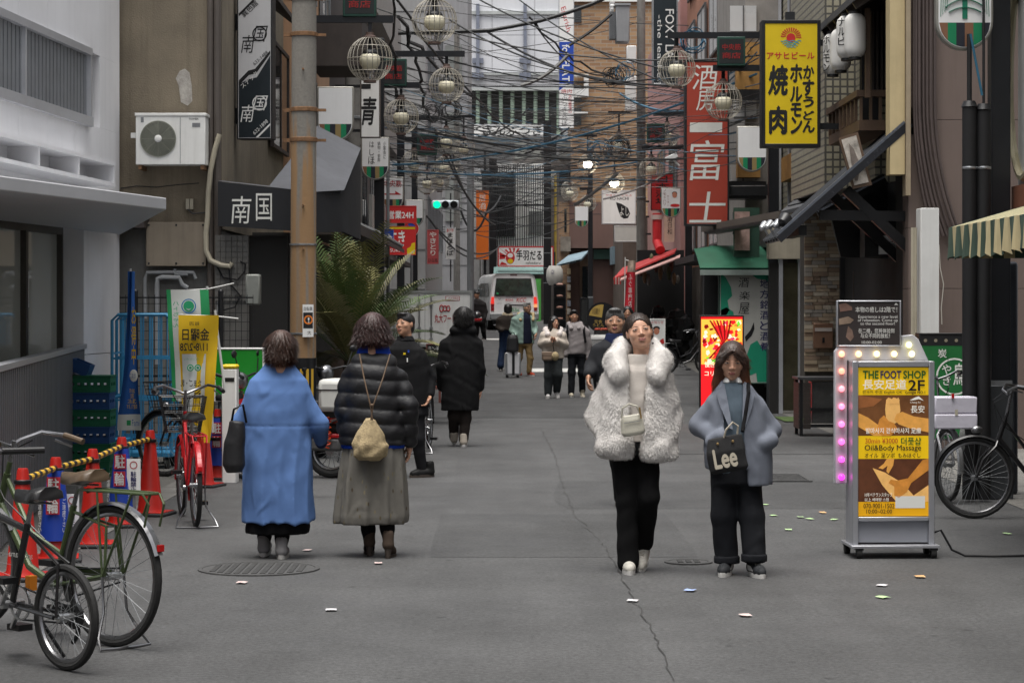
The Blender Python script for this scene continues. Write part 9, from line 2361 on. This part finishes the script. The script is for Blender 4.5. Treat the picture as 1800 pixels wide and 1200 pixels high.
# lapels
b = MB()
for s,pts in ((-1,[(1271,672),(1256,690),(1262,712),(1278,750),(1284,752),(1276,705)]),(1,[(1304,672),(1324,690),(1318,712),(1306,748),(1300,750),(1302,705)])):
 vs = [P.p(x,y,-.075-.085*min(1,(y-672)/45.)) for x,y in pts]; vs2 = [(a,c+.012,d) for a,c,d in vs]; n = len(vs)
 b.add(vs+vs2,[tuple(range(n)),tuple(range(2*n-1,n-1,-1))]+[(i,n+i,n+(i+1)%n,(i+1)%n) for i in range(n)])
b.build('lapel',JK,P.root,angle=60)
P.garment('trousers',CL_('charcoal_denim',(0.013,0.014,0.017),.85),[(812,1293,42,.13),(850,1294,43,.14)],[lL,lR],(.088,.08,.073),.02,h=.0115,amp=.0055,freq=42,seed=23,post=lambda f: f.sub(f.z-.085+0*f.x+0*f.y,.004))
for q in ((1277,984,-.02),(1322,978,-.12)): P.garment('turn_up',mat('charcoal_denim',()),[(q[1]-9,q[0],22.5,.084,q[2]),(q[1]+4,q[0],22.5,.084,q[2])],h=.009,amp=.002)
SNB = CL_('black_white_sneaker',(0.03,0.032,0.035),.6)
shoe_obj(P.p(1277,1008,.0)[:2]+(0,),-14,SNB,SOLW,P.root,.25,accent=SOLW); shoe_obj(P.p(1323,1010,-.08)[:2]+(0,),12,SNB,SOLW,P.root,.25,accent=SOLW)
MB().box(-.012,.012,-.003,.003,-.004,.004).build('hair_clip',CHROME,P.root).location = P.p(1264,622,-.06)
t = thing('shoulder_bag','black canvas shoulder bag with large cream lettering at the grey jacket\'s hip','bag',W(1277,798,14.08)); t.rotation_euler = (0,rad(-10),0); k = 14.08/F
f = Fld((-.15,-.07,-.14),(.15,.07,.13),.008); f.loft([(-.112,0,0,.105,.02),(-.09,0,0,.123,.034),(.02,0,0,.118,.036),(.10,0,0,.108,.018),(.112,0,0,.104,.012)],0,4); f.folds(.003,25); fobj('bag_body',f,mat('black_canvas_bag',(0.011,0.011,0.012),.85,var=.15,bump=.3,bscale=200),t)
glyphs('Lee',(-.085,-.075,.055,.04),-.043,mat('cream_letter',(0.55,0.5,0.4),.8,var=.05),t,bold=.05,shear=0.0)
for x in (-.045,.05): MB().ball((x,-.034,.075),(.009,.006,.009),8).build('stud',mat('brass',()),t)
L0 = t.location; b = MB(); b.tube([(.0,-.01,.10),(.02,-.03,.15),(.07,-.03,.19),(.1,-.01,.16),(.085,0,.10)],.006,6); b.build('webbing_loop',mat('pale_webbing',(0.45,0.4,0.32),.8),t)
st = MB(); Mi = Matrix.Rotation(rad(10),4,'Y')
pl = [W(1314,668,14.33),W(1316,690,14.19),W(1310,730,14.155),W(1305,758,14.10)]
st.tube([Mi @ (q-L0) for q in pl],.012,8); st.build('strap',DK,t)
# -------------------------------------------------- suited man behind the fur coat
P = Person('middle aged man in dark coat and navy scarf behind the fur coat woman',1084,19.3)
torso = [(588,1082,12,.07),(598,1082,24,.1),(610,1080,36,.13),(640,1078,40,.14),(700,1082,36,.14),(745,1084,36,.14)]
aL = [P.p(1050,620,0),P.p(1041,660,-.02),P.p(1034,690,-.16)]; aR = [P.p(1112,622,0),P.p(1114,670,0),P.p(1100,710,-.1)]
lL = [P.p(1076,745,0),P.p(1086,810,0),P.p(1090,875,0)]; lR = [P.p(1096,745,0),P.p(1100,810,0),P.p(1103,872,.1)]
aL = [P.p(1052,618,0),P.p(1040,645,.0),P.p(1034,656,-.14)]
P.body([(600,1082,22,.08),(700,1082,28,.1),(745,1084,28,.1)],[aL,aR],[lL,lR],P.p(1081,592,0)); P.head(1081,566,.98,-4,-4,hair='short',hm=H_DG,skin=SKIN2,h=.005); P.hand(1034,657,-.15,(-.1,-.5,-.8),(1,0,0),1,.5); P.finish()
P.garment('coat',CL_('charcoal_coat',(0.02,0.021,0.024),.8),torso,[aL,aR],(.068,.06,.05),h=.013,amp=.005)
P.garment('scarf',CL_('navy_scarf',(0.012,0.018,0.055),.95),[(586,1082,17,.09),(596,1083,21,.11),(606,1083,19,.125)],h=.009,amp=.008,freq=40)
P.garment('trousers',TRB,None,[lL,lR],(.085,.065,.05),h=.015,amp=.004); shoe_obj(P.p(1090,888,0)[:2]+(0,),0,BKS,SOLB,P.root,.27); shoe_obj(P.p(1103,888,.1)[:2]+(0,),0,BKS,SOLB,P.root,.27)
# -------------------------------------------------- farther people
def simple(label,cx,Y,base,head,torso,arms,legs,topm,legm,hair,hm,shoes,ra=(.065,.058,.048),rl=(.09,.07,.06),skin=SKIN,hands=(),h=.017,open_=None,inner=None,amp=.006,seed=1,headkw={}):
 P = Person(label,cx,Y)
 A = [[P.p(*q) for q in a] for a in arms]; L_ = [[P.p(*q) for q in l] for l in legs]
 P.body([(r[0],r[1],r[2]*.8,r[3]*.8) for r in torso[1:]],A,L_,P.p(head[0],head[1]+.10/P.k,0),h=.025)
 P.head(head[0],head[1],head[2],*head[3:],hair=hair,hm=hm,skin=skin,h=.008,hh=.010,**headkw)
 for q in hands: P.hand(*q[:3],q[3],q[4],1.0,.5,h=.008)
 P.finish()
 if inner: P.garment('inner_top',inner,[(r[0],r[1],r[2]*.86,r[3]*.92) for r in torso],h=h,amp=.003)
 P.garment('jacket',topm,torso,A,ra,h=h,amp=amp,freq=40,seed=seed,post=(lambda f: open_(P,f)) if open_ else None)
 P.garment('trousers',legm,[(torso[-1][0]-6,torso[-1][1],torso[-1][2]*.85,.11),(torso[-1][0]+6*30/Y,torso[-1][1],torso[-1][2]*.85,.11)],L_,rl,h=h,amp=.005,freq=40,seed=seed)
 for (px,py,dy,yaw,sm,pit) in shoes: q = P.p(px,py,dy); shoe_obj((q[0],q[1],max(0,q[2])),yaw,sm,SOLW,P.root,.265,pit,h=.012)
 return P
P = simple('young woman in a cream padded jacket looking sideways while walking',970,42,698,(974,567,1.0,32,0,4),[(577,972,6,.07),(583,972,15,.11),(590,972,20,.14),(610,972,20,.15),(630,972,19,.145)],
 [[(957,590,0),(953,604,.02),(966,600,-.22)],[(988,590,0),(992,606,.02),(978,599,-.22)]],[[(966,630,0),(965,660,-.02),(963,690,-.03)],[(979,630,0),(980,658,-.08),(979,686,.12)]],
 CL_('cream_padded',(0.5,0.44,0.38),.7),CL_('grey_black_denim',(0.035,0.04,0.042),.9),'longpart',H_BK,[(963,700,-.03,0,CL_('pale_sneaker',(0.5,0.49,0.48),.7),0),(979,697,.12,6,mat('pale_sneaker',()),22)],ra=(.085,.08,.06),rl=(.1,.09,.07),hands=((968,599,-.24,(.6,-.4,.3),(0,-1,0)),(976,598,-.24,(-.6,-.4,.3),(0,-1,0))),seed=31)
P.garment('fur_hood',CL_('pale_hood_lining',(0.55,0.5,0.48),.95),None,[[P.p(960,580,.08),P.p(963,588,-.1)],[P.p(985,580,.08),P.p(983,588,-.1)],[P.p(960,580,.08),P.p(973,580,.14),P.p(985,580,.08)]],(.06,.055,.055),h=.016,amp=.006,freq=40)
t = thing('crossbody_bag','small brown bag hanging at the cream padded jacket\'s waist','bag',W(962,625,41.7)); MB().box(-.1,.1,-.05,.05,-.09,.07).build('bag_body',mat('taupe_leather',(0.22,0.155,0.11),.6,var=.15),t,bevel=.03); MB().box(-.102,.102,-.055,-.03,.0,.072).build('flap',mat('taupe_leather',()),t,bevel=.01)
t = thing('knit_pouch','round beige pouch beside the small brown bag','bag',W(976,626,41.65)); MB().ball((0,0,0),(.07,.06,.085),12).build('pouch_body',mat('beige_fleece',()),t); MB().tube([(-.02,0,.08),(-.04,-.02,.2),(-.03,-.03,.3)],.008,5).build('strap',DK,t)
P = simple('young man in a grey hoodie with backpack straps walking beside her',1013,42.6,700,(1009,556,1.0,8,0,0),[(566,1012,7,.07),(572,1013,15,.11),(580,1014,20,.13),(600,1014,20,.135),(622,1013,18,.13)],
 [[(997,584,0),(995,604,.02),(995,624,-.03)],[(1031,584,0),(1035,606,.02),(1033,628,-.02)]],[[(1006,624,0),(1005,655,-.03),(1004,690,-.05)],[(1021,624,0),(1023,655,0),(1024,686,.16)]],
 CL_('grey_hoodie',(0.27,0.245,0.245),.9),CL_('black_jeans',(0.012,0.013,0.016),.9),'short',H_BK,[(1004,701,-.05,0,CL_('cream_sneaker',(0.42,0.38,0.30),.7),0),(1024,699,.16,5,mat('cream_sneaker',()),22)],skin=SKIN2,hands=((1033,629,-.03,(0,-.1,-1),(1,0,0)),),seed=32)
P.garment('hood',mat('grey_hoodie',()),None,[[P.p(1001,570,.06),P.p(1004,577,-.1)],[P.p(1020,570,.06),P.p(1017,577,-.1)],[P.p(1001,570,.07),P.p(1010,571,.13),P.p(1020,570,.07)]],(.05,.045,.05),h=.016,amp=.004)
for x in (998,1027): MB().tube([P.p(x,572,-.02),P.p(x-1,580,-.12),P.p(x-(2 if x<1010 else -2),602,-.13)],.022,6).build('backpack_strap',DK,P.root)
def opn(P,f): f.sub(f.loftd(P.rows([(535,926,5,.3,-.2),(575,927,6.5,.3,-.2),(606,928,8,.3,-.2)]),4),.015)
P = simple('elderly man in a pale green parka wheeling a suitcase',922,51,661,(927,541,1.0,38,-4,0),[(548,922,5,.07),(553,921,12,.11),(560,920,19,.14),(580,920,19,.15),(604,920,19,.15)],
 [[(904,562,0),(900,580,.02),(906,592,-.2)],[(937,562,0),(941,578,.0),(941,586,-.2)]],[[(915,604,0),(913,628,0),(909,645,.25)],[(928,604,0),(932,630,-.05),(930,652,-.06)]],
 CL_('sage_parka',(0.22,0.31,0.27),.7),CL_('khaki_trousers',(0.2,0.135,0.06),.85),'short',H_GY,[(931,662,-.02,32,CL_('red_sneaker',(0.4,0.06,0.03),.6),0),(909,656,.28,30,mat('red_sneaker',()),24)],open_=opn,inner=CL_('navy_sweater',(0.012,0.015,0.03),.9),hands=((905,593,-.22,(.1,-.4,-.8),(1,0,0)),(942,587,-.22,(-.1,-.4,-.8),(-1,0,0))),skin=SKIN2,seed=33)
P.garment('hood_lining',CL_('tan_lining',(0.4,0.32,0.18),.9),None,[[P.p(915,562,-.12),P.p(912,552,.06),P.p(925,549,.12),P.p(937,552,.06),P.p(937,562,-.1)]],(.04,.035),h=.016,amp=.003)
MB().tube([P.p(929,539,-.1),P.p(934,539.5,-.09)],.006,5).tube([P.p(922,539,-.02),P.p(929,539,-.1)],.005,5).build('glasses',DARKM,P.root)
t = thing('suitcase','white hard shell suitcase with black centre straps','suitcase',(PX(901,50.4),50.4,zg(50.4)),rad(8)); k = 50.4/F
b = MB().box(-13*k,13*k,-.13,.13,.06,.56); b.build('shell',mat('suitcase_white',(0.6,0.6,0.62),.3,var=.04),t,bevel=.04)
MB().box(-.03,.03,-.136,.136,.055,.566).build('centre_strap',BLACK,t); [MB().box(x-.017,x+.017,-.134,-.1,.08,.54).build('corner_guard',GREYM,t) for x in (.013-13*k,13*k-.013)]
for x in (-.12,.12):
 for y in (-.09,.09): MB().cyl((x-.015,y,.03),(x+.015,y,.03),.03,n=12).build('wheel',RUBBER,t)
MB().tube([(-.07,.1,.56),(-.07,.1,.95),(.07,.1,.95),(.07,.1,.56)],.009,6).build('pull_handle',DARKM,t)
t = thing('holdall','black soft bag standing on the white suitcase','bag',(PX(901,50.3),50.32,zg(50.3)+.57)); f = Fld((-.2,-.15,-.02),(.2,.15,.42),.016); f.loft([(0,0,0,.12,.09),(.05,0,0,.135,.1),(.3,0,0,.125,.09),(.38,0,0,.09,.06)],0,3); f.folds(.006,20); fobj('bag_body',f,mat('black_nylon',()),t); MB().tube([(-.05,0,.37),(-.03,0,.43),(.03,0,.43),(.05,0,.37)],.01,6).build('handle',DK,t)
P = simple('person in a dark brown jacket and jeans seen from behind beside the suitcase',889,53,652,(893,543,1.0,178,0,0),[(551,891,5,.08),(556,890,12,.12),(562,889,15,.14),(580,888,14,.14)],
 [[(878,562,0),(876,575,0),(882,580,-.15)],[(902,562,0),(905,575,0),(899,582,-.15)]],[[(884,582,0),(882,615,0),(880,642,-.12)],[(893,582,0),(893,615,0),(894,640,.1)]],
 CL_('dark_brown_jacket',(0.035,0.028,0.024),.8),CL_('navy_jeans',(0.012,0.022,0.05),.85),'bob',H_BK,[(880,651,-.12,175,BKS,0),(894,649,.1,182,BKS,0)],rl=(.085,.065,.085),seed=34)
P.garment('sherpa_collar',CL_('cream_sherpa',(0.5,0.42,0.3),.95),[(549,892,8,.1),(555,892,10,.11)],h=.014,amp=.006,freq=50)
P = simple('man in a black cap and dark jacket standing beside the white van',842,70,597,(838,518,1.0,-35,0,0),[(525,839,4,.08),(529,840,9,.12),(534,841,12,.14),(552,842,12,.14),(568,843,11,.14)],
 [[(832,534,0),(829,547,0),(834,556,-.2)],[(851,534,0),(854,548,0),(852,560,-.1)]],[[(838,568,0),(838,584,-.03),(836,597,-.05)],[(848,568,0),(850,583,0),(852,596,.1)]],
 CL_('black_jacket',(0.022,0.02,0.02),.7),TRB,'cap',H_BK,[(836,601,-.05,-30,BKS,0),(852,601,.1,-25,BKS,0)],skin=SKIN2,seed=35)
t = thing('motorcycle_helmet','dark helmet with red and white trim held by the capped man','helmet',W(838,556,69.5)); MB().ball((0,0,0),(.15,.17,.17),16).build('helmet_shell',mat('helmet_black',(0.02,0.02,0.022),.2,coat=.5),t); MB().lathe([(.153,-.05),(.165,-.1),(.14,-.15)],16).build('red_trim',REDF,t); MB().lathe([(.152,-.02),(.158,-.05)],16).build('white_trim',SIGNW,t)
P = simple('dark haired woman peering out behind the suited man',1104,40,715,(1103,550,1.0,0,0,0),[(565,1103,8,.08),(572,1103,16,.12),(600,1103,18,.14),(640,1103,17,.14)],
 [[(1088,580,0),(1086,605,0),(1090,630,-.1)],[(1118,580,0),(1120,605,0),(1116,630,-.1)]],[[(1097,640,0),(1097,670,0),(1097,698,0)],[(1109,640,0),(1109,670,0),(1109,698,0)]],mat('dark_brown_jacket',()),TRB,'longpart',H_BK,[(1097,708,0,0,BKS,0),(1109,708,0,0,BKS,0)],skin=SKIN2,seed=36)
P = simple('distant dark haired person visible above the box truck roof',748,84,0,(748,501,1.0,180,0,0),[(508,748,4,.08),(512,748,8,.12),(525,748,9,.14),(540,748,9,.14)],
 [[(740,514,0),(739,526,0),(741,538,-.1)],[(756,514,0),(757,526,0),(755,538,-.1)]],[[(745,541,0),(745,553,0),(745,565,0)],[(751,541,0),(751,553,0),(751,565,0)]],mat('dark_brown_jacket',()),TRB,'short',H_DB,[(745,570,0,180,BKS,0),(751,570,0,180,BKS,0)],seed=37)
